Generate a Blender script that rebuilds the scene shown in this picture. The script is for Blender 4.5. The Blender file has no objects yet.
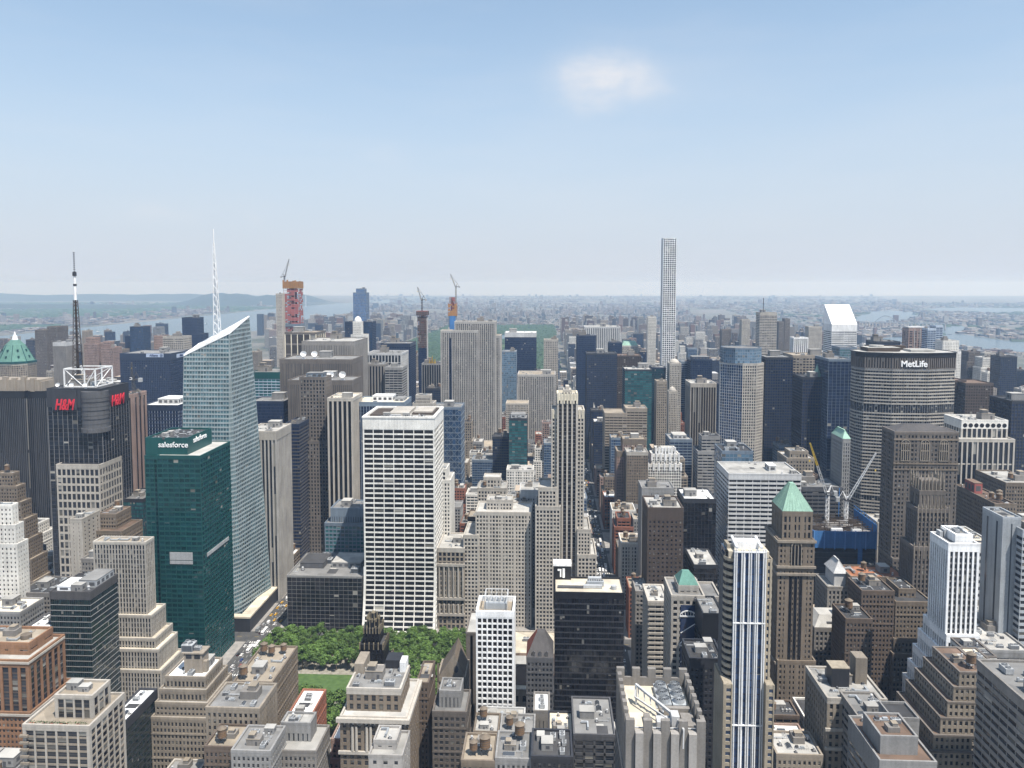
import bpy, math, random
import numpy as np
from mathutils import Vector, Matrix, noise as mnoise

C = bpy.context.scene
COL = C.collection
RAD = math.radians

# ------------------------------------------------------------------ camera, sky, sun, exposure
H = 320.0            # eye height above the street, metres
F = 773.0            # focal length in pixels of a 1024 px wide picture
CY = 337.0           # picture row of the optical axis (the lens is shifted a little)
PITCH, YAW = math.atan((CY-286)/F), RAD(2.735)
SUN_EL, SUN_AZ = RAD(64), RAD(138)      # azimuth clockwise from +Y (uptown)
cam_d = bpy.data.cameras.new('camera')
cam = bpy.data.objects.new('camera', cam_d); COL.objects.link(cam)
cam.location = (0, 0, H); cam.rotation_euler = (math.pi/2-PITCH, 0, YAW)
cam_d.sensor_width = 36; cam_d.lens = 36*F/1024
cam_d.shift_y = -(384-CY)/1024
cam_d.clip_start = 1; cam_d.clip_end = 120000
C.camera = cam
ROT = Matrix.Rotation(YAW, 3, 'Z') @ Matrix.Rotation(math.pi/2-PITCH, 3, 'X')
ROTI = ROT.transposed()

C.render.engine = 'CYCLES'
C.view_settings.view_transform = 'Standard'; C.view_settings.look = 'None'
C.view_settings.gamma = 1; C.view_settings.use_curve_mapping = False
C.view_settings.exposure = 0.5
cy = C.cycles
cy.max_bounces = 6; cy.diffuse_bounces = 2; cy.glossy_bounces = 2; cy.volume_bounces = 1
cy.transparent_max_bounces = 8; cy.caustics_reflective = False; cy.caustics_refractive = False
cy.sample_clamp_indirect = 4
cy.use_denoising = True; cy.denoiser = 'OPENIMAGEDENOISE'; cy.denoising_input_passes = 'RGB_ALBEDO_NORMAL'; cy.denoising_prefilter = 'ACCURATE'
cy.use_adaptive_sampling = True; cy.adaptive_threshold = 0.02

def direction(px, py):
    return ROT @ Vector(((px-512)/F, (CY-py)/F, -1))

def make_world():
    w = bpy.data.worlds.new('World'); C.world = w; w.use_nodes = True
    nt = w.node_tree; N, L = nt.nodes, nt.links
    N.clear()
    out = N.new('ShaderNodeOutputWorld'); bg = N.new('ShaderNodeBackground')
    sky = N.new('ShaderNodeTexSky'); sky.sky_type = 'NISHITA'; sky.sun_disc = False
    sky.sun_elevation = SUN_EL; sky.sun_rotation = SUN_AZ
    sky.air_density = 1.0; sky.dust_density = .3; sky.ozone_density = 1.0; sky.altitude = 100
    bg.inputs['Strength'].default_value = 0.112
    tc = N.new('ShaderNodeTexCoord')
    def vmath(op, a, b=None):
        n = N.new('ShaderNodeVectorMath'); n.operation = op
        L.new(a, n.inputs[0])
        if b is not None:
            if isinstance(b, tuple): n.inputs[1].default_value = b
            else: L.new(b, n.inputs[1])
        return n
    def m(op, a, b=None):
        n = N.new('ShaderNodeMath'); n.operation = op
        for i, q in enumerate((a, b)):
            if q is None: continue
            if isinstance(q, (int, float)): n.inputs[i].default_value = q
            else: L.new(q, n.inputs[i])
        return n.outputs[0]
    nz = N.new('ShaderNodeTexNoise'); nz.inputs['Scale'].default_value = 9; nz.inputs['Detail'].default_value = 6
    nz.inputs['Roughness'].default_value = .55
    L.new(tc.outputs['Generated'], nz.inputs['Vector'])
    warp = vmath('SUBTRACT', nz.outputs['Color'], (.5, .5, .5))
    warp = vmath('MULTIPLY', warp.outputs[0], (.10, .10, .07))
    dirv = vmath('ADD', tc.outputs['Generated'], warp.outputs[0])
    mask = None
    n3 = N.new('ShaderNodeTexNoise'); n3.inputs['Scale'].default_value = 26; n3.inputs['Detail'].default_value = 7; n3.inputs['Roughness'].default_value = .6
    mp3 = N.new('ShaderNodeMapping'); mp3.inputs['Scale'].default_value = (1, 1, 2.2); L.new(tc.outputs['Generated'], mp3.inputs['Vector']); L.new(mp3.outputs[0], n3.inputs['Vector'])
    pf = N.new('ShaderNodeMapRange'); pf.inputs[1].default_value = .30; pf.inputs[2].default_value = .66; pf.inputs[3].default_value = .35; pf.inputs[4].default_value = .8; L.new(n3.outputs['Fac'], pf.inputs[0]); puff = pf.outputs[0]
    # the small white cloud, and a few faint wisps
    for (px, py, rx, ry, amp) in ((606, 84, 52, 29, 1.01), (640, 70, 150, 60, .10), (380, 156, 42, 12, .10),
                                  (160, 216, 36, 10, .14), (246, 217, 14, 6, .12), (560, 200, 90, 22, .07), (870, 140, 150, 30, .07)):
        d = direction(px, py).normalized()
        right = d.cross(Vector((0, 0, 1))).normalized(); up = right.cross(d)
        a = N.new('ShaderNodeVectorMath'); a.operation = 'DOT_PRODUCT'; L.new(dirv.outputs[0], a.inputs[0]); a.inputs[1].default_value = right/(rx/F)
        b = N.new('ShaderNodeVectorMath'); b.operation = 'DOT_PRODUCT'; L.new(dirv.outputs[0], b.inputs[0]); b.inputs[1].default_value = up/(ry/F)
        f = N.new('ShaderNodeVectorMath'); f.operation = 'DOT_PRODUCT'; L.new(dirv.outputs[0], f.inputs[0]); f.inputs[1].default_value = d
        ca = m('SUBTRACT', a.outputs['Value'], 0); cb = m('SUBTRACT', b.outputs['Value'], 0)
        r2 = m('ADD', m('MULTIPLY', ca, ca), m('MULTIPLY', cb, cb))
        if amp > 1: r2 = m('MULTIPLY', m('POWER', r2, 1.6), .62)
        g = m('POWER', 2.718, m('MULTIPLY', r2, -2.2))
        g = m('MULTIPLY', g, m('GREATER_THAN', f.outputs['Value'], .3))
        g = m('MULTIPLY', g, amp)
        if amp > 1: g = m('MULTIPLY', g, puff)
        mask = g if mask is None else m('ADD', mask, g)
    mp = N.new('ShaderNodeMapping'); mp.inputs['Scale'].default_value = (3, 3, 16); L.new(tc.outputs['Generated'], mp.inputs['Vector'])
    n2 = N.new('ShaderNodeTexNoise'); n2.inputs['Scale'].default_value = 1.6; n2.inputs['Detail'].default_value = 7
    L.new(mp.outputs[0], n2.inputs['Vector'])
    cir = N.new('ShaderNodeMapRange'); cir.inputs[1].default_value = .45; cir.inputs[2].default_value = .8; cir.inputs[4].default_value = .11
    L.new(n2.outputs['Fac'], cir.inputs[0])
    mask = m('ADD', mask, cir.outputs[0])
    # summer humidity: the lowest part of the sky pales towards the horizon
    sep = N.new('ShaderNodeSeparateXYZ'); L.new(tc.outputs['Generated'], sep.inputs[0])
    hum = N.new('ShaderNodeMapRange'); hum.interpolation_type = 'SMOOTHERSTEP'
    hum.inputs[1].default_value = -.05; hum.inputs[2].default_value = .42; hum.inputs[3].default_value = .97; hum.inputs[4].default_value = .30
    L.new(sep.outputs[2], hum.inputs[0])
    pale = N.new('ShaderNodeMix'); pale.data_type = 'RGBA'; L.new(hum.outputs[0], pale.inputs[0]); tint = N.new('ShaderNodeMix'); tint.data_type = 'RGBA'; tint.blend_type = 'MULTIPLY'; tint.inputs[0].default_value = 1; L.new(sky.outputs[0], tint.inputs[6]); tint.inputs[7].default_value = (.92, 1.14, 1.13, 1); L.new(tint.outputs[2], pale.inputs[6]); pale.inputs[7].default_value = (3.95, 4.25, 4.95, 1)
    mix = N.new('ShaderNodeMix'); mix.data_type = 'RGBA'
    L.new(mask, mix.inputs[0]); L.new(pale.outputs[2], mix.inputs[6]); mix.inputs[7].default_value = (5.2, 5.3, 5.6, 1)
    L.new(mix.outputs[2], bg.inputs['Color']); L.new(bg.outputs[0], out.inputs['Surface'])
make_world()
sd_ = bpy.data.lights.new('sun', 'SUN'); sd_.energy = 5.0; sd_.angle = RAD(.55); sd_.color = (1, .95, .87)
sun = bpy.data.objects.new('sun', sd_); COL.objects.link(sun)
SUNV = Vector((math.sin(SUN_AZ)*math.cos(SUN_EL), math.cos(SUN_AZ)*math.cos(SUN_EL), math.sin(SUN_EL)))
sun.rotation_euler = SUNV.to_track_quat('Z', 'Y').to_euler()
sun.location = (300, -300, 900)

# ------------------------------------------------------------------ survey: a pixel at a known distance uptown gives a place
def P(px, py, Y):
    d = direction(px, py); t = Y/d.y
    return Vector((d.x*t, Y, H+d.z*t))
def G(px, py, z=0.0):
    d = direction(px, py); t = (z-H)/d.z
    return Vector((d.x*t, d.y*t, z))
def proj(x, y, z):
    c = ROTI @ (Vector((x, y, z))-Vector((0, 0, H)))
    return 512+F*c.x/-c.z, CY-F*c.y/-c.z

# ------------------------------------------------------------------ mesh helper
class MB:
    def __init__(self):
        self.v = []; self.f = []; self.mi = []; self.uv = []; self.mats = []; self.col = []
    def mat(self, m):
        if m not in self.mats: self.mats.append(m)
        return self.mats.index(m)
    def quad(self, a, b, c, d, m=0, uv=None):
        n = len(self.v); self.v += [a, b, c, d]; self.f.append((n, n+1, n+2, n+3)); self.mi.append(m)
        self.uv += uv or [(0, 0), (1, 0), (1, 1), (0, 1)]
    def poly(self, pts, m=0):
        n = len(self.v); self.v += pts; self.f.append(tuple(range(n, n+len(pts)))); self.mi.append(m)
        self.uv += [(0, 0)]*len(pts)
    def box(self, x0, x1, y0, y1, z0, z1, m=0, bottom=False):
        self.quad((x0,y0,z0),(x1,y0,z0),(x1,y0,z1),(x0,y0,z1), m)
        self.quad((x1,y0,z0),(x1,y1,z0),(x1,y1,z1),(x1,y0,z1), m)
        self.quad((x1,y1,z0),(x0,y1,z0),(x0,y1,z1),(x1,y1,z1), m)
        self.quad((x0,y1,z0),(x0,y0,z0),(x0,y0,z1),(x0,y1,z1), m)
        self.quad((x0,y0,z1),(x1,y0,z1),(x1,y1,z1),(x0,y1,z1), m)
        if bottom: self.quad((x0,y1,z0),(x1,y1,z0),(x1,y0,z0),(x0,y0,z0), m)
    def frustum(self, r0, z0, r1, z1, m=0, cap=True):
        # r = (x0,x1,y0,y1)
        a = [(r0[0],r0[2],z0),(r0[1],r0[2],z0),(r0[1],r0[3],z0),(r0[0],r0[3],z0)]
        b = [(r1[0],r1[2],z1),(r1[1],r1[2],z1),(r1[1],r1[3],z1),(r1[0],r1[3],z1)]
        for i in range(4):
            j = (i+1) % 4
            self.quad(a[i], a[j], b[j], b[i], m)
        if cap: self.quad(*b, m)
    def cyl(self, cx, cy, z0, z1, r0, r1=None, n=12, m=0, cap=True, ph=0.0):
        r1 = r0 if r1 is None else r1
        p = [(math.cos(2*math.pi*i/n+ph), math.sin(2*math.pi*i/n+ph)) for i in range(n)]
        for i in range(n):
            j = (i+1) % n
            self.quad((cx+p[i][0]*r0, cy+p[i][1]*r0, z0), (cx+p[j][0]*r0, cy+p[j][1]*r0, z0),
                      (cx+p[j][0]*r1, cy+p[j][1]*r1, z1), (cx+p[i][0]*r1, cy+p[i][1]*r1, z1), m)
        if cap and r1 > 0: self.poly([(cx+q[0]*r1, cy+q[1]*r1, z1) for q in p], m)
    def rod(self, p, q, r, m=0, n=4):
        p = Vector(p); q = Vector(q); d = (q-p)
        if d.length < 1e-6: return
        d.normalize()
        a = d.cross(Vector((0, 0, 1)) if abs(d.z) < .9 else Vector((1, 0, 0))).normalized(); b = d.cross(a)
        ring = [(a*math.cos(2*math.pi*(i+.5)/n)+b*math.sin(2*math.pi*(i+.5)/n))*r for i in range(n)]
        for i in range(n):
            j = (i+1) % n
            self.quad(tuple(p+ring[i]), tuple(p+ring[j]), tuple(q+ring[j]), tuple(q+ring[i]), m)
        self.poly([tuple(q+s) for s in ring], m); self.poly([tuple(p+s) for s in reversed(ring)], m)
    def lattice(self, p, q, w0, w1, n, r, m=0):
        p = Vector(p); q = Vector(q); d = (q-p).normalized()
        a = d.cross(Vector((0, 0, 1)) if abs(d.z) < .9 else Vector((1, 0, 0))).normalized(); b = d.cross(a)
        def ring(t):
            w = (w0+(w1-w0)*t)/2; c = p+(q-p)*t
            return [c+a*w+b*w, c-a*w+b*w, c-a*w-b*w, c+a*w-b*w]
        rs = [ring(i/n) for i in range(n+1)]
        for k in range(4): self.rod(rs[0][k], rs[-1][k], r, m)
        for i in range(n):
            for k in range(4):
                k2 = (k+1) % 4
                if i % 2: self.rod(rs[i][k], rs[i+1][k2], r*.7, m, 3)
                else: self.rod(rs[i][k2], rs[i+1][k], r*.7, m, 3)
    def mesh(self, name, off=(0, 0, 0), smooth=False):
        me = bpy.data.meshes.new(name)
        v = np.array([tuple(q) for q in self.v], dtype=np.float64).reshape(-1, 3)-np.array(off, dtype=np.float64)
        me.from_pydata(v.tolist(), [], self.f)
        for m in self.mats: me.materials.append(m)
        me.polygons.foreach_set('material_index', self.mi)
        ul = me.uv_layers.new(name='UVMap')
        ul.data.foreach_set('uv', np.array(self.uv, dtype=np.float32).ravel())
        if smooth: me.polygons.foreach_set('use_smooth', [True]*len(self.f))
        me.update()
        return me
    def build(self, name, parent=None, smooth=False):
        if not self.f: return None
        off = root_loc(parent)
        o = bpy.data.objects.new(name, self.mesh(name, off, smooth)); COL.objects.link(o)
        o.parent = parent
        return o

def root_loc(o):
    if o is None: return (0, 0, 0)
    while o.parent: o = o.parent
    return tuple(o.location)

def tag(o, label=None, cat=None, group=None, kind=None):
    if label: o['label'] = label
    if cat: o['category'] = cat
    if group: o['group'] = group
    if kind: o['kind'] = kind
    return o
def thing(name, label, cat, loc, group=None):
    o = bpy.data.objects.new(name, None); COL.objects.link(o); o.location = loc
    o.empty_display_size = 5
    return tag(o, label, cat, group)
def inst(name, me, parent, loc, rz=0, sc=(1, 1, 1)):
    """a further object on shared mesh data, placed by world position, child of parent"""
    o = bpy.data.objects.new(name, me); COL.objects.link(o); o.parent = parent
    l = root_loc(parent); o.location = (loc[0]-l[0], loc[1]-l[1], loc[2]-l[2])
    o.rotation_euler = (0, 0, rz); o.scale = sc
    return o

# ------------------------------------------------------------------ materials
MATS = {}
class NT:
    def __init__(self, mat):
        mat.use_nodes = True
        self.nt = mat.node_tree; self.N = self.nt.nodes; self.L = self.nt.links
        self.b = self.N['Principled BSDF']
    def n(self, t, **kw):
        n = self.N.new(t)
        for k, v in kw.items(): setattr(n, k, v)
        return n
    def link(self, a, b): self.L.new(a, b)
    def math(self, op, a, b=None):
        n = self.n('ShaderNodeMath', operation=op)
        for i, q in enumerate((a, b)):
            if q is None: continue
            if isinstance(q, (int, float)): n.inputs[i].default_value = q
            else: self.link(q, n.inputs[i])
        return n.outputs[0]
    def mixc(self, f, a, b, blend='MIX'):
        n = self.n('ShaderNodeMix', data_type='RGBA', blend_type=blend)
        for i, q in ((0, f), (6, a), (7, b)):
            if isinstance(q, (int, float)): n.inputs[i].default_value = q
            elif isinstance(q, tuple): n.inputs[i].default_value = q if len(q) == 4 else q+(1,)
            else: self.link(q, n.inputs[i])
        return n.outputs[2]
def rgb(c): return (c[0], c[1], c[2], 1)

def wallmat(name, c, rough=.85, var=.30, spec=.3, metal=0.0):
    """masonry, concrete, metal or paint with weathering blotches and rain streaks"""
    if name in MATS: return MATS[name]
    m = bpy.data.materials.new(name); MATS[name] = m; t = NT(m)
    tc = t.n('ShaderNodeTexCoord')
    n1 = t.n('ShaderNodeTexNoise'); n1.inputs['Scale'].default_value = .06; n1.inputs['Detail'].default_value = 5
    t.link(tc.outputs['Object'], n1.inputs['Vector'])
    mp = t.n('ShaderNodeMapping'); mp.inputs['Scale'].default_value = (.5, .5, .035); t.link(tc.outputs['Object'], mp.inputs['Vector'])
    n2 = t.n('ShaderNodeTexNoise'); n2.inputs['Scale'].default_value = 1; n2.inputs['Detail'].default_value = 3; t.link(mp.outputs[0], n2.inputs['Vector'])
    n3 = t.n('ShaderNodeTexNoise'); n3.inputs['Scale'].default_value = 1.1; n3.inputs['Detail'].default_value = 2
    t.link(tc.outputs['Object'], n3.inputs['Vector'])
    s = t.math('ADD', t.math('MULTIPLY', t.math('SUBTRACT', n1.outputs['Fac'], .5), 2.2*var),
               t.math('MULTIPLY', t.math('SUBTRACT', n2.outputs['Fac'], .5), 2.0*var))
    s = t.math('ADD', s, t.math('MULTIPLY', t.math('SUBTRACT', n3.outputs['Fac'], .5), 1.4*var))
    oi = t.n('ShaderNodeObjectInfo')
    s = t.math('ADD', s, t.math('MULTIPLY', t.math('SUBTRACT', oi.outputs['Random'], .5), var*.9))
    k = t.math('ADD', s, 1.0)
    v = t.n('ShaderNodeVectorMath', operation='SCALE'); v.inputs[0].default_value = c[:3]; t.link(k, v.inputs['Scale'])
    t.link(v.outputs[0], t.b.inputs['Base Color'])
    t.b.inputs['Roughness'].default_value = rough; t.b.inputs['Specular IOR Level'].default_value = spec
    t.b.inputs['Metallic'].default_value = metal
    return m

def glassmat(name, c, c2=None, blind=.14, rough=.09, spec=.5, tilt=.02, blindc=(.22, .21, .19), metal=0.0):
    """window glass: each pane (one UV cell) has its own depth of tone, blinds and slight tilt"""
    if name in MATS: return MATS[name]
    m = bpy.data.materials.new(name); MATS[name] = m; t = NT(m)
    uv = t.n('ShaderNodeUVMap'); uv.uv_map = 'UVMap'
    fl = t.n('ShaderNodeVectorMath', operation='FLOOR'); t.link(uv.outputs[0], fl.inputs[0])
    oi = t.n('ShaderNodeObjectInfo')
    cb = t.n('ShaderNodeCombineXYZ'); t.link(t.math('MULTIPLY', oi.outputs['Random'], 97.3), cb.inputs[2])
    ad = t.n('ShaderNodeVectorMath', operation='ADD'); t.link(fl.outputs[0], ad.inputs[0]); t.link(cb.outputs[0], ad.inputs[1])
    wn = t.n('ShaderNodeTexWhiteNoise', noise_dimensions='3D'); t.link(ad.outputs[0], wn.inputs['Vector'])
    c2 = c2 or tuple(min(1, q*2.2+.004) for q in c)
    col = t.mixc(wn.outputs['Value'], c, c2)
    sx = t.n('ShaderNodeSeparateColor'); t.link(wn.outputs['Color'], sx.inputs[0])
    isb = t.math('LESS_THAN', sx.outputs[1], blind)
    # a blind pulled part-way down covers the top of its pane
    su = t.n('ShaderNodeSeparateXYZ'); fr = t.n('ShaderNodeVectorMath', operation='FRACTION'); t.link(uv.outputs[0], fr.inputs[0]); t.link(fr.outputs[0], su.inputs[0])
    isb = t.math('MULTIPLY', isb, t.math('GREATER_THAN', su.outputs[1], t.math('MULTIPLY', sx.outputs[2], .8)))
    bl = t.mixc(sx.outputs[0], tuple(q*.45 for q in blindc), tuple(min(1, q*1.5) for q in blindc))
    col = t.mixc(isb, col, bl)
    t.link(col, t.b.inputs['Base Color'])
    t.b.inputs['Roughness'].default_value = rough; t.b.inputs['Specular IOR Level'].default_value = spec
    t.b.inputs['Metallic'].default_value = metal
    if tilt:
        ge = t.n('ShaderNodeNewGeometry')
        sb = t.n('ShaderNodeVectorMath', operation='SUBTRACT'); t.link(wn.outputs['Color'], sb.inputs[0]); sb.inputs[1].default_value = (.5, .5, .5)
        sc = t.n('ShaderNodeVectorMath', operation='SCALE'); t.link(sb.outputs[0], sc.inputs[0]); sc.inputs['Scale'].default_value = tilt*2
        aa = t.n('ShaderNodeVectorMath', operation='ADD'); t.link(ge.outputs['Normal'], aa.inputs[0]); t.link(sc.outputs[0], aa.inputs[1])
        no = t.n('ShaderNodeVectorMath', operation='NORMALIZE'); t.link(aa.outputs[0], no.inputs[0]); t.link(no.outputs[0], t.b.inputs['Normal'])
    return m

def roofmat(name, c, var=.35):
    """roofing with ponding stains, patches and seams"""
    if name in MATS: return MATS[name]
    m = bpy.data.materials.new(name); MATS[name] = m; t = NT(m)
    tc = t.n('ShaderNodeTexCoord')
    n1 = t.n('ShaderNodeTexNoise'); n1.inputs['Scale'].default_value = .11; n1.inputs['Detail'].default_value = 6; t.link(tc.outputs['Object'], n1.inputs['Vector'])
    vo = t.n('ShaderNodeTexVoronoi', distance='CHEBYCHEV'); vo.inputs['Scale'].default_value = .09; t.link(tc.outputs['Object'], vo.inputs['Vector'])
    sp = t.n('ShaderNodeSeparateColor'); t.link(vo.outputs['Color'], sp.inputs[0])
    k = t.math('ADD', t.math('MULTIPLY', t.math('SUBTRACT', n1.outputs['Fac'], .5), 2.4*var), t.math('MULTIPLY', t.math('SUBTRACT', sp.outputs[0], .5), var*.8))
    oi = t.n('ShaderNodeObjectInfo')
    k = t.math('ADD', t.math('ADD', k, t.math('MULTIPLY', t.math('SUBTRACT', oi.outputs['Random'], .5), var)), 1.0)
    v = t.n('ShaderNodeVectorMath', operation='SCALE'); v.inputs[0].default_value = c[:3]; t.link(k, v.inputs['Scale'])
    t.link(v.outputs[0], t.b.inputs['Base Color']); t.b.inputs['Roughness'].default_value = .9; t.b.inputs['Specular IOR Level'].default_value = .2
    return m

WALL = {
 'limestone': (.34,.31,.27), 'pale_stone': (.38,.35,.31), 'travertine': (.74,.72,.68), 'white': (.80,.80,.80), 'white_brick': (.62,.60,.56),
 'beige': (.25,.215,.175), 'tan': (.17,.138,.107), 'sand': (.33,.285,.22), 'brown': (.115,.088,.07), 'dark_brown': (.085,.065,.055), 'red_brick': (.24,.10,.065),
 'pink': (.28,.20,.17), 'orange_brick': (.235,.13,.075), 'grey': (.24,.235,.23), 'pale_grey': (.47,.47,.47), 'warm_grey': (.21,.195,.18), 'taupe': (.14,.122,.108),
 'dark_grey': (.085,.085,.09), 'black': (.014,.014,.016), 'charcoal': (.035,.036,.042), 'steel': (.33,.35,.37), 'navy': (.022,.032,.06), 'blue_grey': (.16,.20,.25),
 'green_metal': (.008,.062,.06), 'copper': (.10,.21,.175), 'pale_copper': (.26,.41,.33), 'mech': (.36,.37,.38), 'rust': (.26,.10,.06), 'gold': (.55,.36,.08), 'yellow': (.65,.45,.05),
 'netting_blue': (.045,.15,.36), 'netting_red': (.30,.095,.085), 'netting_orange': (.34,.17,.05), 'wood': (.20,.12,.065), 'signal_red': (.62,.03,.05), 'slate': (.075,.07,.07),
 'concrete': (.33,.31,.29), 'ash': (.40,.38,.355), 'pale_teal': (.32,.375,.39), 'bronze': (.06,.045,.035), 'cream': (.66,.60,.48), 'tar': (.055,.055,.058), 'pale_blue': (.40,.46,.54)}
def W(n): return wallmat('wall_'+n, WALL[n], rough={'steel': .45, 'green_metal': .4, 'navy': .35, 'black': .4, 'charcoal': .45, 'mech': .6, 'blue_grey': .45, 'gold': .35, 'white': .6}.get(n, .85),
                         metal={'gold': .8}.get(n, 0))
GL = {
 'ink': ((.005,.007,.012), .03, .07), 'royal': ((.018,.038,.085), .04, .07),
 'dark': ((.008,.010,.015), .16, .10), 'black': ((.006,.006,.008), .025, .12), 'navy': ((.006,.013,.036), .02, .08), 'blue': ((.014,.034,.075), .03, .08),
 'teal': ((.012,.060,.066), .06, .10), 'sky': ((.06,.105,.15), .10, .08), 'pale': ((.04,.08,.095), .04, .04), 'grey': ((.03,.034,.04), .16, .12), 'bronze': ((.022,.016,.012), .08, .12),
 'deepteal': ((.004,.026,.03), .03, .05), 'warm': ((.016,.014,.013), .20, .14), 'bright_blue': ((.04,.09,.20), .08, .08), 'green': ((.006,.014,.014), .02, .04)}
def GM(n):
    c, b, r = GL[n]
    return glassmat('glass_'+n, c, None, b, r, {'pale': .9, 'deepteal': .3, 'green': .8, 'blue': .7, 'sky': .9, 'bright_blue': .9, 'teal': .7, 'navy': .45}.get(n, .5), .035)
RF = {'grey': (.19,.187,.183), 'pale': (.36,.35,.33), 'white': (.66,.66,.65), 'dark': (.055,.055,.058), 'tan': (.28,.24,.19), 'cream': (.56,.50,.40), 'brown': (.15,.105,.08), 'red': (.36,.16,.09), 'green': (.12,.17,.07)}
def RM(n): return roofmat('roof_'+n, RF[n])
def leafmat(name, c, var=.5):
    if name in MATS: return MATS[name]
    m = bpy.data.materials.new(name); MATS[name] = m; t = NT(m)
    ge = t.n('ShaderNodeNewGeometry'); oi = t.n('ShaderNodeObjectInfo')
    tc = t.n('ShaderNodeTexCoord'); n1 = t.n('ShaderNodeTexNoise'); n1.inputs['Scale'].default_value = .35; n1.inputs['Detail'].default_value = 3
    t.link(tc.outputs['Object'], n1.inputs['Vector'])
    k = t.math('ADD', t.math('MULTIPLY', t.math('SUBTRACT', n1.outputs['Fac'], .5), 2*var), t.math('MULTIPLY', t.math('SUBTRACT', oi.outputs['Random'], .5), .75))
    k = t.math('ADD', t.math('ADD', k, t.math('MULTIPLY', t.math('SUBTRACT', ge.outputs['Random Per Island'], .5), .5)), 1.0)
    v = t.n('ShaderNodeVectorMath', operation='SCALE'); v.inputs[0].default_value = c[:3]; t.link(k, v.inputs['Scale'])
    t.link(v.outputs[0], t.b.inputs['Base Color']); t.b.inputs['Roughness'].default_value = .6; t.b.inputs['Specular IOR Level'].default_value = .25
    return m
# ------------------------------------------------------------------ facades
class Style:
    def __init__(s, wall='limestone', glass='dark', bay=3.2, fl=3.9, pw=1.2, sh=1.6, pd=.4, sd=.22, sp=None, crown=2.0, cw=None, gaps=(), crownmat=None, group=1, belt=False):
        s.wall, s.glass, s.bay, s.fl, s.pw, s.sh, s.pd, s.sd = wall, glass, bay, fl, pw, sh, pd, sd
        s.sp = sp or wall; s.crown = crown; s.cw = cw if cw is not None else pw; s.gaps = gaps; s.crownmat = crownmat or wall
        s.belt = belt; s.group = group      # every n-th pier is a broad one
def St(base, **kw):
    s = Style.__new__(Style); s.__dict__.update(base.__dict__); s.__dict__.update(kw)
    if 'wall' in kw and 'sp' not in kw: s.sp = kw['wall']
    if 'wall' in kw and 'crownmat' not in kw: s.crownmat = kw['wall']
    return s

PUNCH = Style('limestone', 'dark', 2.6, 3.7, 1.1, 1.5, .45, .38, belt=True)
BRICK = Style('tan', 'dark', 2.5, 3.5, 1.2, 1.55, .4, .34, belt=True)
RIBS = Style('limestone', 'dark', 2.8, 3.8, 1.0, 1.3, .7, .15, sp='warm_grey', crown=3)
BANDS = Style('pale_grey', 'dark', 6.0, 3.9, .5, 1.7, .12, .35, crown=3)
CURT = Style('charcoal', 'navy', 1.6, 3.9, .14, .9, .14, .05, sp='navy', crown=2)
GRID = Style('white', 'dark', 3.2, 3.8, .7, .9, .6, .55, crown=3)

def facade_edge(core, bars, a, b, z0, z1, st, plain=False, ext=True):
    a = Vector(a); b = Vector(b); d = b-a; L = d.length
    if L < .5: return
    t = d/L; n = Vector((t.y, -t.x))
    gm = core.mat(GM(st.glass) if isinstance(st.glass, str) else st.glass)
    nb = max(1, round(L/st.bay)); bw = L/nb
    ztop = z1-st.crown
    nf = max(1, round((ztop-z0)/st.fl)); fh = (ztop-z0)/nf
    core.quad((a.x, a.y, z0), (b.x, b.y, z0), (b.x, b.y, z1), (a.x, a.y, z1), gm,
              [(0, 0), (nb, 0), (nb, (z1-z0)/fh), (0, (z1-z0)/fh)])
    if plain: return
    wm = bars.mat(W(st.wall)); sm = bars.mat(W(st.sp)); cm = bars.mat(W(st.crownmat))
    def bar(u0, u1, h0, h1, dep, m, ends=True, caps=True):
        p0 = a+t*u0; p1 = a+t*u1; q0 = p0+n*dep; q1 = p1+n*dep
        bars.quad((q0.x, q0.y, h0), (q1.x, q1.y, h0), (q1.x, q1.y, h1), (q0.x, q0.y, h1), m)
        if ends:
            bars.quad((p0.x, p0.y, h0), (q0.x, q0.y, h0), (q0.x, q0.y, h1), (p0.x, p0.y, h1), m)
            bars.quad((q1.x, q1.y, h0), (p1.x, p1.y, h0), (p1.x, p1.y, h1), (q1.x, q1.y, h1), m)
        if caps:
            bars.quad((q0.x, q0.y, h1), (q1.x, q1.y, h1), (p1.x, p1.y, h1), (p0.x, p0.y, h1), m)
            bars.quad((p0.x, p0.y, h0), (p1.x, p1.y, h0), (q1.x, q1.y, h0), (q0.x, q0.y, h0), m)
    e = st.pd*.97 if ext else 0
    if st.pw > 0:
        for i in range(nb+1):
            c = i*bw; w = st.pw
            if i == 0: u0, u1 = -e, st.cw*.6
            elif i == nb: u0, u1 = L-st.cw*.6, L+e
            else:
                if st.group > 1 and i % st.group == 0: w = st.pw*1.9
                u0, u1 = c-w/2, c+w/2
            bar(u0, u1, z0, ztop+.02, st.pd, wm)
    if st.sh > 0:
        for k in range(nf+1):
            z = z0+k*fh; fr = (z-z0)/(z1-z0)
            if any(g0 <= fr <= g1 for g0, g1 in st.gaps): continue
            h0, h1 = (z-st.sh*.35, z+st.sh*.65) if k else (z, z+st.sh*.65)
            if st.belt and k > 4 and (k == nf-2 or k == nf-6 or k == nf//3): bar(-.62, L+.62, z-.45, z+.55, .66, cm, True)
            bar(0 if st.pd >= st.sd else -st.sd*.96, L if st.pd >= st.sd else L+st.sd*.96, h0, min(h1, ztop+.01), st.sd, sm, ends=st.sd > st.pd)
    if st.crown > 0:
        dd = max(st.pd, st.sd)+.06
        bar(-dd*.98 if ext else 0, L+dd*.98 if ext else L, ztop, z1, dd, cm)

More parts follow.
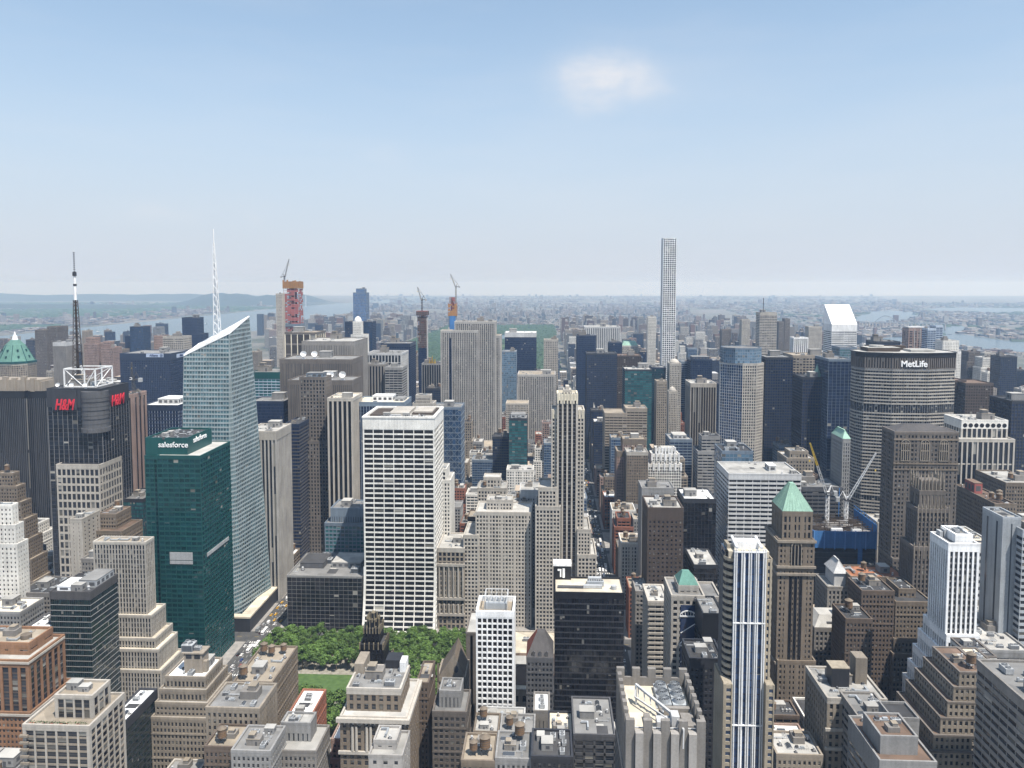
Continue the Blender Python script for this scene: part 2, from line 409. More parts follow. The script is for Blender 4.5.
def tower_shell(core, bars, pts, z0, z1, st):
    n = len(pts)
    for i in range(n):
        a, b = pts[i], pts[(i+1) % n]
        d = Vector(b)-Vector(a); nn = Vector((d.y, -d.x)).normalized() if d.length > 0 else Vector((0, 0))
        plain = nn.y > .72
        facade_edge(core, bars, a, b, z0, z1, st[i] if isinstance(st, list) else st, plain)

def roof_poly(rb, pts, z, mat, pmat, ph=1.2, pt=.5, out=.5):
    m = rb.mat(RM(mat)); p = rb.mat(W(pmat))
    rb.poly([(q[0], q[1], z+.04) for q in pts], m)
    n = len(pts)
    for i in range(n):
        a = Vector(pts[i]); b = Vector(pts[(i+1) % n]); d = b-a; L = d.length
        if L < .5: continue
        t = d/L; nn = Vector((t.y, -t.x)); h = z+ph+.013*i
        q = [a+nn*out-t*out*.95, b+nn*out+t*out*.95, b-nn*pt, a-nn*pt]
        zb = z-.35
        for k in range(4):
            j = (k+1) % 4
            rb.quad((q[k].x, q[k].y, zb), (q[j].x, q[j].y, zb), (q[j].x, q[j].y, h), (q[k].x, q[k].y, h), p)
        rb.quad(*[(s.x, s.y, h) for s in q], p)

# ------------------------------------------------------------------ rooftop fittings: one mesh each, shared by every copy
FIT = {}
def fittings():
    b = MB(); m = b.mat(W('mech')); d = b.mat(W('dark_grey'))
    b.box(-2.4, 2.4, -1.5, 1.5, .3, 2.4, m, True)
    for x in (-1.2, 1.2):
        b.cyl(x, 0, 2.4, 2.8, 1.0, n=12, m=m, cap=False); b.cyl(x, 0, 2.41, 2.55, .98, n=12, m=d)
        for k in range(4):
            a = k*math.pi/4; b.rod((x-math.cos(a)*.95, -math.sin(a)*.95, 2.7), (x+math.cos(a)*.95, math.sin(a)*.95, 2.7), .05, m)
    for k in range(5): b.box(-2.3, 2.3, -1.55, -1.5, .5+k*.36, .66+k*.36, d)
    for x in (-2, 2): b.box(x-.1, x+.1, -1.3, 1.3, 0, .3, d)
    FIT['cooling_unit'] = b.mesh('cooling_unit')
    b = MB(); m = b.mat(W('grey')); r = b.mat(RM('pale')); d = b.mat(W('dark_grey'))
    b.box(-3, 3, -2.4, 2.4, 0, 3.6, m); b.box(-3.15, 3.15, -2.55, 2.55, 3.6, 3.85, r)
    b.box(-.5, .5, -2.46, -2.4, 0, 2.1, d); b.box(1.2, 2.2, -2.45, -2.4, 1.3, 2.3, d); b.box(3, 3.05, -1, .6, 1, 2.6, d); b.box(-3.05, -3, -1, .6, 1, 2.6, d)
    FIT['bulkhead'] = b.mesh('bulkhead')
    b = MB(); m = b.mat(W('warm_grey')); r = b.mat(RM('tan')); d = b.mat(W('dark_grey'))
    b.box(-3, 3, -2.4, 2.4, 0, 3.2, m); b.box(-2.2, .4, -1.6, 1.6, 3.2, 5, m); b.box(-3.12, 3.12, -2.52, -2.3, 3.2, 3.5, r); b.box(-2.3, .5, -1.7, 1.7, 5, 5.2, r)
    b.box(1, 1.9, -2.46, -2.4, 0, 2.1, d)
    for k in range(4): b.box(-2.2, .2, -1.65, -1.6, 3.4+k*.38, 3.55+k*.38, d)
    FIT['elevator_house'] = b.mesh('elevator_house')
    b = MB(); m = b.mat(W('wood')); d = b.mat(W('dark_grey'))
    b.cyl(0, 0, 3, 7, 2.1, 2.0, 16, m)
    for z in (3.4, 4.3, 5.2, 6.1): b.cyl(0, 0, z, z+.1, 2.14, 2.13, 16, d)
    FIT['tank_barrel'] = b.mesh('tank_barrel')
    b = MB(); m = b.mat(W('tan')); b.cyl(0, 0, 7.01, 8.3, 2.3, .15, 16, m); FIT['tank_roof'] = b.mesh('tank_roof')
    b = MB(); d = b.mat(W('dark_grey'))
    for x in (-1.3, 1.3):
        for y in (-1.3, 1.3): b.rod((x, y, 0), (x, y, 3), .13, d)
    b.rod((-1.3, -1.3, .4), (1.3, -1.3, 2.7), .07, d); b.rod((1.3, -1.3, .4), (1.3, 1.3, 2.7), .07, d); b.rod((-1.3, 1.3, .4), (-1.3, -1.3, 2.7), .07, d)
    b.box(-1.9, 1.9, -1.9, 1.9, 2.8, 3, d, True); FIT['tank_stand'] = b.mesh('tank_stand')
    b = MB(); m = b.mat(W('steel'))
    b.box(-4, 4, -.5, .5, .5, 1.5, m, True); b.box(3, 4, .5, 4, .5, 1.52, m, True); b.box(-4, -3, -.5, .5, 1.5, 2.3, m)
    for x in (-3, 0, 3): b.box(x-.1, x+.1, -.4, .4, 0, .5, m)
    FIT['duct'] = b.mesh('duct')
    b = MB(); m = b.mat(W('pale_grey')); d = b.mat(W('dark_grey'))
    b.cyl(0, 0, 0, 1.8, .45, n=10, m=m); b.cyl(0, 0, 1.8, 2.2, .7, .5, 10, m); b.box(-1, 1, -1, 1, 0, .35, d)
    FIT['vent'] = b.mesh('vent')
    b = MB(); m = b.mat(W('mech')); d = b.mat(W('black'))
    b.box(-3.4, 3.4, -3.4, 3.4, 0, 4.4, m)
    for k in range(9): b.box(-3.2, 3.2, -3.46, -3.4, .5+k*.4, .7+k*.4, d); b.box(3.4, 3.46, -3.2, 3.2, .5+k*.4, .7+k*.4, d); b.box(-3.46, -3.4, -3.2, 3.2, .5+k*.4, .7+k*.4, d)
    for x in (-1.7, 1.7):
        for y in (-1.7, 1.7): b.cyl(x, y, 4.4, 5.3, 1.5, 1.35, 14, m, False); b.cyl(x, y, 4.42, 4.6, 1.45, n=14, m=d)
    FIT['cooling_tower'] = b.mesh('cooling_tower')
    b = MB(); m = b.mat(W('pale_grey')); b.rod((0, 0, 0), (0, 0, 9), .1, m, 5); b.rod((-.8, 0, 7), (.8, 0, 7), .05, m); b.rod((0, -.6, 8), (0, .6, 8), .05, m)
    FIT['aerial'] = b.mesh('aerial')
    b = MB(); m = b.mat(W('white'))
    for i in range(5):
        r0, r1 = 1.9*math.sin(i*.28), 1.9*math.sin((i+1)*.28); z0, z1 = 1.9*(1-math.cos(i*.28)), 1.9*(1-math.cos((i+1)*.28))
        for k in range(14):
            a, c = 2*math.pi*k/14, 2*math.pi*(k+1)/14
            def q(r, z, g): 
                x, y = r*math.cos(g), r*math.sin(g)
                return (x, y*.5-z*.86+ .6, y*.86+z*.5+2.6)
            b.quad(q(r0, z0, a), q(r0, z0, c), q(r1, z1, c), q(r1, z1, a), m)
    b.rod((0, .6, 0), (0, .6, 2.6), .2, m); b.box(-1, 1, -.4, 1.6, 0, .3, m)
    FIT['satellite_dish'] = b.mesh('satellite_dish')
    b = MB(); m = b.mat(W('mech')); d = b.mat(W('dark_grey'))
    for k, y in enumerate((-.6, -.2, .25)): b.rod((-5, y, .5+.06*k), (4-k*.8, y, .5+.06*k), .11, m, 6); b.rod((4-k*.8, y, .5+.06*k), (4-k*.8, 4.5, .5+.06*k), .11, m, 6)
    for x in (-4.5, -1.5, 1.5): b.box(x-.1, x+.1, -.9, .5, 0, .4, d)
    b.box(-5.8, -4.6, -1.2, .6, 0, 1.3, d)
    FIT['pipe_run'] = b.mesh('pipe_run')
    b = MB(); d = b.mat(W('dark_grey')); m = b.mat(W('steel'))
    for k in range(7): b.rod((-4.5+k*1.5, 0, 0), (-4.5+k*1.5, 0, 1.1), .05, d)
    b.rod((-4.5, 0, 1.1), (4.5, 0, 1.1), .05, d); b.rod((-4.5, 0, .6), (4.5, 0, .6), .04, d); b.rod((4.5, 0, 1.1), (4.5, 4, 1.1), .05, d); b.rod((4.5, 4, 0), (4.5, 4, 1.1), .05, d)
    b.box(-3.4, 2.6, 1, 3, .0, .5, m); b.box(-3, -1.4, 1.2, 2.8, .5, 1.6, d); b.box(.2, 2.2, 1.3, 2.6, .5, 1.2, m)
    FIT['plant_skid'] = b.mesh('plant_skid')
    b = MB(); g = b.mat(GM('grey')); m = b.mat(W('pale_grey'))
    b.box(-1.6, 1.6, -2.6, 2.6, 0, .5, m)
    for s in (-1, 1): b.quad((s*1.5, -s*2.5, .5), (s*1.5, s*2.5, .5), (0, s*2.5, 1.4), (0, -s*2.5, 1.4), g)
    for y in (-2.5, 2.5): b.poly([(-1.5*(1 if y > 0 else -1), y, .5), (0, y, 1.4), (1.5*(1 if y > 0 else -1), y, .5)][::-1], m)
    FIT['skylight'] = b.mesh('skylight')
    b = MB(); k = b.mat(RM('dark')); b.box(-4, 4, -3, 3, 0, .09, k); b.box(4.01, 6, -1, 3, 0, .085, b.mat(RM('pale'))); FIT['roof_patch'] = b.mesh('roof_patch')
fittings()
def tank(root, x, y, z, s=1.0):
    for q in ('tank_barrel',):
        b = inst('water_tank', FIT[q], root, (x, y, z), 0, (s, s, s))
    for q in ('tank_roof', 'tank_stand'):
        c = bpy.data.objects.new(q, FIT[q]); COL.objects.link(c); c.parent = b
def clutter(root, rect, z, n, rng, tanks=0, house=True, big=False, only=None):
    x0, x1, y0, y1 = rect; w, d = x1-x0, y1-y0
    used = []
    def place(r):
        for _ in range(14):
            x = rng.uniform(x0+r, x1-r) if w > 2*r else (x0+x1)/2
            y = rng.uniform(y0+r, y1-r) if d > 2*r else (y0+y1)/2
            if all(abs(x-u[0]) > r+u[2] or abs(y-u[1]) > r+u[2] for u in used):
                used.append((x, y, r)); return x, y
        return None
    if house and w > 9 and d > 8:
        s = min(2.6, max(.8, min(w, d)/14))
        p = place(3.2*s)
        if p: inst(rng.choice(['bulkhead', 'elevator_house']), FIT[rng.choice(['bulkhead', 'elevator_house'])], root, (p[0], p[1], z), rng.choice([0, math.pi/2, math.pi]), (s, s, s*.85))
    for k in range(tanks):
        p = place(2.6)
        if p: tank(root, p[0], p[1], z, rng.uniform(.9, 1.25))
    if n: n = int(n*1.7)+2 if y0 < 620 else n
    for k in range(n):
        t = only or rng.choice(['cooling_unit', 'cooling_unit', 'duct', 'vent', 'bulkhead', 'pipe_run', 'vent', 'duct', 'plant_skid', 'plant_skid', 'skylight', 'pipe_run', 'roof_patch'] + (['cooling_tower']*3 if big else []))
        s = rng.uniform(.7, 1.15)*(1.5 if big and t != 'cooling_tower' else 1)
        p = place({'cooling_unit': 2.6, 'duct': 4, 'vent': 1, 'bulkhead': 3.2, 'cooling_tower': 4, 'pipe_run': 3.2, 'plant_skid': 3.2, 'skylight': 2.2, 'roof_patch': 4}.get(t, 2)*s*.9)
        if p: inst(t, FIT[t], root, (p[0], p[1], z), rng.choice([0, math.pi/2]), (s, s, s))

# ------------------------------------------------------------------ buildings
FOOT = []      # footprints already taken: x0, x1, y0, y1, height, root
LAND = []      # (root, short name)
RNG = random.Random(7)
def rects_of(tiers):
    out = []
    for i, t in enumerate(tiers):
        x0, x1, yt, Y, D = t[:5]
        a, b = P(x0, yt, Y+.02*i), P(x1, yt, Y+.02*i)
        out.append([a.x, b.x, Y+.02*i, Y+D-.02*i, (a.z+b.z)/2, t[5] if len(t) > 5 else None, 0.0])
    for i, r in enumerate(out):
        for j, q in enumerate(out):
            if i != j and q[4] < r[4] and q[0]-.6 <= r[0] and q[1]+.6 >= r[1] and q[2]-.6 <= r[2] and q[3]+.6 >= r[3]:
                r[6] = max(r[6], q[4]-.2)
    return out
def paneobj():
    m = bpy.data.materials.new('window_pane'); t = NT(m); oi = t.n('ShaderNodeObjectInfo')
    wn = t.n('ShaderNodeTexWhiteNoise', noise_dimensions='1D'); t.link(t.math('MULTIPLY', oi.outputs['Random'], 917.0), wn.inputs['W'])
    tc = t.n('ShaderNodeTexCoord'); sx = t.n('ShaderNodeSeparateXYZ'); t.link(tc.outputs['Object'], sx.inputs[0]); sc = t.n('ShaderNodeSeparateColor'); t.link(wn.outputs['Color'], sc.inputs[0])
    blind = t.math('MULTIPLY', t.math('LESS_THAN', wn.outputs['Value'], .3), t.math('GREATER_THAN', sx.outputs[2], t.math('MULTIPLY', sc.outputs[1], .9)))
    glass = t.mixc(sc.outputs[0], (.006,.008,.012), (.03,.035,.045)); c = t.mixc(blind, glass, t.mixc(sc.outputs[2], (.10,.095,.085), (.30,.29,.26)))
    bar = t.math('LESS_THAN', t.math('ABSOLUTE', t.math('SUBTRACT', sx.outputs[2], .5)), .03)
    t.link(t.mixc(bar, c, (.10,.09,.08)), t.b.inputs['Base Color']); t.b.inputs['Roughness'].default_value = .08
    b = MB(); b.box(-.5, .5, -.04, 0, 0, 1, b.mat(m), True); return b.mesh('window')
PANE = paneobj()
def window_parts(root, rs, st, most=100):
    """the largest windows of a near masonry front, each its own part"""
    k = 0; done = []
    for i, r in enumerate(rs):
        s = r[5] or st
        if s.fl > 9 or s.sh <= .6 or s.pw <= .6: continue
        L = r[1]-r[0]; nb = max(1, round(L/s.bay)); bw = L/nb; zt = r[4]-s.crown; nf = max(1, round((zt-r[6])/s.fl)); fh = (zt-r[6])/nf
        w = bw-s.pw-.04; h = fh-s.sh-.04
        for f in range(nf-1, -1, -1):
            z = r[6]+f*fh+s.sh*.65+.02
            if any(q[4] > z and q[2] < r[2]+.001 and q[0] <= r[0] and q[1] >= r[1] for q in rs if q is not r): break
            if proj(r[0], r[2], z+h)[1] > 768 or k >= most: break
            for c in range(nb):
                x = r[0]+(c+.5)*bw; px = proj(x, r[2], z)[0]
                if 0 < px < 1024 and k < most:
                    ww = w if 0 < c < nb-1 else w*.8
                    inst('window', PANE, root, (x+(0 if 0 < c < nb-1 else (.1*w if c == 0 else -.1*w)), r[2]-.01, z), 0, (ww, 1, h)); k += 1
def B(name, label, st, tiers, roof='grey', n=3, tanks=0, cat='skyscraper', ph=1.2, pen=None, short=None, big=False, pmat=None, world=None, house=True, group=None, lowroof=None, seed=None):
    rs = world or rects_of(tiers)
    rng = random.Random(int(seed) if seed is not None else hash((round(rs[0][0]), round(rs[0][2]), round(rs[0][4]))) & 0xffff)
    r0 = rs[0]
    root = thing(name, label, cat, ((r0[0]+r0[1])/2, (r0[2]+r0[3])/2, 0), group)
    core, bars = MB(), MB()
    for i, r in enumerate(rs):
        rb = MB()
        s = r[5] or st
        pts = [(r[0], r[2]), (r[1], r[2]), (r[1], r[3]), (r[0], r[3])]
        tower_shell(core, bars, pts, r[6], r[4], s)
        roof_poly(rb, pts, r[4], roof if i == 0 else (lowroof or roof), pmat or s.crownmat, ph, .45, max(s.pd, s.sd)+.12)
        rb.build('roof', root)
        FOOT.append((r[0], r[1], r[2], r[3], r[4], root))
    core.build('glass_wall', root); bars.build('facade', root)
    top = rs[0]; s = top[5] or st
    ins = (top[0]+1.5, top[1]-1.5, top[2]+1.5, top[3]-1.5)
    if rs[-1][2] < 448 and st.glass in ('dark', 'black', 'warm') and st.bay < 8: window_parts(root, rs, st)
    if pen:
        for q in (pen if isinstance(pen, list) else [pen]):
            fx0, fx1, fy0, fy1, h, mt = q[:6]
            w, d = top[1]-top[0], top[3]-top[2]
            b = MB(); m = b.mat(W(mt)); dk = b.mat(W('dark_grey')); rr = b.mat(RM(q[6] if len(q) > 6 else 'pale'))
            X0, X1, Y0, Y1, z = top[0]+fx0*w, top[0]+fx1*w, top[2]+fy0*d, top[2]+fy1*d, top[4]
            b.box(X0, X1, Y0, Y1, z, z+h, m)
            b.box(X0-.2, X1+.2, Y0-.2, Y1+.2, z+h, z+h+.3, rr)
            if h > 2.5:
                k = max(1, int((X1-X0)/5))
                for i in range(k):
                    u = X0+(i+.2)*(X1-X0)/k
                    b.box(u, u+.6*(X1-X0)/k, Y0-.06, Y0, z+h*.25, z+h*.75, dk)
                k = max(1, int((Y1-Y0)/5))
                for i in range(k):
                    u = Y0+(i+.2)*(Y1-Y0)/k
                    b.box(X1, X1+.06, u, u+.6*(Y1-Y0)/k, z+h*.25, z+h*.75, dk); b.box(X0-.06, X0, u, u+.6*(Y1-Y0)/k, z+h*.25, z+h*.75, dk)
            b.build('penthouse', root)
    if n or tanks: clutter(root, ins, top[4]+.05, n, rng, tanks, house and not pen, big)
    for r in rs[1:]:
        if n and (r[1]-r[0] > 14) and r[6] == 0 and rng.random() < .7:
            # fittings on the uncovered strip of a lower roof
            if r[3]-top[3] > 8: clutter(root, (max(r[0], top[0])+1, r[1]-1, top[3]+1, r[3]-1), r[4]+.05, 2, rng, house=False)
    if short: LAND.append((root, short))
    root['_h'] = float(top[4])
    return root, rs
def part(root, name, fn, smooth=False):
    b = MB(); fn(b); return b.build(name, root, smooth)
def rd(rs, i=0): return rs[i][:5]
def spike(b, x, y, z0, z1, r, m, n=6): b.cyl(x, y, z0, z1, r, .05, n, m)

def text_part(root, body, name, place, size, mat, normal='S', bold=.03, depth=.35, shear=0.0, sx=1.0):
    """raised letters fixed to a wall; place is the middle of the line"""
    c = bpy.data.curves.new(name, 'FONT'); c.body = body; c.align_x = 'CENTER'; c.align_y = 'CENTER'
    c.size = size; c.offset = bold*size*.35; c.extrude = depth/2; c.shear = shear
    tmp = bpy.data.objects.new('tmp', c); COL.objects.link(tmp)
    bpy.context.view_layer.update()
    me = bpy.data.meshes.new_from_object(tmp.evaluated_get(bpy.context.evaluated_depsgraph_get()))
    bpy.data.objects.remove(tmp); bpy.data.curves.remove(c)
    me.name = name; me.materials.clear(); me.materials.append(mat)
    o = inst(name, me, root, place)
    o.rotation_euler = (math.pi/2, 0, {'S': 0, 'E': math.pi/2, 'W': -math.pi/2}[normal]); o.scale = (sx, 1, 1)
    return o
# ================================================================== buildings, front left
ORB = Style('orange_brick', 'dark', 5.6, 3.9, 1.7, .9, .7, .2, sp='dark_brown', crown=3.2, cw=2.2, crownmat='orange_brick')
r, rs = B('office_tower', 'orange brown brick tower with white ledges, at the left edge of the photo', ORB,
  [(-60,29,644,449,22,St(BRICK, wall='orange_brick', bay=9, pw=7.2, sh=2.6)), (-70,28,661,440,34), (-75,30,713,437,40,St(BRICK, wall='orange_brick', fl=3.4))],
  roof='tan', n=5, short='orange brick tower', pmat='orange_brick', lowroof='pale', ph=1.6)
def f(b):
    m = b.mat(W('pale_stone'))
    for q in (rs[1], rs[2]): b.box(q[0]-1, q[1]+1.3, q[2]-1.3, q[2]-.75, q[4]-.9, q[4]+.5, m, True); b.box(q[1]+.75, q[1]+1.31, q[2]-.7, q[3], q[4]-.91, q[4]+.48, m, True)
part(r, 'cornice', f)
def f(b):
    q = rs[0]; b.cyl(q[1]-8, q[2]+9, q[4], q[4]+2.6, 3.2, n=18, m=b.mat(W('tan'))); 
part(r, 'round_tank', f)

DG = Style('dark_grey', 'green', 1.5, 3.95, .08, .5, .06, .16, sp='grey', crown=4.5, crownmat='slate')
r, rs = B('glass_office_block', 'dark glass block banded by thin pale lines, white plant on its roof', DG, [(50,90,593,500,33)], roof='dark', n=6, big=True,
  pen=[(.1,.45,.1,.6,3,'white','white'), (.5,.95,.3,.95,5,'mech','grey')], short='dark banded glass block')
RW = Style('pale_stone', 'dark', 2.3, 3.8, .9, 1.0, .55, .15, sp='grey', crown=1.3, crownmat='pale_stone')
B('stepped_tower', 'white ribbed tower stepping down in terraces beside the dark banded glass block', RW,
  [(94,145,543,560,12), (96,151,616,556,21), (98,155,639,552,26), (98,158,650,548,29), (98,161,671,544,34)], roof='tan', n=2, lowroof='cream', short='white ribbed stepped tower')
BG = Style('pale_stone', 'dark', 5.2, 3.6, .9, 1.0, .5, .3, sp='beige', crown=1.8, cw=2)
r, rs = B('apartment_building', 'beige apartment tower with planted roof terrace, bottom left corner', BG,
  [(56,92,697,368,15,St(BG, fl=4.2, crown=1)), (24,89,727,360,31)], roof='tan', n=3, lowroof='tan', short='beige apartment tower with the terrace', ph=1.3)
def f(b):
    q = rs[1]; m = b.mat(W('beige')); g = b.mat(GM('warm'))
    for k in range(24):
        z = q[4]-5-k*3.55
        if z < 10: break
        b.box(q[0]-1.6, q[0]+2.6, q[2]-1.7, q[2]-.55, z, z+1.1, m, True)
part(r, 'balcony_bands', f)
rng = random.Random(3)
def planters(b):
    q = rs[1]; m = b.mat(W('rust')); 
    for k in range(9): 
        x = rng.uniform(q[0]+2, q[1]-2); b.box(x-.9, x+.9, q[2]+1.2, q[2]+2.2, q[4], q[4]+.8, m)
part(r, 'planter', planters)
def f(b):
    q = rs[1]; m = b.mat(leafmat('leaf_roof', (.05,.09,.03)))
    for k in range(160):
        x = q[0]+2+rng.random()*(q[1]-q[0]-4); y = q[2]+1.2+rng.random()*1; z = q[4]+.8+rng.random()*.9; s = .35
        a = rng.random()*6; b.quad((x-s, y, z), (x+s*math.cos(a), y+s*math.sin(a), z), (x+s, y, z+s), (x, y+s*.5, z+s), m)
part(r, 'planting', f)
B('low_block', 'small dark glass block with a white roof squeezed behind the beige apartment tower', St(DG, wall='charcoal'), [(108,126,722,404,34)], roof='white', n=4)
TB = Style('beige', 'dark', 2.3, 3.75, 1.05, 1.55, .4, .33, crown=1.6, belt=True)
r, rs = B('loft_building', 'tan masonry loft building narrowing upward in terraces, bottom left by the avenue', TB,
  [(166,205,678,440,24), (160,206,691,436.5,30), (156,207,704,433,35), (152,208,719,430,40)], roof='white', lowroof='pale', n=3, short='tan terraced loft building')
def f(b):
    q = rs[0]; m = b.mat(W('beige')); d = b.mat(W('charcoal')); w = q[1]-q[0]
    b.box(q[0]+.35*w, q[0]+.82*w, q[2]+6, q[2]+15, q[4], q[4]+12, m); b.box(q[0]+.4*w, q[0]+.55*w, q[2]+5.9, q[2]+6, q[4]+9, q[4]+11.4, d); b.box(q[0]+.62*w, q[0]+.77*w, q[2]+5.9, q[2]+6, q[4]+9, q[4]+11.4, d)
    b.box(q[0]+.3*w, q[0]+.86*w, q[2]+5.5, q[2]+15.5, q[4]+12, q[4]+12.7, m); b.box(q[1]-4.5, q[1]-2, q[2]+7, q[2]+10, q[4], q[4]+7, m)
part(r, 'tower_house', f); inst('cooling_tower', FIT['cooling_tower'], r, (rs[0][1]-14, rs[0][2]+10, rs[0][4]+12.6)); inst('cooling_unit', FIT['cooling_unit'], r, (rs[0][1]-9, rs[0][2]+10, rs[0][4]+12.6))

B('white_brick_tower', 'narrow white brick tower with stepped top at the left edge of the photo', Style('white_brick','dark',3.2,3.5,2.0,1.9,.35,.3,crown=1.5),
  [(-12,12,506,570,6), (-16,15,526,566,9), (-20,17,545,562,12)], roof='pale', n=2, short='narrow white brick tower')
SB = Style('tan','dark',2.6,3.5,1.2,1.6,.4,.34,crown=1.4)
B('stepped_tower', 'brown brick tower descending like stairs, behind the narrow white brick tower', SB,
  [(-4,13,474,700,8), (-10,17,487,697,11), (-12,21,503,694,14), (-14,25,520,691,17), (-16,28,540,688,20), (-18,31,560,685,23), (-18,34,582,682,26)], roof='tan', n=1, tanks=1, short='brown stair-shaped tower')
B('low_block', 'grey brown low block with cluttered dark roof under the brown stair-shaped tower', St(BRICK, wall='warm_grey'), [(18,50,594,570,34)], roof='dark', n=7)
B('low_block', 'low grey stone block with cream parapet at the left edge, above the orange brick tower', St(BRICK, wall='grey'), [(-20,20,613,535,26)], roof='cream', n=3)
B('low_block', 'flat roof with white plant housings, beside the dark banded glass block', St(BRICK, wall='dark_grey'), [(28,52,628,500,22)], roof='white', n=6)
r, rs = B('slab_tower', 'slim pale slab with a blank white end wall, in front of the stone-gridded tower', Style('pale_stone','dark',6.2,3.5,4.4,1.9,.3,.24,crown=2), [(70,82,520,640,26)], roof='pale', n=2)
B('loft_building', 'brown brick block with terraced roofs left of the green glass tower', St(BRICK, wall='tan'), [(98,116,515,668,24), (96,122,532,660,34)], roof='brown', n=3, tanks=1)
B('low_block', 'pale grey low block with pipework roof behind the white ribbed stepped tower', St(BRICK, wall='warm_grey'), [(82,112,560,590,26)], roof='pale', n=6)
B('low_block', 'dark low block in the gap left of the green glass tower', St(CURT, glass='teal'), [(120,143,500,720,40)], roof='grey', n=3)

# --- tower with the mast: glass upper part, stone-gridded lower part, open steel cube and lit signs on top
MG = Style('grey', 'ink', 4.6, 4.0, .22, .5, .2, .1, sp='charcoal', crown=17, crownmat='charcoal')
SG = Style('pale_stone', 'dark', 4.4, 7.6, 1.2, 2.0, .6, .5, crown=3.5)
r, rs = B('mast_tower', 'dark glass tower carrying a white steel cube, red letters and a tall mast', MG,
  [(47,101,389,690,46), (57,99,465,683,36,SG)], roof='dark', n=6, short='dark glass tower with the mast', ph=.6)
q = rs[0]; zt = q[4]
def f(b):
    m = b.mat(W('dark_grey')); d = b.mat(W('charcoal'))
    cx, cy_ = q[1]-9, q[2]+5
    b.cyl(cx, cy_, zt-36, zt-2, 11.5, n=28, m=m)
    for k in range(7): b.cyl(cx, cy_, zt-32+k*4, zt-31.2+k*4, 11.7, n=28, m=d if k % 2 else m)
    b.cyl(cx, cy_, zt-40, zt-36, 12.4, n=28, m=b.mat(W('dark_grey')))
part(r, 'corner_drum', f)
A = P(64, 369, 700); Bq = P(95, 367, 700)
def f(b):
    m = b.mat(W('white')); x0, x1, y0, y1, z0, z1 = A.x, Bq.x, 700, 728, zt, A.z
    for x in (x0, (x0*.35+x1*.65), x1):
        for y in (y0, y1): b.rod((x, y, z0), (x, y, z1), .75, m)
    for z in (z0+.8, z1):
        for y in (y0, y1): b.rod((x0, y, z), (x1, y, z), .75, m)
        for x in (x0, x1): b.rod((x, y0, z), (x, y1, z), .75, m)
    b.rod((x0, y0, z1), (x0*.35+x1*.65, y0, z0), .4, m); b.rod((x0*.35+x1*.65, y0, z0), (x1, y0, z1), .4, m); b.rod((x1, y0, z0), (x1, y1, z1), .4, m); b.rod((x0, y1, z0), (x1, y1, z1), .4, m); b.rod((x0, y0, z0), (x0, y1, z1), .4, m)
part(r, 'steel_cube', f)
mx, my = P(78, 369, 714).x, 714
zm0, zm1 = zt, P(74, 251, 714).z
def zat(py): return P(76, py, 714).z
def f(b):
    b.lattice((mx, my, zm0), (mx, my, zat(300)), 7.0, 2.6, 22, .32, b.mat(W('bronze')))
    b.rod((mx, my, zm0), (mx, my, zat(300)), .9, b.mat(W('bronze')), 8)
part(r, 'mast', f)
def f(b):
    w = b.mat(W('white')); d = b.mat(W('charcoal')); z = [zat(300), zat(286), zat(276), zat(272), zat(251)]
    b.cyl(mx, my, z[0], z[1], 1.3, n=10, m=w); b.cyl(mx, my, z[1], z[1]+2, 1.5, n=10, m=d); b.cyl(mx, my, z[1]+2, z[2], 1.15, n=10, m=w); b.cyl(mx, my, z[2], z[3], 1.8, n=10, m=d); b.cyl(mx, my, z[3], z[4], .5, .3, 8, w)
    for k in range(10): zz = z[3]+(z[4]-z[3])*k/10; b.cyl(mx, my, zz, zz+.8, .85, n=8, m=d)
part(r, 'antenna', f)
def f(b):
    m = b.mat(W('grey')); d = b.mat(W('steel'))
    for k in range(7): b.box(A.x+2+k*3.4, A.x+4+k*3.4, 704+k % 3*5, 708+k % 3*5, zt, zt+3+k % 4, m if k % 2 else d)
    for k in range(9): b.rod((A.x+2+k*3, 703, zt+1), (A.x+k*3, 722, zt+9), .2, d)
part(r, 'transmitter_plant', f)
rng = random.Random(5)
for k in range(3): inst('satellite_dish', FIT['satellite_dish'], r, (q[0]+9+k*13, q[2]+2.5, zt), rng.uniform(-.5, .5), (1.1,)*3)
red = wallmat('sign_red', WALL['signal_red'], .4, .03)
def backing(b):
    m = b.mat(W('charcoal')); p0 = P(52, 391, 689); p1 = P(77, 409, 689)
    b.box(p0.x, p1.x, q[2]-1.1, q[2]-.5, p1.z-1, p0.z+1, m, True)
part(r, 'sign_panel', backing)
pc = P(64.5, 405, 689)
text_part(r, 'H&M', 'sign_letters', (pc.x, q[2]-1.5, pc.z), 14, red, 'S', .06, .7, .28, .60)
p0 = P(113, 400, 715)
text_part(r, 'H&M', 'sign_letters', (q[1]+.95, q[2]+25, p0.z), 14, red, 'E', .06, .7, .28, .72)

# --- slim pink tower
PK = Style('pink','black',8,60,4.4,0,.6,.1,crown=3)
B('stone_tower', 'slim pink stone tower with one dark slot, right of the mast tower', PK, [(120,133,395,800,26)], roof='tan', n=2, cat='skyscraper', short='slim pink tower')
B('office_tower', 'dark blue chequered tower with white roof plant, behind the green glass tower', Style('pale_blue','navy',3.2,3.8,.3,1.0,.1,.2,sp='navy',crown=5,crownmat='navy'),
  [(143,178,406,830,46)], roof='white', n=5, pen=(.25,.85,.3,.85,6,'pale_grey','white'), short='dark blue chequered tower')
B('glass_office_block', 'narrow teal glass block left of the green glass tower', St(CURT, glass='teal', wall='pale_grey', pw=.5), [(133,144,412,860,30)], roof='grey', n=1)

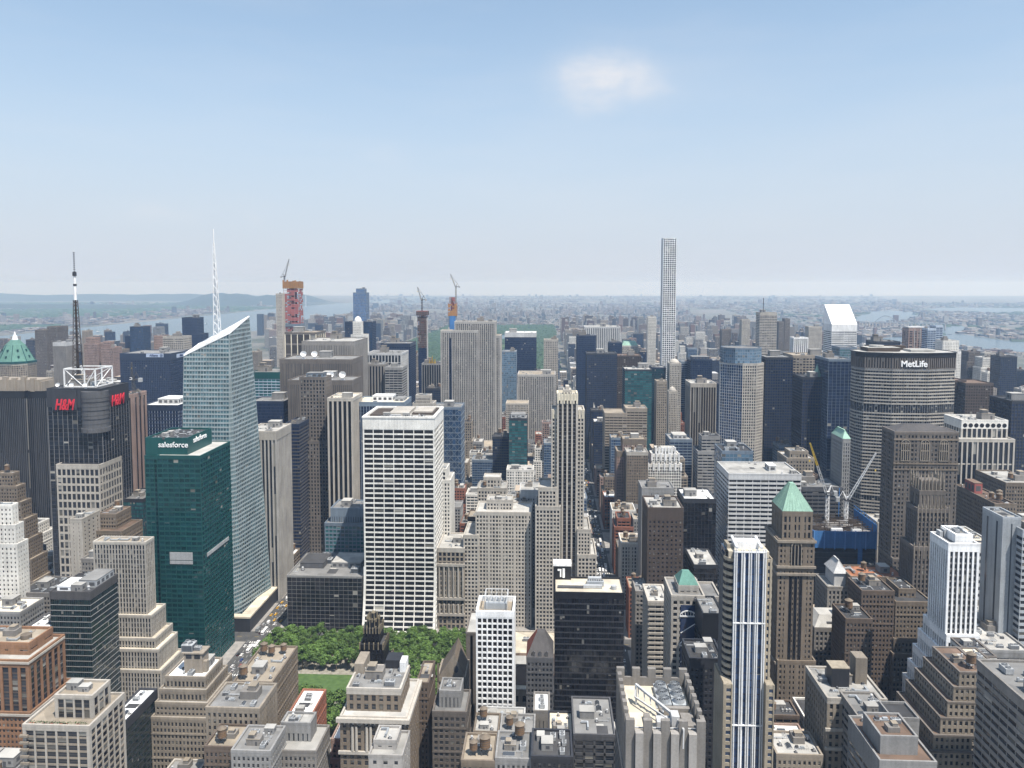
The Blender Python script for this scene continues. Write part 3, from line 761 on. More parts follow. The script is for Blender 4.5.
# --- green glass tower with illuminated sign band
GG = Style('green_metal','deepteal',4.3,4.0,.45,1.3,.3,.24,crown=2.5)
r, rs = B('green_glass_tower', 'green glass tower with a white lettered sign band round its top', GG, [(157,200,456,605,58), (145,158,456,609,50)], roof='pale', n=0, short='green glass tower', ph=.5)
q = rs[0]; z1 = P(187, 438, 609).z; xa, xb = P(145, 437, 609).x, P(187, 438, 609).x
def f(b):
    m = b.mat(W('green_metal')); rr = b.mat(RM('dark'))
    X0, X1, Y0, Y1 = xa, xb, 609.4, 655
    b.box(X0, X1, Y0, Y0+.8, q[4]-3, z1, m, True); b.box(X0, X1, Y1-.8, Y1, q[4], z1, m); b.box(X0, X0+.8, Y0+.8, Y1-.8, q[4], z1, m); b.box(X1-.8, X1, Y0+.8, Y1-.8, q[4], z1, m)
    b.quad((X0+.8, Y0+.8, z1-1.5), (X1-.8, Y0+.8, z1-1.5), (X1-.8, Y1-.8, z1-1.5), (X0+.8, Y1-.8, z1-1.5), rr)
part(r, 'sign_band', f)
clutter(r, (xa+2, xb-2, 611, 653), z1-1.4, 14, random.Random(8), house=False, big=False)
wh = wallmat('sign_white', (.85,.85,.85), .4, .02)
pc = P(173, 445, 609)
text_part(r, 'salesforce', 'sign_letters', (pc.x, 609.2, pc.z), 6.2, wh, 'S', .012, .5)
pc = P(199, 437.5, 632)
text_part(r, 'salesforce', 'sign_letters', (xb+.2, 632, pc.z), 6.2, wh, 'E', .012, .5)
def f(b):
    m = b.mat(W('mech')); a = P(170, 552, 605); c = P(193, 560, 605); b.box(a.x, c.x, 604.3, 604.75, c.z, a.z, m, True)
    b.box(a.x, c.x, 604.3, 604.75, c.z-3.4, c.z-.6, m, True); b.box(q[1]+.3, q[1]+.75, 612, 655, a.z-6, a.z-3, m, True)
part(r, 'louvre_panel', f)

# --- pale faceted glass tower with slanted crown and white lattice spire
def ruled(core, bars, a0, b0, b1, a1, gm, wm, fl=4.05, sh=1.5, dep=.25, mull=3.0):
    a0, b0, b1, a1 = map(Vector, (a0, b0, b1, a1))
    L = (b0-a0).length; nb = max(1, round(L/mull)); t = (b0-a0).normalized(); n = Vector((t.y, -t.x, 0))
    hh = max(a1.z, b1.z)
    core.quad(tuple(a0), tuple(b0), tuple(b1), tuple(a1), gm, [(0, 0), (nb, 0), (nb, (b1.z-b0.z)/fl), (0, (a1.z-a0.z)/fl)])
    k = 1
    while k*fl < hh-1:
        z = k*fl; k += 1
        def edge(p, q): return p+(q-p)*((z-p.z)/(q.z-p.z)) if z <= max(p.z, q.z) else None
        l = edge(a0, a1); rr = edge(b0, b1)
        if l is None: l = a1+(b1-a1)*((z-a1.z)/(b1.z-a1.z))
        if rr is None: rr = b1+(a1-b1)*((z-b1.z)/(a1.z-b1.z))
        lo, hi = -sh/2, sh/2
        p = [l+n*dep, rr+n*dep]
        bars.quad((p[0].x, p[0].y, z+lo), (p[1].x, p[1].y, z+lo), (p[1].x, p[1].y, z+hi), (p[0].x, p[0].y, z+hi), wm)
        bars.quad((p[0].x, p[0].y, z+hi), (p[1].x, p[1].y, z+hi), (rr.x, rr.y, z+hi), (l.x, l.y, z+hi), wm)
    for i in range(nb+1):
        u = i/nb; p = a0+(b0-a0)*u; q2 = a1+(b1-a1)*u
        w = t*.16; d2 = n*(dep+.12)
        bars.quad(tuple(p+d2-w), tuple(p+d2+w), tuple(q2+d2+w), tuple(q2+d2-w), wm)
        bars.quad(tuple(p+d2+w), tuple(p+w), tuple(q2+w), tuple(q2+d2+w), wm); bars.quad(tuple(p-w), tuple(p+d2-w), tuple(q2+d2-w), tuple(q2-w), wm)
def at0(px, py, Y): v = P(px, py, Y); return v
A1 = P(184, 356, 690); B1 = P(229, 334, 690); C1 = P(249, 317, 752); D1 = Vector((P(200, 352, 752).x, 752, P(200, 344, 752).z))
Al = P(180.5, 600, 690); A0 = A1+(Al-A1)*(A1.z/(A1.z-Al.z))
Bl = P(236, 600, 690); B0 = B1+(Bl-B1)*(B1.z/(B1.z-Bl.z))
Cl = P(271, 590, 752); C0 = C1+(Cl-C1)*(C1.z/(C1.z-Cl.z)); D0 = Vector((D1.x-2, 752, 0))
root = thing('faceted_glass_tower', 'tall pale glass tower with a slanted crown and white lattice spire', 'skyscraper', ((A0.x+B0.x)/2, 720, 0))
core, bars = MB(), MB(); gm = core.mat(GM('pale')); wm = bars.mat(W('pale_teal'))
# the corner is cut by a narrow facet that widens downward
Bk = B0+Vector((0, 14, 0)); Bm = B0+Vector((-7, 0, 0))
for (a, b_, c, d) in ((A0, Bm, B1, A1), (Bm, Bk, B1+Vector((.05, .1, 0)), B1), (Bk, C0, C1, B1+Vector((.05, .1, 0))), (C0, D0, D1, C1), (D0, A0, A1, D1)):
    ruled(core, bars, a, b_, c, d, gm, wm)
core.build('glass_wall', root); bars.build('facade', root)
def f(b):
    m = b.mat(GM('pale')); e = Vector((0, 0, 3)); b.quad(*[tuple(v-e) for v in (A1, B1, C1, D1)], m)
part(root, 'roof', f)
def f(b):
    m = b.mat(W('white'))
    e = Vector((0, 0, .5))
    for u, v in ((A1, B1), (B1, C1), (C1, D1), (D1, A1), (A1, C1)): b.rod(u+e, v+e, .8, m)
    for k in range(1, 8):
        u = A1+(D1-A1)*(k/8); v = B1+(C1-B1)*(k/8); b.rod(u+e, v+e, .32, m)
        u = A1+(B1-A1)*(k/8); v = D1+(C1-D1)*(k/8); b.rod(u+e, v+e, .32, m)
    a2, c2 = P(186, 353, 715), P(247, 319, 746); b.rod(a2, c2, 1.2, m)
part(root, 'crown_frame', f)
sx = P(217, 336, 724)
def f(b):
    m = b.mat(W('white')); z0 = P(217, 338, 724).z-6; zz = P(216, 262, 724).z; ztp = P(216, 229, 724).z
    b.lattice((sx.x+.6, 724, z0), (sx.x-.6, 724, zz), 5.6, 2.0, 18, .34, m); b.rod((sx.x-.6, 724, zz-2), (sx.x-1, 724, ztp), .5, m, 8); b.rod((sx.x+.6, 724, z0), (sx.x-.6, 724, zz), .45, m, 6)
    b.lattice((sx.x-.6, 724, zz-2), (sx.x-.9, 724, zz+18), 2.2, 1.2, 8, .22, m)
part(root, 'spire', f)
def f(b):
    m = b.mat(W('pale_grey')); q = b.mat(RM('cream')); x1 = C0.x+4
    m = b.mat(W('charcoal')); b.box(A0.x+6, x1, 684.2, 690.5, 0, 13, m); b.box(C0.x-6, x1, 690.6, 760, 0, 13, m); b.box(A0.x+5.6, x1+.5, 683.8, 690.3, 13, 14.6, q); b.box(C0.x-5.8, x1+.5, 690.8, 760.2, 13, 14.59, q)
part(root, 'podium', f)
FOOT.append((A0.x, C0.x+4, 684, 760, 290, root)); LAND.append((root, 'pale slanted glass tower')); root['_h'] = 290.0

# ================================================================== tall towers of the left distance
LB = Style('dark_grey','black',2.2,60,.4,0,.4,.1,crown=7,crownmat='black')
r, rs = B('ribbed_tower', 'black ribbed tower with a pale crenellated top at the left edge', LB, [(-30,24,392,850,36), (23,46,392,856,44)], roof='dark', n=0, short='black ribbed tower')
def f(b):
    m = b.mat(W('beige')); q = rs[0]; p = rs[1]; z = P(10, 378, 856).z
    b.box(q[0]+2, p[1]-7, q[2]+6, q[3]-4, q[4], z-2, m)
    for k in range(7): 
        x = q[0]+2+k*(p[1]-9-q[0])/7
        b.box(x, x+5, q[2]+5, q[2]+10, q[4], z+ (k % 2)*1.5, m)
    b.box(p[1]-14, p[1]-5, q[2]+7, q[3]-8, q[4], z-4, m)
part(r, 'crenellated_top', f)

# copper dome
cx = P(16, 363, 1320).x; zb = P(16, 363, 1290).z; rr_ = 18.5*1290/F
root = thing('domed_tower', 'brick tower under an eight-sided green copper roof with a pale lantern, far left', 'skyscraper', (cx, 1320, 0))
pts = [(cx+rr_*math.cos(math.pi/8+i*math.pi/4), 1320+rr_*math.sin(math.pi/8+i*math.pi/4)) for i in range(8)]
core, bars = MB(), MB(); tower_shell(core, bars, pts, 0, zb-2, Style('beige','dark',3.4,3.8,1.8,1.6,.5,.4,crown=3,crownmat='cream')); core.build('glass_wall', root); bars.build('facade', root)
def f(b):
    g = b.mat(W('copper')); d = b.mat(W('green_metal')); z1 = P(16, 346, 1290).z; z2 = P(16, 341, 1290).z; z3 = P(16, 333, 1290).z
    b.cyl(cx, 1320, zb-2, zb+1.5, rr_*1.06, n=8, m=d, ph=math.pi/8); b.cyl(cx, 1320, zb+1.5, z1, rr_*.97, rr_*.5, 8, g, ph=math.pi/8)
    b.cyl(cx, 1320, z1, z2, rr_*.5, rr_*.22, 8, g, ph=math.pi/8)
    for i in range(8):
        a = math.pi/8+i*math.pi/4; b.rod((cx+rr_*.97*math.cos(a), 1320+rr_*.97*math.sin(a), zb+1.5), (cx+rr_*.5*math.cos(a), 1320+rr_*.5*math.sin(a), z1), .7, d)
        a += math.pi/8
        for k in (.25, .62): 
            R = rr_*(.97-(.47*k))*.945; z = zb+1.5+(z1-zb)*k; b.box(cx+R*math.cos(a)-1.1, cx+R*math.cos(a)+1.1, 1320+R*math.sin(a)-1.1, 1320+R*math.sin(a)+1.1, z-1.5, z+2.4, d)
part(root, 'copper_roof', f)
part(root, 'lantern', lambda b: (b.cyl(cx, 1320, P(16,341,1290).z, P(16,337,1290).z, 5, 3.5, 8, b.mat(W('white'))), b.cyl(cx, 1320, P(16,337,1290).z, P(16,332,1290).z, 2.4, .1, 8, b.mat(W('white')))))
FOOT.append((cx-rr_, cx+rr_, 1320-rr_, 1320+rr_, zb, root)); LAND.append((root, 'green copper dome')); root['_h'] = zb

NV = St(CURT, wall='navy', glass='navy', pw=.7, bay=3.2, pd=.4, sh=1.3, sd=.12)
r, rs = B('office_tower', 'broad dark navy slab with small white sign panels under its roof line', St(NV, crown=11), [(120,170,354,1300,75)], roof='grey', n=3, short='navy slab with sign panels')
q = rs[0]
lt = wallmat('sign_panel_blue', (.40,.47,.60), .5, .03); dkb = wallmat('sign_letter_blue', (.03,.045,.12), .5, .03)
def f(b): 
    a, c = P(146, 353.6, 1299), P(163.5, 357.3, 1299); b.box(a.x, c.x, q[2]-1.0, q[2]-.6, c.z, a.z, b.mat(lt), True)
o = part(r, 'sign_panel', f)
a, c = P(146, 353.6, 1299), P(163.5, 357.3, 1299)
text_part(r, 'Allianz', 'sign_letters', ((a.x*.56+c.x*.44), q[2]-1.15, (a.z+c.z)/2), 5.6, dkb, 'S', .05, .3)
def f(b):
    m = b.mat(dkb); x, z = a.x*.12+c.x*.88, (a.z+c.z)/2
    for i in range(16):
        u, v = 2*math.pi*i/16, 2*math.pi*(i+1)/16; b.rod((x+2.1*math.cos(u), q[2]-1.2, z+2.1*math.sin(u)), (x+2.1*math.cos(v), q[2]-1.2, z+2.1*math.sin(v)), .3, m)
    for k in (-1, 0, 1): b.rod((x+k*.8, q[2]-1.2, z-1), (x+k*.8, q[2]-1.2, z+1), .25, m)
part(r, 'sign_emblem', f)
def f(b): b.box(q[1]+.5, q[1]+.9, q[2]+22, q[2]+58, q[4]-8.5, q[4]-2, b.mat(lt), True)
part(r, 'sign_panel', f)
text_part(r, 'Allianz', 'sign_letters', (q[1]+1.05, q[2]+40, q[4]-5.2), 5.6, dkb, 'E', .05, .3)

far = [
 ('apartment_tower', 'mauve grey twin-slab apartment tower left of the mast, far off', St(BRICK, wall='taupe'), [(35,46,330,1700,40),(47,57,327,1710,40)], 'brown'),
 ('slab_tower', 'plain grey concrete slab just left of the mast base, far off', Style('warm_grey','grey',2.2,30,1.5,0,.4,.1,crown=6,crownmat='pale_grey'), [(53,66,343,1450,35)], 'grey'),
 ('glass_tower', 'slim dark tower poking up right of the green copper dome', St(NV, wall='dark_grey'), [(26,34,340,1800,24)], 'dark'),
 ('apartment_tower', 'brown brick apartment tower close right of the mast, far off', St(BRICK, wall='pink'), [(84,98,344,1650,34),(86,95,338,1655,20)], 'tan'),
 ('apartment_tower', 'pale slender apartment tower behind the mast', St(BRICK, wall='beige'), [(82,88,331,2000,20)], 'pale'),
 ('apartment_tower', 'rose brick tower with pointed roof turrets between mast and navy slab', St(BRICK, wall='pink'), [(101,113,348,1640,34),(103,110,342,1645,16)], 'red'),
 ('apartment_tower', 'grey brown tower hard against the left end of the navy slab', St(BRICK, wall='tan'), [(113,122,350,1690,30)], 'tan'),
 ('glass_tower', 'shorter blue glass twin, left one of the pair above the navy slab', NV, [(125,130,336,1900,26)], 'grey'),
 ('glass_tower', 'taller blue glass twin, right one of the pair above the navy slab', St(NV, glass='blue'), [(130,143,327,1880,34)], 'grey'),
 ('glass_tower', 'dark blue tower standing alone by the river, left of the lattice spire', St(NV, glass='navy'), [(182,197,318,1900,36),(184,202,334,1890,36)], 'dark'),
 ('apartment_tower', 'pinkish brick tower left of the dotted white tower', St(BRICK, wall='pink'), [(154,163,336,1560,26)], 'tan'),
 ('apartment_tower', 'dotted white and dark grid tower with a dark cap, behind the navy slab', Style('pale_stone','dark',4.2,4.4,1.5,1.7,.5,.45,crown=3), [(163,183,337,1520,36)], 'dark'),
 ('glass_office_block', 'teal glass-topped block right of the pale slanted glass tower', St(BANDS, wall='pale_blue', glass='teal', sh=1.0, crown=8, crownmat='green_metal'), [(250,280,373,1000,55)], 'grey'),
 ('office_tower', 'low navy block under the teal glass-topped block', St(CURT, wall='navy', pw=.5), [(250,284,402,940,40)], 'grey'),
 ('apartment_tower', 'beige brick tower glimpsed left of the red netted tower', St(BRICK, wall='beige'), [(250,258,352,2100,30)], 'tan'),
]
for nm, lb, st, ti, rf in far: B(nm, lb, st, ti, roof=rf, n=2, cat='skyscraper', short=None)
# ================================================================== centre: from the park up to the towers by the far park
# red netted tower under construction, with its pale neighbour
def floors_open(b, x0, x1, y0, y1, z0, z1, fl, slab, net, colr, netp=.55, rng=random.Random(1)):
    """bare floor slabs, columns and panels of safety netting"""
    n = max(1, int((z1-z0)/fl)); w = x1-x0
    for k in range(n+1):
        z = z0+k*fl; b.box(x0, x1, y0, y1, z, z+.5, slab, True)
    k = 0
    for i in range(5):
        x = x0+.3+i*(w-.6)/4
        for y in (y0+.4, y1-.4): b.box(x-.4, x+.4, y-.3, y+.3, z0, z1, colr)
    b.box(x0+w*.3, x1-w*.3, y0+(y1-y0)*.3, y1-(y1-y0)*.3, z0, z1, slab)
    for k in range(n):
        for i in range(4):
            if rng.random() < netp:
                xa = x0+i*w/4; b.box(xa+.2, xa+w/4-.2, y0-.25, y0-.1, z0+k*fl+.5, z0+(k+1)*fl-.1, net, True)
            if rng.random() < netp:
                ya = y0+i*(y1-y0)/4; b.box(x1+.1, x1+.25, ya+.2, ya+(y1-y0)/4-.2, z0+k*fl+.5, z0+(k+1)*fl-.1, net, True)
x0, x1 = P(283, 280, 1890).x, P(298, 280, 1890).x; zt = P(290, 281, 1890).z
r = thing('unfinished_tower', 'unfinished tower wrapped in red netting with a yellow-brown top, centre left', 'skyscraper', ((x0+x1)/2, 1900, 0))
core, bars = MB(), MB(); tower_shell(core, bars, [(x0+1, 1891), (x1-1, 1891), (x1-1, 1925), (x0+1, 1925)], 0, zt*.55, NV); core.build('glass_wall', r); bars.build('facade', r)
def f(b): floors_open(b, x0, x1, 1890, 1926, zt*.55, zt*.95, 4.2, b.mat(W('netting_red')), b.mat(W('netting_red')), b.mat(W('pale_stone')), .62)
part(r, 'netted_floors', f)
def f(b):
    m = b.mat(W('netting_orange')); d = b.mat(W('rust')); 
    b.box(x0-1, x1+1, 1889, 1927, zt*.95, zt-1, d)
    for k in range(8): x = x0-1.2+k*(x1-x0+2)/8; b.box(x+.3, x+(x1-x0+2)/8-.3, 1888.3, 1888.9, zt*.945, zt+random.Random(k).uniform(-3, 3), m, True)
    for k in range(6): y = 1889+k*6.3; b.box(x1+1.1, x1+1.7, y+.3, y+5.8, zt*.945, zt+random.Random(k+9).uniform(-3, 2), m, True)
part(r, 'formwork_screen', f)
def f(b):
    z = P(290, 325, 1890).z; b.box(x0-1.6, x1+2, 1888, 1927, z-4, z+3, b.mat(W('blue_grey')))
part(r, 'deck', f)
FOOT.append((x0, x1, 1890, 1926, zt, r)); LAND.append((r, 'red netted tower')); r['_h'] = zt
B('apartment_tower', 'pale pinkish tower pressed against the left side of the red netted tower', Style('pale_stone','dark',3.2,3.6,1.6,1.4,.5,.3,crown=3), [(276,282,294,1870,24)], roof='brown', n=1, short='pale tower beside red nets')
r, rs = B('blue_glass_tower', 'tall blue glass tower with a notched curved top, above the centre left', St(CURT, wall='blue_grey', glass='bright_blue', sp='blue_grey', pw=.25, sh=1.2, crown=1),
  [(356,364,289,1900,26), (353,366,293,1896,32)], roof='dark', n=1, short='blue notched glass tower')
B('glass_tower', 'dark slim tower immediately left of the white domed tower', NV, [(345,352,322,1760,28)], roof='dark', n=1)
r, rs = B('domed_tower', 'white stone tower with a round domed top below the blue notched glass tower', Style('white_brick','grey',2.6,3.6,1.5,1.5,.4,.3,crown=3), [(353,361,322,1700,18), (351,366,335,1696,26)], roof='pale', n=0, short='white domed tower')
q = rs[0]
part(r, 'dome', lambda b: [b.cyl((q[0]+q[1])/2, q[2]+9, q[4]+z0, q[4]+z1, r0, r1, 14, b.mat(W('white'))) for z0, z1, r0, r1 in ((0,4,8.5,8.2),(4,8,8.2,6.6),(8,11,6.6,4),(11,12.5,4,.5))])
B('glass_tower', 'dark blue glass block right of the white domed tower', St(NV, glass='blue'), [(362,372,322,1750,40)], roof='grey', n=1)

# grey slabs in a row along the avenue
GS = Style('warm_grey','grey',2.4,60,1.7,0,.45,.1,crown=5,crownmat='warm_grey')
B('office_tower', 'wide tower with beige louvred top panels over a dark strip, behind the broad grey slabs', Style('cream','bronze',9.5,16,1.3,3,.5,.4,sp='taupe',crown=2,crownmat='taupe'), [(285,316,333,1200,50)], roof='tan', n=3)
B('slab_tower', 'broad grey slab with sunlit pale end wall, rear one of two grey slabs', GS, [(302,354,342,1080,80)], roof='pale', n=6, short='rear broad grey slab')
r, rs = B('slab_tower', 'broad darker grey slab with white dishes on its roof, front one of two', St(GS, wall='taupe'), [(280,352,360,1000,58)], roof='grey', n=5, short='front broad grey slab')
for px in (303, 314): 
    v = P(px, 352, 1010); inst('satellite_dish', FIT['satellite_dish'], r, (v.x, 1012, rs[0][4]), .2, (2.2,)*3)
r, rs = B('stone_block', 'grey stone block with twin white dishes on the roof, before the broad grey slabs', St(GS, wall='taupe'), [(288,352,381,930,45)], roof='grey', n=4)
for px in (330, 342): 
    v = P(px, 376, 935); inst('satellite_dish', FIT['satellite_dish'], r, (v.x, 937, rs[0][4]), .2, (2.3,)*3)
B('stone_tower', 'brownish stone tower with columns of large square windows and a taller centre bay', Style('taupe','dark',3.6,4.2,1.7,1.5,.7,.5,crown=2),
  [(300,325,378,872,24), (298,334,442,866,40)], roof='grey', n=4, short='brownish stone tower with square windows', pen=(.2,.85,.2,.8,5,'blue_grey','grey'))
B('ribbed_tower', 'beige tower with broad dark vertical stripes beside the brownish stone tower', Style('pale_stone','black',5.6,60,2.0,0,.8,.1,crown=2.5,crownmat='pale_stone'), [(328,352,399,850,44)], roof='cream', n=3, short='dark striped beige tower')
B('ribbed_tower', 'light stone tower with white ribs and grey end wall, right of the slanted glass tower', Style('ash','dark',4.0,60,1.5,0,1.0,.1,crown=8,crownmat='pale_stone'),
  [(246,276,432,756,42)], roof='pale', n=5, short='light ribbed tower with the grey end wall')
B('office_tower', 'narrow dark blue tower with louvred side, right of the light ribbed tower', Style('navy','navy',2.4,3.9,.3,1.4,.1,.3,sp='slate',crown=3), [(284,299,425,836,44)], roof='dark', n=3)
B('office_tower', 'dark blue grey tower with cream roof deck and white plant room behind white gridded slab', Style('blue_grey','navy',3.4,3.9,.7,1.2,.4,.15,sp='navy',crown=4,crownmat='blue_grey'),
  [(355,404,403,880,46)], roof='cream', n=3, pen=[(.3,.72,.3,.75,6,'white','white'),(.76,.95,.3,.8,3,'mech','grey')], short='dark tower with the cream roof deck')
B('ribbed_tower', 'light grey white-finned tower with square top bays, behind the tower with cream roof deck', Style('pale_grey','dark',5.4,12,1.3,1.6,.8,.3,sp='grey',crown=2), [(366,401,354,1240,62)], roof='grey', n=4, short='white finned tower')
B('ribbed_tower', 'beige and dark vertically striped tower in front of the white finned tower', Style('warm_grey','black',5,60,2,0,.7,.1,crown=2), [(366,384,365,1190,30)], roof='grey', n=1)
B('office_tower', 'grey horizontally banded tower with bright right edge, in front of the white finned tower', St(BANDS, wall='grey', sh=1.6), [(385,402,368,1180,42)], roof='grey', n=2)
B('glass_tower', 'plain dark navy block behind the white finned tower', St(NV, crown=5), [(381,410,344,1400,60)], roof='grey', n=1, short='plain navy block')
r, rs = B('ribbed_tower', 'dark grey striped tower with a golden ornament on its roof', Style('grey','black',4.4,60,1.0,0,.6,.1,crown=2), [(422,441,364,1450,50)], roof='dark', n=1, short='striped tower with the golden ornament')
def f(b):
    q = rs[0]; m = b.mat(W('gold')); x = (q[0]+q[1])/2
    for k in (-5, 0, 5): b.cyl(x+k, q[2]+10, q[4], q[4]+(16 if k == 0 else 9), 2.6, .3, 6, m)
part(r, 'gold_crest', f)
B('art_deco_tower', 'small grey stone tower with stepped shoulders, left of the patterned blue tower', Style('pale_stone','dark',2.8,3.6,1.3,1.4,.5,.3,crown=2.5), [(416,430,396,1000,14), (413,433,404,997,26), (410,437,425,994,34)], roof='grey', n=1)
# great limestone slab of the centre
LS = Style('ash','grey',3.2,3.75,1.5,1.3,.9,.2,sp='taupe',crown=3,cw=2)
r, rs = B('limestone_tower', 'great pale limestone slab with fine vertical ribs, dominating the centre left', LS,
  [(455,495,322,1296,30), (441,478,331,1294.5,26), (447,500,336,1299,40), (461,503,447,1240,50,St(PUNCH, wall='pale_stone', bay=3.4))], roof='warm' if 0 else 'tan', n=7, short='great limestone slab')
q = rs[1]
part(r, 'dark_recess', lambda b: b.box(P(449,340,1290).x, P(451,340,1290).x, q[2]-.9, q[2]-.6, 20, q[4]-12, b.mat(GM('navy')), True))
# patterned blue tower
PT = Style('blue_grey','blue',3.8,7.8,.25,1.0,.15,.4,sp='blue_grey',crown=2)
r, rs = B('patterned_tower', 'slim blue grey tower with a woven diagonal pattern, right of the white gridded slab', PT, [(433,461,408,1010,40)], roof='grey', n=4, short='patterned blue tower')
def f(b):
    q = rs[0]; m = b.mat(W('blue_grey')); w = q[1]-q[0]; n = 8
    for k in range(26):
        z = 20+k*(q[4]-24)/26; dz = (q[4]-24)/26
        for i in range(n):
            x = q[0]+i*w/n
            if (i+k) % 2: b.rod((x, q[2]-.35, z), (x+w/n, q[2]-.35, z+dz), .32, m, 3)
            else: b.rod((x, q[2]-.35, z+dz), (x+w/n, q[2]-.35, z), .32, m, 3)
part(r, 'diagonal_bracing', f)

# white gridded slab above the park, sweeping outward at its foot
WG = Style('travertine','black',9.2,4.52,.7,1.4,.4,.3,crown=10.5,cw=1.6,crownmat='travertine')
x0, x1 = P(363, 418, 690).x, P(434, 418, 690).x; zt = P(400, 418, 690).z; D = 60
r = thing('white_gridded_slab', 'white slab tower with a bold grid of dark windows rising above the park', 'skyscraper', ((x0+x1)/2, 720, 0))
core, bars = MB(), MB(); zs = 62
tower_shell(core, bars, [(x0, 690), (x1, 690), (x1, 690+D), (x0, 690+D)], zs, zt, WG)
gm = core.mat(GM('black')); wm = bars.mat(W('travertine')); nfl = 14
def sweep(z): t = max(0, 1-z/zs); return 690-13*t*t
nb = round((x1-x0)/WG.bay)
for k in range(nfl):
    za, zb2 = zs*k/nfl, zs*(k+1)/nfl; ya, yb = sweep(za), sweep(zb2)
    core.quad((x0, ya, za), (x1, ya, za), (x1, yb, zb2), (x0, yb, zb2), gm, [(0, k-20), (nb, k-20), (nb, k-19), (0, k-19)])
    if k > 1: 
        bars.box(x0-.5, x1+.5, ya-.3, ya+.4, za, za+1.3, wm, True)
    for i in range(nb+1):
        x = x0+i*(x1-x0)/nb; w = 1.1 if i in (0, nb) else .4
        a = [(x-w, ya-.42, za), (x+w, ya-.42, za), (x+w, yb-.42, zb2), (x-w, yb-.42, zb2)]
        bars.quad(*a, wm); bars.quad(a[1], (x+w, ya+.3, za), (x+w, yb+.3, zb2), a[2], wm); bars.quad((x-w, ya+.3, za), a[0], a[3], (x-w, yb+.3, zb2), wm)
facade_edge(core, bars, (x1, 690), (x1, 690+D), 0, zs, St(WG, crown=0)); facade_edge(core, bars, (x0, 690+D), (x0, 690), 0, zs, St(WG, crown=0))
for xx in (x0, x1):
    for k in range(nfl):
        za, zb2 = zs*k/nfl, zs*(k+1)/nfl; core.quad((xx, sweep(za), za), (xx, 690, za), (xx, 690, zb2), (xx, sweep(zb2), zb2), gm)
bars.box(x0-1, x1+1, sweep(0)-1, sweep(0)+1, 0, 7, wm)
core.build('glass_wall', r); bars.build('facade', r)
rb = MB(); roof_poly(rb, [(x0, 690), (x1, 690), (x1, 690+D), (x0, 690+D)], zt, 'pale', 'travertine', 1.2, 1.6, .9); rb.build('roof', r)
def f(b):
    m = b.mat(W('pale_stone')); d = b.mat(W('bronze')); g = b.mat(W('mech')); w = x1-x0
    b.box(x0+.06*w, x0+.28*w, 700, 738, zt, zt+1.2, d); b.box(x0+.32*w, x0+.60*w, 704, 744, zt, zt+2.4, m); b.box(x0+.35*w, x0+.5*w, 700, 704, zt, zt+1.0, g); b.box(x0+.64*w, x0+.95*w, 708, 744, zt, zt+1.4, d); b.box(x0+.66*w, x0+.92*w, 712, 740, zt+1.4, zt+2.6, m)
part(r, 'penthouse', f); clutter(r, (x0+3, x1-3, 692, 702), zt, 9, random.Random(2), house=False)
FOOT.append((x0, x1, 676, 750, zt, r)); LAND.append((r, 'white gridded slab')); r['_h'] = zt
B('glass_office_block', 'wide low block of dark square-gridded reflective glass, left of the white gridded slab', Style('grey','black',4.4,3.9,.16,.22,.12,.1,crown=.9,crownmat='grey'),
  [(287,362,577,690,60)], roof='grey', n=8, big=True, pen=[(.08,.4,.35,.8,5,'dark_grey','dark'),(.5,.9,.4,.85,5,'grey','pale')], short='low reflective glass block')
B('office_block', 'blue grey block with stepped plant room, between low reflective glass block and white gridded slab', Style('blue_grey','teal',4.2,3.9,.8,1.3,.4,.3,crown=2,crownmat='blue_grey'),
  [(331,364,509,772,30,St(GS, wall='blue_grey', crown=8)), (325,364,524,766,44)], roof='grey', n=5)
B('white_tower', 'white narrow building peeping out on the right side of the white gridded slab', Style('white_brick','dark',3.2,3.7,1.3,1.4,.5,.4,crown=2), [(438,446,470,745,24), (438,450,481,742,32)], roof='pale', n=1)
# beige classical block with giant columns
CB = Style('beige','dark',4.2,4.6,1.4,1.3,.5,.4,crown=3,crownmat='pale_stone')
r, rs = B('classical_building', 'beige classical block with giant columns, right of the white gridded slab', CB, [(438,464,549,700,44)], roof='pale', n=6, short='block with giant columns')
def f(b):
    q = rs[0]; m = b.mat(W('pale_stone')); w = q[1]-q[0]
    for k in range(6):
        x = q[0]+1.2+k*(w-2.4)/5; b.cyl(x, q[2]-1.1, q[4]-45, q[4]-16, 1.0, .85, 10, m)
        b.cyl(x, q[2]-1.1, 16, q[4]-52, 1.0, .85, 10, m)
    for z in (q[4]-16, q[4]-48, 13): b.box(q[0]-.8, q[1]+.9, q[2]-2.1, q[2]-.4, z, z+2.4, m, True)
part(r, 'columns', f)
SALM = Style('pale_stone','dark',3.1,3.7,1.3,1.4,.5,.42,crown=2.2,belt=True,group=4)
r, rs = B('office_block', 'broad beige stone office block with even windows overlooking the park', SALM,
  [(487,512,501,716,18), (476,531,513,706,34), (464,478,536,704,40)], roof='pale', n=5, lowroof='pale', short='broad beige office block')
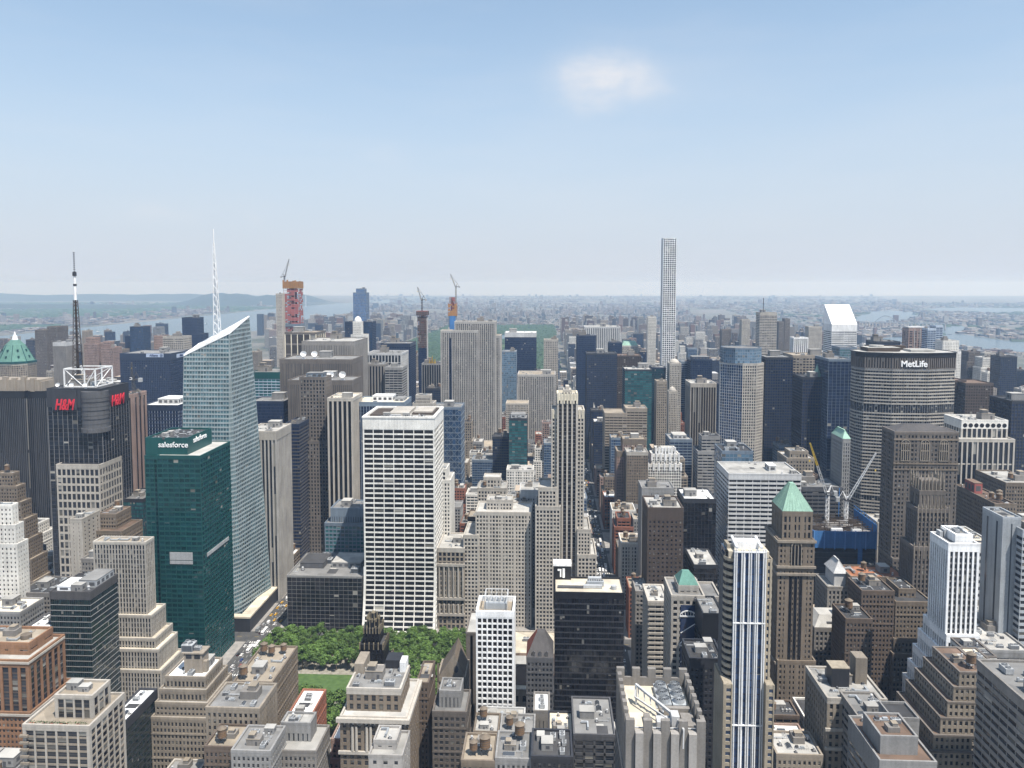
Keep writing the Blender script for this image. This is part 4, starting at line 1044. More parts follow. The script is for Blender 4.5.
# the beige setback tower
F5 = Style('pale_stone','dark',3.0,3.6,1.2,1.3,.6,.42,crown=2)
F5R = Style('pale_stone','black',4.2,3.6,1.5,.8,.9,.12,sp='dark_grey',crown=4,crownmat='cream')
r, rs = B('setback_tower', 'slender beige tower with dark window stripes stepping up at the avenue, picture centre', F5,
  [(558,577,396,700,24,F5R), (552,584,412,702,28), (539,556,489,698,34), (578,590,531,696,38), (578,596,556,693,44), (536,560,508,695,36)], roof='pale', n=2, short='slender beige setback tower', ph=1.8)
def f(b):
    q = rs[1]; m = b.mat(W('cream')); d = b.mat(W('dark_grey')); q0 = rs[0]
    for k in range(7):
        x = q0[0]+k*(q0[1]-q0[0])/6; b.box(x-.7, x+.7, q0[2]-1.3, q0[2]+.2, q0[4]-7, q0[4]+3.2, m, True)
    for x in (q[0]+1, q[0]+4, q[1]-4, q[1]-1): b.box(x-.8, x+.8, q[2]-.9, q[2]+.5, q[4]-6, q[4]+2.6, m, True)
    z = P(566, 546, 700).z; b.box(q[0]-.7, q[1]+.7, q[2]-1.2, q[2]-.3, z, z+3, m, True)
part(r, 'crown_finials', f)
def f(b):
    q = rs[0]; b.box(q[0]+5, q[1]-5, q[2]+4, q[3]-3, q[4], q[4]+5, b.mat(W('pale_stone'))); b.box(q[0]+7, q[1]-7, q[2]+6, q[3]-5, q[4]+5, q[4]+8, b.mat(W('pale_stone')))
part(r, 'penthouse', f)
B('office_block', 'pale grey office block with rows of tiny windows left of the slender setback tower', Style('pale_grey','dark',2.6,3.6,1.5,1.8,.3,.25,crown=7,crownmat='pale_grey'), [(520,540,491,760,28)], roof='pale', n=3)
B('office_block', 'beige block with a narrow dark glass slot, right end of the broad beige office block', St(SALM, wall='beige'), [(512,530,505,745,26)], roof='pale', n=3, tanks=1)
B('loft_building', 'beige stone block with rooftop temple, behind the broad beige office block', St(SALM, bay=3.4), [(478,506,489,800,30), (484,500,478,806,16)], roof='pale', n=4, tanks=1)
B('glass_office_block', 'teal glass block with grey roof plant left of the slender setback tower', St(CURT, glass='teal', wall='charcoal', pw=.3, bay=4), [(509,527,419,1050,34)], roof='grey', n=4, pen=(.1,.9,.2,.8,5,'mech','grey'))
# Fifth-Avenue-side towers beyond
B('limestone_tower', 'pale ribbed stone slab right of the great limestone slab', St(LS, bay=3.4), [(518,555,375,1400,60), (506,528,404,1330,40,St(PUNCH, wall='pale_stone'))], roof='tan', n=4, short='ribbed stone slab')
B('glass_tower', 'dark blue glass tower with a bright white top band right of the great limestone slab', St(NV, crown=9, crownmat='pale_grey', pw=.3), [(505,536,333,1640,50)], roof='white', n=2, short='white-topped dark tower')
B('glass_tower', 'light blue glass slab just right of the great limestone slab', St(CURT, glass='sky', wall='blue_grey', pw=.4, bay=3, crown=1), [(502,516,352,1500,40)], roof='grey', n=1)
B('stone_tower', 'slim beige tower with even small windows, right of the white-topped dark tower', Style('pale_stone','grey',3.6,3.8,1.7,1.7,.5,.4,crown=3), [(544,558,340,1640,30)], roof='tan', n=1)
B('glass_tower', 'narrow navy tower rising beside the avenue behind the dark blue grid tower', NV, [(577,596,336,1560,42)], roof='dark', n=1, short='narrow navy avenue tower')
B('ribbed_tower', 'pale tower with broad white marble ribs behind the dark blue grid tower', Style('pale_grey','grey',4.6,60,2.4,0,1.2,.1,crown=3,crownmat='pale_grey'), [(585,620,327,1970,60)], roof='pale', n=3, short='broad white ribbed tower')
B('glass_tower', 'small dark block between white ribbed tower and green-roofed stone tower', NV, [(609,622,343,1700,30)], roof='dark', n=1)
r, rs = B('stone_tower', 'small stone tower with a pale green flat-topped roof right of the white ribbed tower', Style('pale_stone','dark',3,4,1.4,1.2,.6,.3,crown=3), [(622,638,346,1860,30)], roof='green', n=0)
part(r, 'copper_roof', lambda b: b.frustum((rs[0][0], rs[0][1], rs[0][2], rs[0][3]), rs[0][4]+1.2, (rs[0][0]+5, rs[0][1]-5, rs[0][2]+5, rs[0][3]-5), rs[0][4]+11, b.mat(W('pale_copper'))))
B('glass_tower', 'large dark blue grid tower beside the avenue, right of the slender setback tower', St(NV, glass='navy', wall='charcoal', pw=.5, bay=3.4, sh=1.2), [(587,617,354,1420,46)], roof='dark', n=1, short='dark blue grid tower')
B('glass_tower', 'brown-black tower attached right of the dark blue grid tower', St(NV, wall='dark_brown', glass='bronze'), [(617,641,356,1480,40)], roof='brown', n=2)
B('glass_tower', 'teal blue glass tower with flat roof plant, middle right of the avenue', St(CURT, glass='teal', wall='charcoal', pw=.3, bay=5, sh=.8), [(625,652,370,1300,44)], roof='pale', n=4, short='teal blue glass tower')
B('glass_tower', 'darker teal tower joined to the right of the teal blue glass tower', St(CURT, glass='deepteal', wall='navy', pw=.3), [(652,666,368,1330,36)], roof='grey', n=1)
B('apartment_tower', 'thin white stone tower standing close left of the very tall white tower', Style('white_brick','grey',2.6,3.6,1.3,1.5,.4,.3,crown=3), [(648,656,317,1900,22)], roof='tan', n=1, short='thin white stone tower')
# super-slender white grid tower
G4 = Style('white','dark',4.7,4.75,1.3,1.3,.6,.55,crown=1.35,cw=1.2)
g4 = [k/18.0 for k in range(1, 18, 3)]
B('supertall_tower', 'very tall slender white tower with a square window grid', G4, [(663.5,676.5,238,1790,29)], roof='pale', n=0, short='very tall white grid tower', ph=.3)
B('office_tower', 'beige horizontally striped tower with two roof levels, right of the avenue', St(BANDS, wall='beige', glass='bronze', sh=2.1, crown=4), [(626,647,409,1130,34), (605,627,414,1120,44)], roof='tan', n=3, short='beige striped tower')
B('brick_tower', 'pink brick tower with ornamented top panel, in front of the beige striped tower', Style('pink','dark',3.0,3.5,1.6,1.7,.4,.3,crown=6,crownmat='tan'), [(623,646,440,960,26), (617,628,452,956,30)], roof='tan', n=2, short='pink brick tower')
B('brick_tower', 'brown brick tower with a pale arcaded top storey, beside the pink brick tower', Style('tan','dark',2.9,3.5,1.5,1.7,.4,.3,crown=3,crownmat='pale_stone'), [(627,648,453,930,26)], roof='pale', n=2, tanks=1)
SC = Style('white_brick','dark',3.0,3.6,1.0,1.2,.6,.3,crown=2.6)
r, rs = B('art_deco_tower', 'white art deco tower with stepped scalloped crown, right of the pink brick tower', SC, [(656,675,449,972,14), (652,679,455,968,20), (648,681,465,964,28)], roof='pale', n=1, short='white scalloped tower')
def f(b):
    m = b.mat(W('white'))
    for q in rs[:3]:
        for k in range(7):
            x = q[0]+k*(q[1]-q[0])/6; b.box(x-1, x+1, q[2]-1.4, q[2]+.4, q[4]-7, q[4]+2.6, m, True)
part(r, 'crown_fins', f)
B('mechanical_block', 'plain grey windowless block just behind the dark brick block right of the avenue', Style('grey','grey',6,60,5.4,0,.2,.1,crown=4), [(642,674,489,716,28)], roof='grey', n=2)
B('brick_tower', 'dark grey brick block with scattered pale blinds right of the avenue', Style('dark_brown','dark',3.4,3.6,2.0,2.0,.35,.3,crown=9,crownmat='dark_brown'), [(648,683,509,600,34)], roof='pale', n=4, short='dark grey brick block')
B('glass_tower', 'plain black glass block with a white flat roof', Style('charcoal','black',3.2,3.9,.3,.6,.2,.12,sp='black',crown=3), [(684,716,500,690,36)], roof='white', n=2, short='black block with white roof')
HB = Style('pale_grey','dark',7.5,4.0,.5,1.9,.15,.4,crown=4,crownmat='pale_grey',sp='pale_grey')
r, rs = B('office_tower', 'wide office tower banded white and dark, with a pale flat roof', HB, [(729,801,475,700,48)], roof='pale', n=5, short='white and dark banded office tower', pen=(.62,.72,.3,.6,5,'pale_grey','white'))
B('glass_office_block', 'blue glass plant block with a railed roof above the banded office tower', St(CURT, wall='blue_grey', glass='sky', pw=.4, bay=4), [(722,753,452,765,34)], roof='dark', n=5, big=True)
B('office_block', 'blue grey block with a white roof left of the banded office tower', St(BANDS, wall='blue_grey', glass='navy', sh=1.4), [(670,692,440,1050,40)], roof='pale', n=4, pen=(.2,.8,.2,.8,5,'mech','pale'))
B('office_block', 'stepped horizontally striped block below the glass-crowned octagonal tower', St(BANDS, wall='grey', sh=2), [(702,720,437,1010,22), (698,722,452,1004,34)], roof='dark', n=2)
B('stone_tower', 'narrow beige stone tower left of the round-topped tower', Style('beige','dark',3.2,3.7,1.6,1.6,.4,.3,crown=3), [(657,667,382,1150,25)], roof='tan', n=1)
r, rs = B('stone_tower', 'beige tower with a rounded top and a smaller rounded turret in front', Style('pale_stone','dark',2.7,3.7,1.5,1.4,.5,.3,crown=3), [(670,681,364,1300,26), (669,677,392,1240,16)], roof='pale', n=0, short='round-topped tower')
part(r, 'rounded_top', lambda b: [b.cyl((q[0]+q[1])/2, (q[2]+q[3])/2, q[4]+a, q[4]+c, (q[1]-q[0])*k0, (q[1]-q[0])*k1, 14, b.mat(W('pale_stone'))) for q in rs for a, c, k0, k1 in ((0,3,.46,.44),(3,6,.44,.3),(6,8,.3,.05))])
B('glass_tower', 'blue grey slim tower between round-topped tower and dark lined tower', St(BANDS, wall='blue_grey', glass='navy', sh=1.3), [(681,691,362,1420,30)], roof='grey', n=1)
B('glass_tower', 'dark navy tower with two pale roof lines, right of the round-topped tower', St(NV, crown=2), [(691,712,360,1380,40)], roof='grey', n=2, pen=(.1,.9,.2,.8,5,'navy','grey'))
B('ribbed_tower', 'brown tower with pale vertical fins and a white flat roof', Style('pale_stone','bronze',3.6,60,.8,0,.8,.1,sp='bronze',crown=5,crownmat='pale_stone'), [(691,716,384,1150,44)], roof='pale', n=4, short='brown finned tower')
B('glass_tower', 'narrow navy wedge right of the brown finned tower', NV, [(716,723,384,1165,40)], roof='dark', n=0)
# ================================================================== right half
# octagonal tower with a glass crown
def octo(px0, px1, py, Y, D, cut, st, z0=0, zt=None):
    x0, x1 = P(px0, py, Y).x, P(px1, py, Y).x; c = cut
    return [(x0+c, Y), (x1-c, Y), (x1, Y+c), (x1, Y+D-c), (x1-c, Y+D), (x0+c, Y+D), (x0, Y+D-c), (x0, Y+c)]
def poly_tower(name, label, pts_tiers, parts, short, cat='skyscraper', roof='grey', pm=None):
    xs = [p[0] for p in pts_tiers[0][0]]; ys = [p[1] for p in pts_tiers[0][0]]
    r = thing(name, label, cat, (sum(xs)/len(xs), sum(ys)/len(ys), 0)); core, bars, rb = MB(), MB(), MB(); h = 0
    for pts, z0, z1, st in pts_tiers:
        tower_shell(core, bars, pts, z0, z1, st); s0 = st[0] if isinstance(st, list) else st; roof_poly(rb, pts, z1, roof, pm or s0.crownmat, .8, .5, max(s0.pd, s0.sd)+.12); h = max(h, z1)
        xs = [p[0] for p in pts]; ys = [p[1] for p in pts]; FOOT.append((min(xs), max(xs), min(ys), max(ys), z1, r))
    core.build('glass_wall', r); bars.build('facade', r); rb.build('roof', r); LAND.append((r, short)); r['_h'] = h
    return r
zt = P(745, 349, 1010).z; zc = P(745, 364, 1010).z
o1 = octo(724, 766, 364, 1010, 50, 12, None); o1[0] = (P(743, 364, 1010).x, 1010); o1[7] = (o1[7][0], 1030); o1[6] = (o1[6][0], 1036)
GS1 = Style('pale_stone','dark',3.0,3.8,1.1,1.2,.5,.4,crown=2); GS2 = Style('pale_grey','blue',3.0,3.8,.45,.5,.3,.2,crown=2)
o2 = octo(726, 764, 350, 1014, 44, 12, None)
poly_tower('octagonal_tower', 'octagonal grey stone tower with a tall glass crown, right of centre',
  [(o1, 0, zc, [GS1]*5+[GS2]*3), (o2, zc, zt, St(CURT, glass='sky', wall='blue_grey', pw=.5, bay=3, crown=1))], None, 'glass-crowned octagonal tower')
# elongated octagon, dark crown with white letters
Y0 = 880
V = [(893,Y0),(929,Y0),(953,Y0+9)]
pts = [tuple(P(893,354,Y0).xy), tuple(P(929,354,Y0).xy), tuple(P(954.5,354,Y0+10).xy)]
xl, xr = P(865,354,Y0+10).x, pts[2][0]; xe = xl-3; cxm = (xl+xr)/2
pl = [(P(893,354,Y0).x, Y0), (P(929,354,Y0).x, Y0), (xr, Y0+9), (xr+5, Y0+22), (xr+5, Y0+34), (xr, Y0+47), (P(929,354,Y0).x, Y0+56), (P(893,354,Y0).x, Y0+56), (xl, Y0+47), (xl-5, Y0+34), (xl-5, Y0+22), (xl, Y0+9)]
zt = P(910, 354, Y0).z; zcr = P(910, 369.5, Y0).z
def gapf(py): return P(910, py, Y0).z/zcr
ML = Style('grey','dark',2.7,3.75,.4,1.5,.3,.8,crown=1.5,sp='pale_stone',gaps=((gapf(411),gapf(406.6)),(gapf(502),gapf(497))))
r = poly_tower('octagonal_tower', 'huge faceted grey tower with a dark crown bearing white letters', [(pl, 0, zcr, ML)], None, 'huge lettered tower', roof='grey')
core, bars, rb = MB(), MB(), MB()
CR = Style('taupe','bronze',2.7,60,1.2,0,1.0,.1,crown=4.5,crownmat='black')
tower_shell(core, bars, pl, zcr, zt, CR); core.build('crown_wall', r); bars.build('crown_ribs', r)
big = [((p[0]-cxm)*1.035+cxm, (p[1]-Y0-28)*1.06+Y0+28) for p in pl]
roof_poly(rb, big, zt+.6, 'pale', 'black', .6, 2.2, .3); rb.build('crown_roof', r)
def f(b):
    m = b.mat(W('bronze')); p = b.mat(RM('pale')); z = zt+1
    b.box(xl+8, cxm-5, Y0+22, Y0+44, z, z+4, m); b.box(xl+8, cxm-5, Y0+22, Y0+44, z+4.01, z+4.4, p); b.box(cxm+6, xr-16, Y0+20, Y0+40, z, z+2.2, p); b.cyl(xl+22, Y0+33, z+4.4, z+6.4, 8, n=16, m=p); b.box(xl+16, cxm+12, Y0+46, Y0+52, z, z+5, m)
part(r, 'penthouse', f)
pc = P(913.5, 364, Y0)
text_part(r, 'MetLife', 'sign_letters', (pc.x, Y0-1.7, pc.z), 9.6, wh, 'S', .055, .8)
FOOT[-1] = (xl-5, xr+5, Y0, Y0+56, zt, r)

# white wedge-topped tower
x0, x1 = P(832, 325, 1600).x, P(857, 325, 1600).x; zf = P(845, 324.5, 1600).z; D = 47; zbk = P(840, 304.5, 1600+D).z
CT = St(BANDS, wall='white', glass='dark', sh=2.0, crown=14, crownmat='white', sd=.3, bay=30)
r = thing('wedge_topped_tower', 'white banded tower with a dazzling slanted roof, upper right', 'skyscraper', ((x0+x1)/2, 1620, 0))
core, bars = MB(), MB(); tower_shell(core, bars, [(x0, 1600), (x1, 1600), (x1, 1600+D), (x0, 1600+D)], 0, zf, CT); core.build('glass_wall', r); bars.build('facade', r)
def f(b):
    m = b.mat(W('white')); e = .4
    a, b2, c, d = (x0-e, 1600-e, zf), (x1+e, 1600-e, zf), (x1+e, 1600+D*.94, zbk), (x0-e, 1600+D*.94, zbk)
    b.quad(a, b2, c, d, m); b.quad(d, c, (c[0], 1600+D+.4, zbk), (d[0], 1600+D+.4, zbk), m)
    b.poly([b2, (x1+e, 1600+D+.4, zf), (x1+e, 1600+D+.4, zbk), c], m); b.poly([a, d, (x0-e, 1600+D+.4, zbk), (x0-e, 1600+D+.4, zf)], m)
    b.quad((x1+e, 1600+D+.4, zf), (x0-e, 1600+D+.4, zf), (x0-e, 1600+D+.4, zbk), (x1+e, 1600+D+.4, zbk), m)
part(r, 'slanted_roof', f); FOOT.append((x0, x1, 1600, 1647, zf, r)); LAND.append((r, 'white wedge-topped tower')); r['_h'] = zf

ND = St(NV, wall='charcoal', glass='navy')
lst = [
 ('glass_tower', 'dark navy tower right of the glass-crowned octagonal tower', ND, [(766,793,358,1080,46)], 'grey', 3, 'dark navy tower by the octagon'),
 ('office_tower', 'beige gridded office slab below the white wedge-topped tower', Style('beige','dark',4.5,3.9,1.2,1.8,.5,.45,crown=3), [(793,829,356,1130,46)], 'tan', 4, 'beige gridded slab'),
 ('glass_tower', 'black glass tower, right of the beige gridded slab, with a small green rooftop cone', ND, [(803,829,378,1000,40)], 'dark', 1, 'black tower with the green cone'),
 ('glass_tower', 'dark blue tower with bright vertical lines next to the huge lettered tower', St(ND, wall='blue_grey', pw=.35, bay=5, sh=.3), [(829,853,360,980,50)], 'grey', 2, 'blue lined tower'),
 ('glass_office_block', 'small teal glass top left of the huge lettered tower', St(CURT, glass='teal', wall='blue_grey', pw=.3), [(840,857,348,1230,36)], 'grey', 0, None),
 ('glass_tower', 'dark flat-topped tower appearing just behind the huge lettered tower', ND, [(876,900,342,1300,40)], 'grey', 2, None),
 ('apartment_tower', 'white and brown tower topped by a gate-like frame, behind the huge lettered tower', Style('pink','dark',8,3.6,2.2,1.2,.6,.2,crown=4), [(909,926,329,1700,30)], 'red', 0, 'gate-topped tower'),
 ('glass_tower', 'blue grey round-cornered tower right of the gate-topped tower', St(BANDS, wall='pale_blue', glass='blue', sh=1.4), [(928,936,329,1650,26),(936,943,326,1670,26)], 'grey', 1, None),
 ('apartment_tower', 'plain white apartment slab above the right end of the huge lettered tower', Style('white_brick','grey',3.2,3.2,1.6,1.6,.3,.25,crown=3), [(943,959,341,1600,30),(955,961,352,1580,30)], 'pale', 2, 'plain white slab'),
 ('glass_tower', 'brown black pair of blocks right of the huge lettered tower', St(ND, wall='dark_brown', glass='bronze'), [(955,966,381,1080,40),(966,993,384,1060,44)], 'brown', 3, 'brown black pair of blocks'),
 ('apartment_tower', 'purple brown stepped apartment tower right of the plain white slab', St(BRICK, wall='taupe'), [(969,980,352,1700,30),(967,983,362,1690,34)], 'brown', 1, None),
 ('apartment_tower', 'white stepped terrace building in the right distance', St(BRICK, wall='white_brick'), [(983,994,358,1650,30),(981,998,368,1640,30)], 'pale', 2, None),
 ('glass_tower', 'navy slab standing alone in the right distance by the river', ND, [(1001,1017,357,1500,34)], 'dark', 1, 'lone navy slab'),
 ('glass_tower', 'black tower cut by the right edge of the photo', ND, [(1012,1045,402,900,44)], 'dark', 1, None),
 ('office_tower', 'pale banded tower with a dark slit and an aerial, left of the white wedge-topped tower', St(BANDS, wall='pale_stone', sh=2.2, crown=6), [(760,777,313,1900,34)], 'grey', 2, 'banded tower with the aerial'),
 ('apartment_tower', 'tower with black and white vertical stripes, left of the white wedge-topped tower', Style('white','black',5,60,2.3,0,.6,.1,crown=2), [(794,808,338,2000,32)], 'pale', 1, None),
 ('apartment_tower', 'pale grey apartment slab between the striped tower and the wedge-topped tower', St(BRICK, wall='pale_stone'), [(809,822,327,2200,32)], 'pale', 1, None),
 ('apartment_tower', 'pair of purple grey apartment towers right of the banded tower with the aerial', St(BRICK, wall='taupe'), [(779,784,322,2400,28),(785,790,319,2420,28)], 'brown', 0, None),
 ('apartment_tower', 'slim beige tower midway between the tall white grid tower and the banded tower', St(BRICK, wall='pale_stone'), [(742,750,320,2300,28)], 'tan', 0, None),
 ('apartment_tower', 'mauve tower cluster member standing highest right of the tall white grid tower', St(BRICK, wall='taupe'), [(722,731,330,2350,28)], 'brown', 0, None),
 ('office_block', 'beige stone block with recessed top storeys behind the banded office tower', Style('beige','dark',3.2,3.7,1.6,1.7,.4,.35,crown=2), [(790,808,452,850,18),(787,814,459,845,34)], 'pale', 4, None),
 ('brick_tower', 'small red brown brick block left of the cranes', St(BRICK, wall='brown'), [(808,818,476,800,14)], 'brown', 1, None),
 ('office_block', 'dark low block with long flat roof decks under the crane jibs', St(BANDS, wall='dark_grey', sh=2), [(801,842,488,770,40)], 'grey', 8, None),
]
for nm, lb, st, ti, rf, n, sh in lst: B(nm, lb, st, ti, roof=rf, n=n, short=sh)
# aerial and gate frame
for nm, sh in (('aerial', 'banded tower with the aerial'),):
    r = [q for q in LAND if q[1] == sh][0][0]; v = P(763.5, 311, 1910)
    part(r, 'aerial', lambda b: b.rod((v.x, 1912, v.z), (v.x, 1912, P(763.5, 298, 1910).z), .9, b.mat(W('charcoal')), 6))
r = [q for q in LAND if q[1] == 'gate-topped tower'][0][0]
def f(b):
    z = r['_h']; m = b.mat(W('pale_grey')); d = b.mat(W('dark_brown')); a, c = P(909, 329, 1700).x, P(926, 329, 1700).x
    b.box(a, a+9, 1701, 1728, z, z+2, d); b.box(c-9, c, 1701, 1728, z, z+2, d); b.box(a, c, 1702, 1726, z+2, z+5, m)
    for x in (a+12, c-12): b.box(x-.5, x+.5, 1699, 1700, 40, z, m)
part(r, 'gate_frame', f)
r = [q for q in LAND if q[1] == 'black tower with the green cone'][0][0]
v = P(817, 377, 1012); part(r, 'copper_cone', lambda b: (b.cyl(v.x, 1012, v.z-2, v.z+4, 5, 4.5, 8, b.mat(W('pale_copper'))), b.cyl(v.x, 1012, v.z+4, v.z+17, 4.5, .2, 8, b.mat(W('pale_copper')))))

# pitched copper roofed tower behind the cranes
r, rs = B('stone_tower', 'dark-windowed grey tower with a white and green pitched roof, behind the cranes', Style('grey','dark',2.6,3.7,1.2,1.2,.4,.3,crown=3), [(843,850,440,775,30)], roof='grey', n=0, short='green pitched-roof tower')
q = rs[0]; part(r, 'pitched_roof', lambda b: b.frustum((q[0]-.6, q[1]+.6, q[2]-.6, q[3]+.6), q[4]+1.3, (q[0]+4, q[1]-4, q[2]+6, q[3]-6), P(845, 428, 790).z, b.mat(W('pale_copper'))))

# brown stone tower with hipped roof and tall traceried windows
LN = Style('tan','dark',3.1,3.65,1.3,1.5,.5,.42,crown=1.5,group=3)
r, rs = B('stone_tower', 'massive brown stone tower with a dark hipped roof, before the huge lettered tower', St(LN, wall='taupe'), [(895,958,433,640,23), (893,959,560,636,27)], roof='dark', n=0, short='brown hip-roofed tower', lowroof='tan')
q = rs[0]
def f(b): b.frustum((q[0]+1, q[1]-1, q[2]+1, q[3]-1), q[4]+1, (q[0]+12, q[1]-16, q[2]+10, q[3]-9), P(920, 423, 655).z, b.mat(W('slate')))
part(r, 'hipped_roof', f)
def f(b):
    s = b.mat(W('beige')); d = b.mat(GM('black')); w = q[1]-q[0]; za, zb = P(920, 461, 640).z, P(920, 441, 640).z
    for c in (.17, .48, .78):
        x = q[0]+c*w; h = 3.4
        b.box(x-h, x+h, q[2]-.75, q[2]-.6, za, zb-2, d, True)
        for k in range(5): b.box(x-h+k*h/2-.3, x-h+k*h/2+.3, q[2]-1.1, q[2]-.62, za, zb-2+ (2-abs(k-2))*1.0, s, True)
        for z in (za, (za+zb)/2, zb-2.4): b.box(x-h-.2, x+h+.2, q[2]-1.0, q[2]-.63, z, z+.6, s, True)
        n = 8
        for i in range(n):
            a0, a1 = math.pi*i/n, math.pi*(i+1)/n; b.rod((x+h*math.cos(a0), q[2]-.8, zb-2+h*math.sin(a0)*.9), (x+h*math.cos(a1), q[2]-.8, zb-2+h*math.sin(a1)*.9), .38, s)
part(r, 'traceried_window', f)
for z in (q[4]-6, P(920,463,640).z-1, P(920,470,640).z, 60): part(r, 'string_course', lambda b: b.box(q[0]-.9, q[1]+.9, q[2]-.95, q[2]-.5, z, z+1.2, b.mat(W('tan')), True))
# gothic crowned tower
GT = Style('tan','dark',2.7,3.6,1.3,1.2,.6,.3,crown=2)
r, rs = B('gothic_tower', 'brown gothic tower with spiky pinnacled crown in front of the brown hip-roofed tower', St(GT, wall='taupe'), [(920,945,492,570,13), (918,949,510,567,17), (914,953,548,564,21)], roof='dark', n=0, short='spiky gothic tower', lowroof='dark')
q = rs[0]
def f(b):
    m = b.mat(W('beige')); w = q[1]-q[0]; d = b.mat(GM('black')); zt = P(932, 477, 570).z
    b.box(q[0]+2, q[1]-2, q[2]+2, q[3]-2, q[4], zt-3, b.mat(W('taupe')))
    for k in range(7):
        x = q[0]+1+k*(w-2)/6; h = zt-q[4]
        for y in (q[2]+.3, q[3]-.6): b.cyl(x, y, q[4]-16, q[4]+h*.7, .75, .7, 6, m); spike(b, x, y, q[4]+h*.7, q[4]+h*(1.1 if k % 2 else .95), .9, m)
        if k < 6: b.box(x+.9, x+(w-2)/6-.9, q[2]+1.8, q[2]+1.95, q[4]+1, zt-6, d, True)
    for k in range(4):
        y = q[2]+3+k*4
        for x in (q[0], q[1]): b.cyl(x, y, q[4]-10, q[4]+10, .7, .6, 6, m); spike(b, x, y, q[4]+10, q[4]+15, .8, m)
    for s in rs[1:]:
        for k in range(9):
            x = s[0]+k*(s[1]-s[0])/8; b.cyl(x, s[2]-.3, s[4]-8, s[4]+2, .6, .5, 6, m); spike(b, x, s[2]-.3, s[4]+2, s[4]+4.5, .6, m)
part(r, 'pinnacles', f)
# white glazed top right block with arches
AR = Style('pale_stone','dark',5.2,60,1.5,0,.8,.1,crown=2)
r, rs = B('office_tower', 'white tower of three stacked tiers with round openings along its top', AR, [(962,1007,421,812,34,St(AR, crown=8, fl=60, crownmat='white_brick')), (957,1014,440,800,46,St(AR, sh=1.4, fl=24))], roof='pale', n=6, short='white three-tier tower')
def f(b):
    s = rs[0]; m = b.mat(GM('black')); wl = s[1]-s[0]
    for k in range(8):
        x = s[0]+(k+.5)*wl/8; n = 10; rr = 2.3; z = s[4]-4.5
        b.poly([(x+rr*math.cos(2*math.pi*i/n), s[2]-1.0, z+rr*math.sin(2*math.pi*i/n)) for i in range(n)], m)
part(r, 'round_openings', f)
B('brick_block', 'long brown brick block with water tanks and maroon roof house, under the white three-tier tower', St(BRICK, wall='tan'), [(995,1016,505,640,62)], roof='brown', n=8, tanks=3, pen=(.1,.5,.55,.8,9,'netting_red','brown'), short='long brown brick block')
B('brick_block', 'brown brick block cut by the right photo edge behind the long brown block', St(BRICK, wall='tan'), [(1006,1040,484,720,50)], roof='pale', n=5, tanks=1)
B('slab_tower', 'blank pale grey slab tower with a stripe at the right edge of the photo', Style('steel','grey',9,60,8.2,0,.1,.1,crown=3,crownmat='steel'), [(1003,1021,519,480,22)], roof='grey', n=2, short='blank grey slab')
B('slab_tower', 'window-banded grey slab at the right edge beside the blank grey slab', St(BANDS, wall='steel', sh=1.8), [(1023,1060,532,474,30)], roof='grey', n=2)
B('low_block', 'low dark banded block with white roof houses left of the blank grey slab', St(BANDS, wall='dark_grey', sh=1.8), [(979,1014,628,500,48)], roof='pale', n=6)
B('parking_block', 'pale flat-roofed block with open grey decks right of the white striped tower', Style('pale_grey','dark',9,5,1.2,2.4,.3,.4,crown=5), [(970,995,545,560,40)], roof='cream', n=5)
B('low_block', 'low grey block with a green terrace left of the window-banded grey slab', St(BANDS, wall='grey', sh=2), [(990,1030,652,455,40)], roof='pale', n=5)

# tower site with blue netting, under two cranes
x0, x1 = P(814, 530, 700).x, P(876, 530, 700).x; zt = P(845, 531, 700).z; D = 52
r = thing('construction_site', 'unfinished steel frame wrapped in blue netting beneath two cranes', 'building site', ((x0+x1)/2, 725, 0))
part(r, 'steel_frame', lambda b: floors_open(b, x0, x1, 700, 700+D, 2, zt-8, 4.5, b.mat(W('dark_grey')), b.mat(W('charcoal')), b.mat(W('navy')), .6, random.Random(4)))
def f(b):
    m = b.mat(W('netting_blue')); s = b.mat(wallmat('wall_net_seam', (.10,.24,.50))); zb = P(845, 548, 700).z
    b.box(x0-.6, x1+.6, 699.0, 699.5, zb, zt, m, True); b.box(x1+.2, x1+.7, 699.6, 700+D, zb, zt+6, m, True); b.box(x0-.7, x0-.2, 699.6, 700+D, zb, zt, m, True)
    for k in range(7): x = x0+k*(x1-x0)/6; b.box(x-.5, x+.5, 698.7, 698.95, zb-1, zt+.6, s, True)
    b.box(x1-16, x1-12, 698.6, 698.9, zb-46, zb, m, True)
part(r, 'blue_netting', f)
def f(b):
    m = b.mat(W('bronze')); c = b.mat(W('concrete')); w = b.mat(W('white')); g = random.Random(11)
    b.box(x0+1, x1-1, 701, 699+D, zt-4, zt-2.5, b.mat(W('dark_grey')))
    for k in range(60): 
        x, y = g.uniform(x0+2, x1-6), g.uniform(703, 745); L = g.uniform(2, 9); b.box(x, x+L, y, y+g.uniform(.4, 1.6), zt-2.5, zt-2.5+g.uniform(.4, 3.6), m if k % 4 else c)
    for i in range(7):
        for j in range(5): b.rod((x0+2+i*(x1-x0-4)/6, 703+j*11, zt-2.5), (x0+2+i*(x1-x0-4)/6, 703+j*11, zt+g.uniform(0, 6)), .35, m)
    for k in range(7): b.rod((x0+2, 703+k*7, zt+1.5), (x1-2, 703+k*7, zt+1.5), .3, m)
    b.box(x0+16, x0+26, 701, 704, zt-2.5, zt+1.6, w); b.box(x1-20, x1-12, 702, 706, zt-2.5, zt+1, w)
part(r, 'working_deck', f)
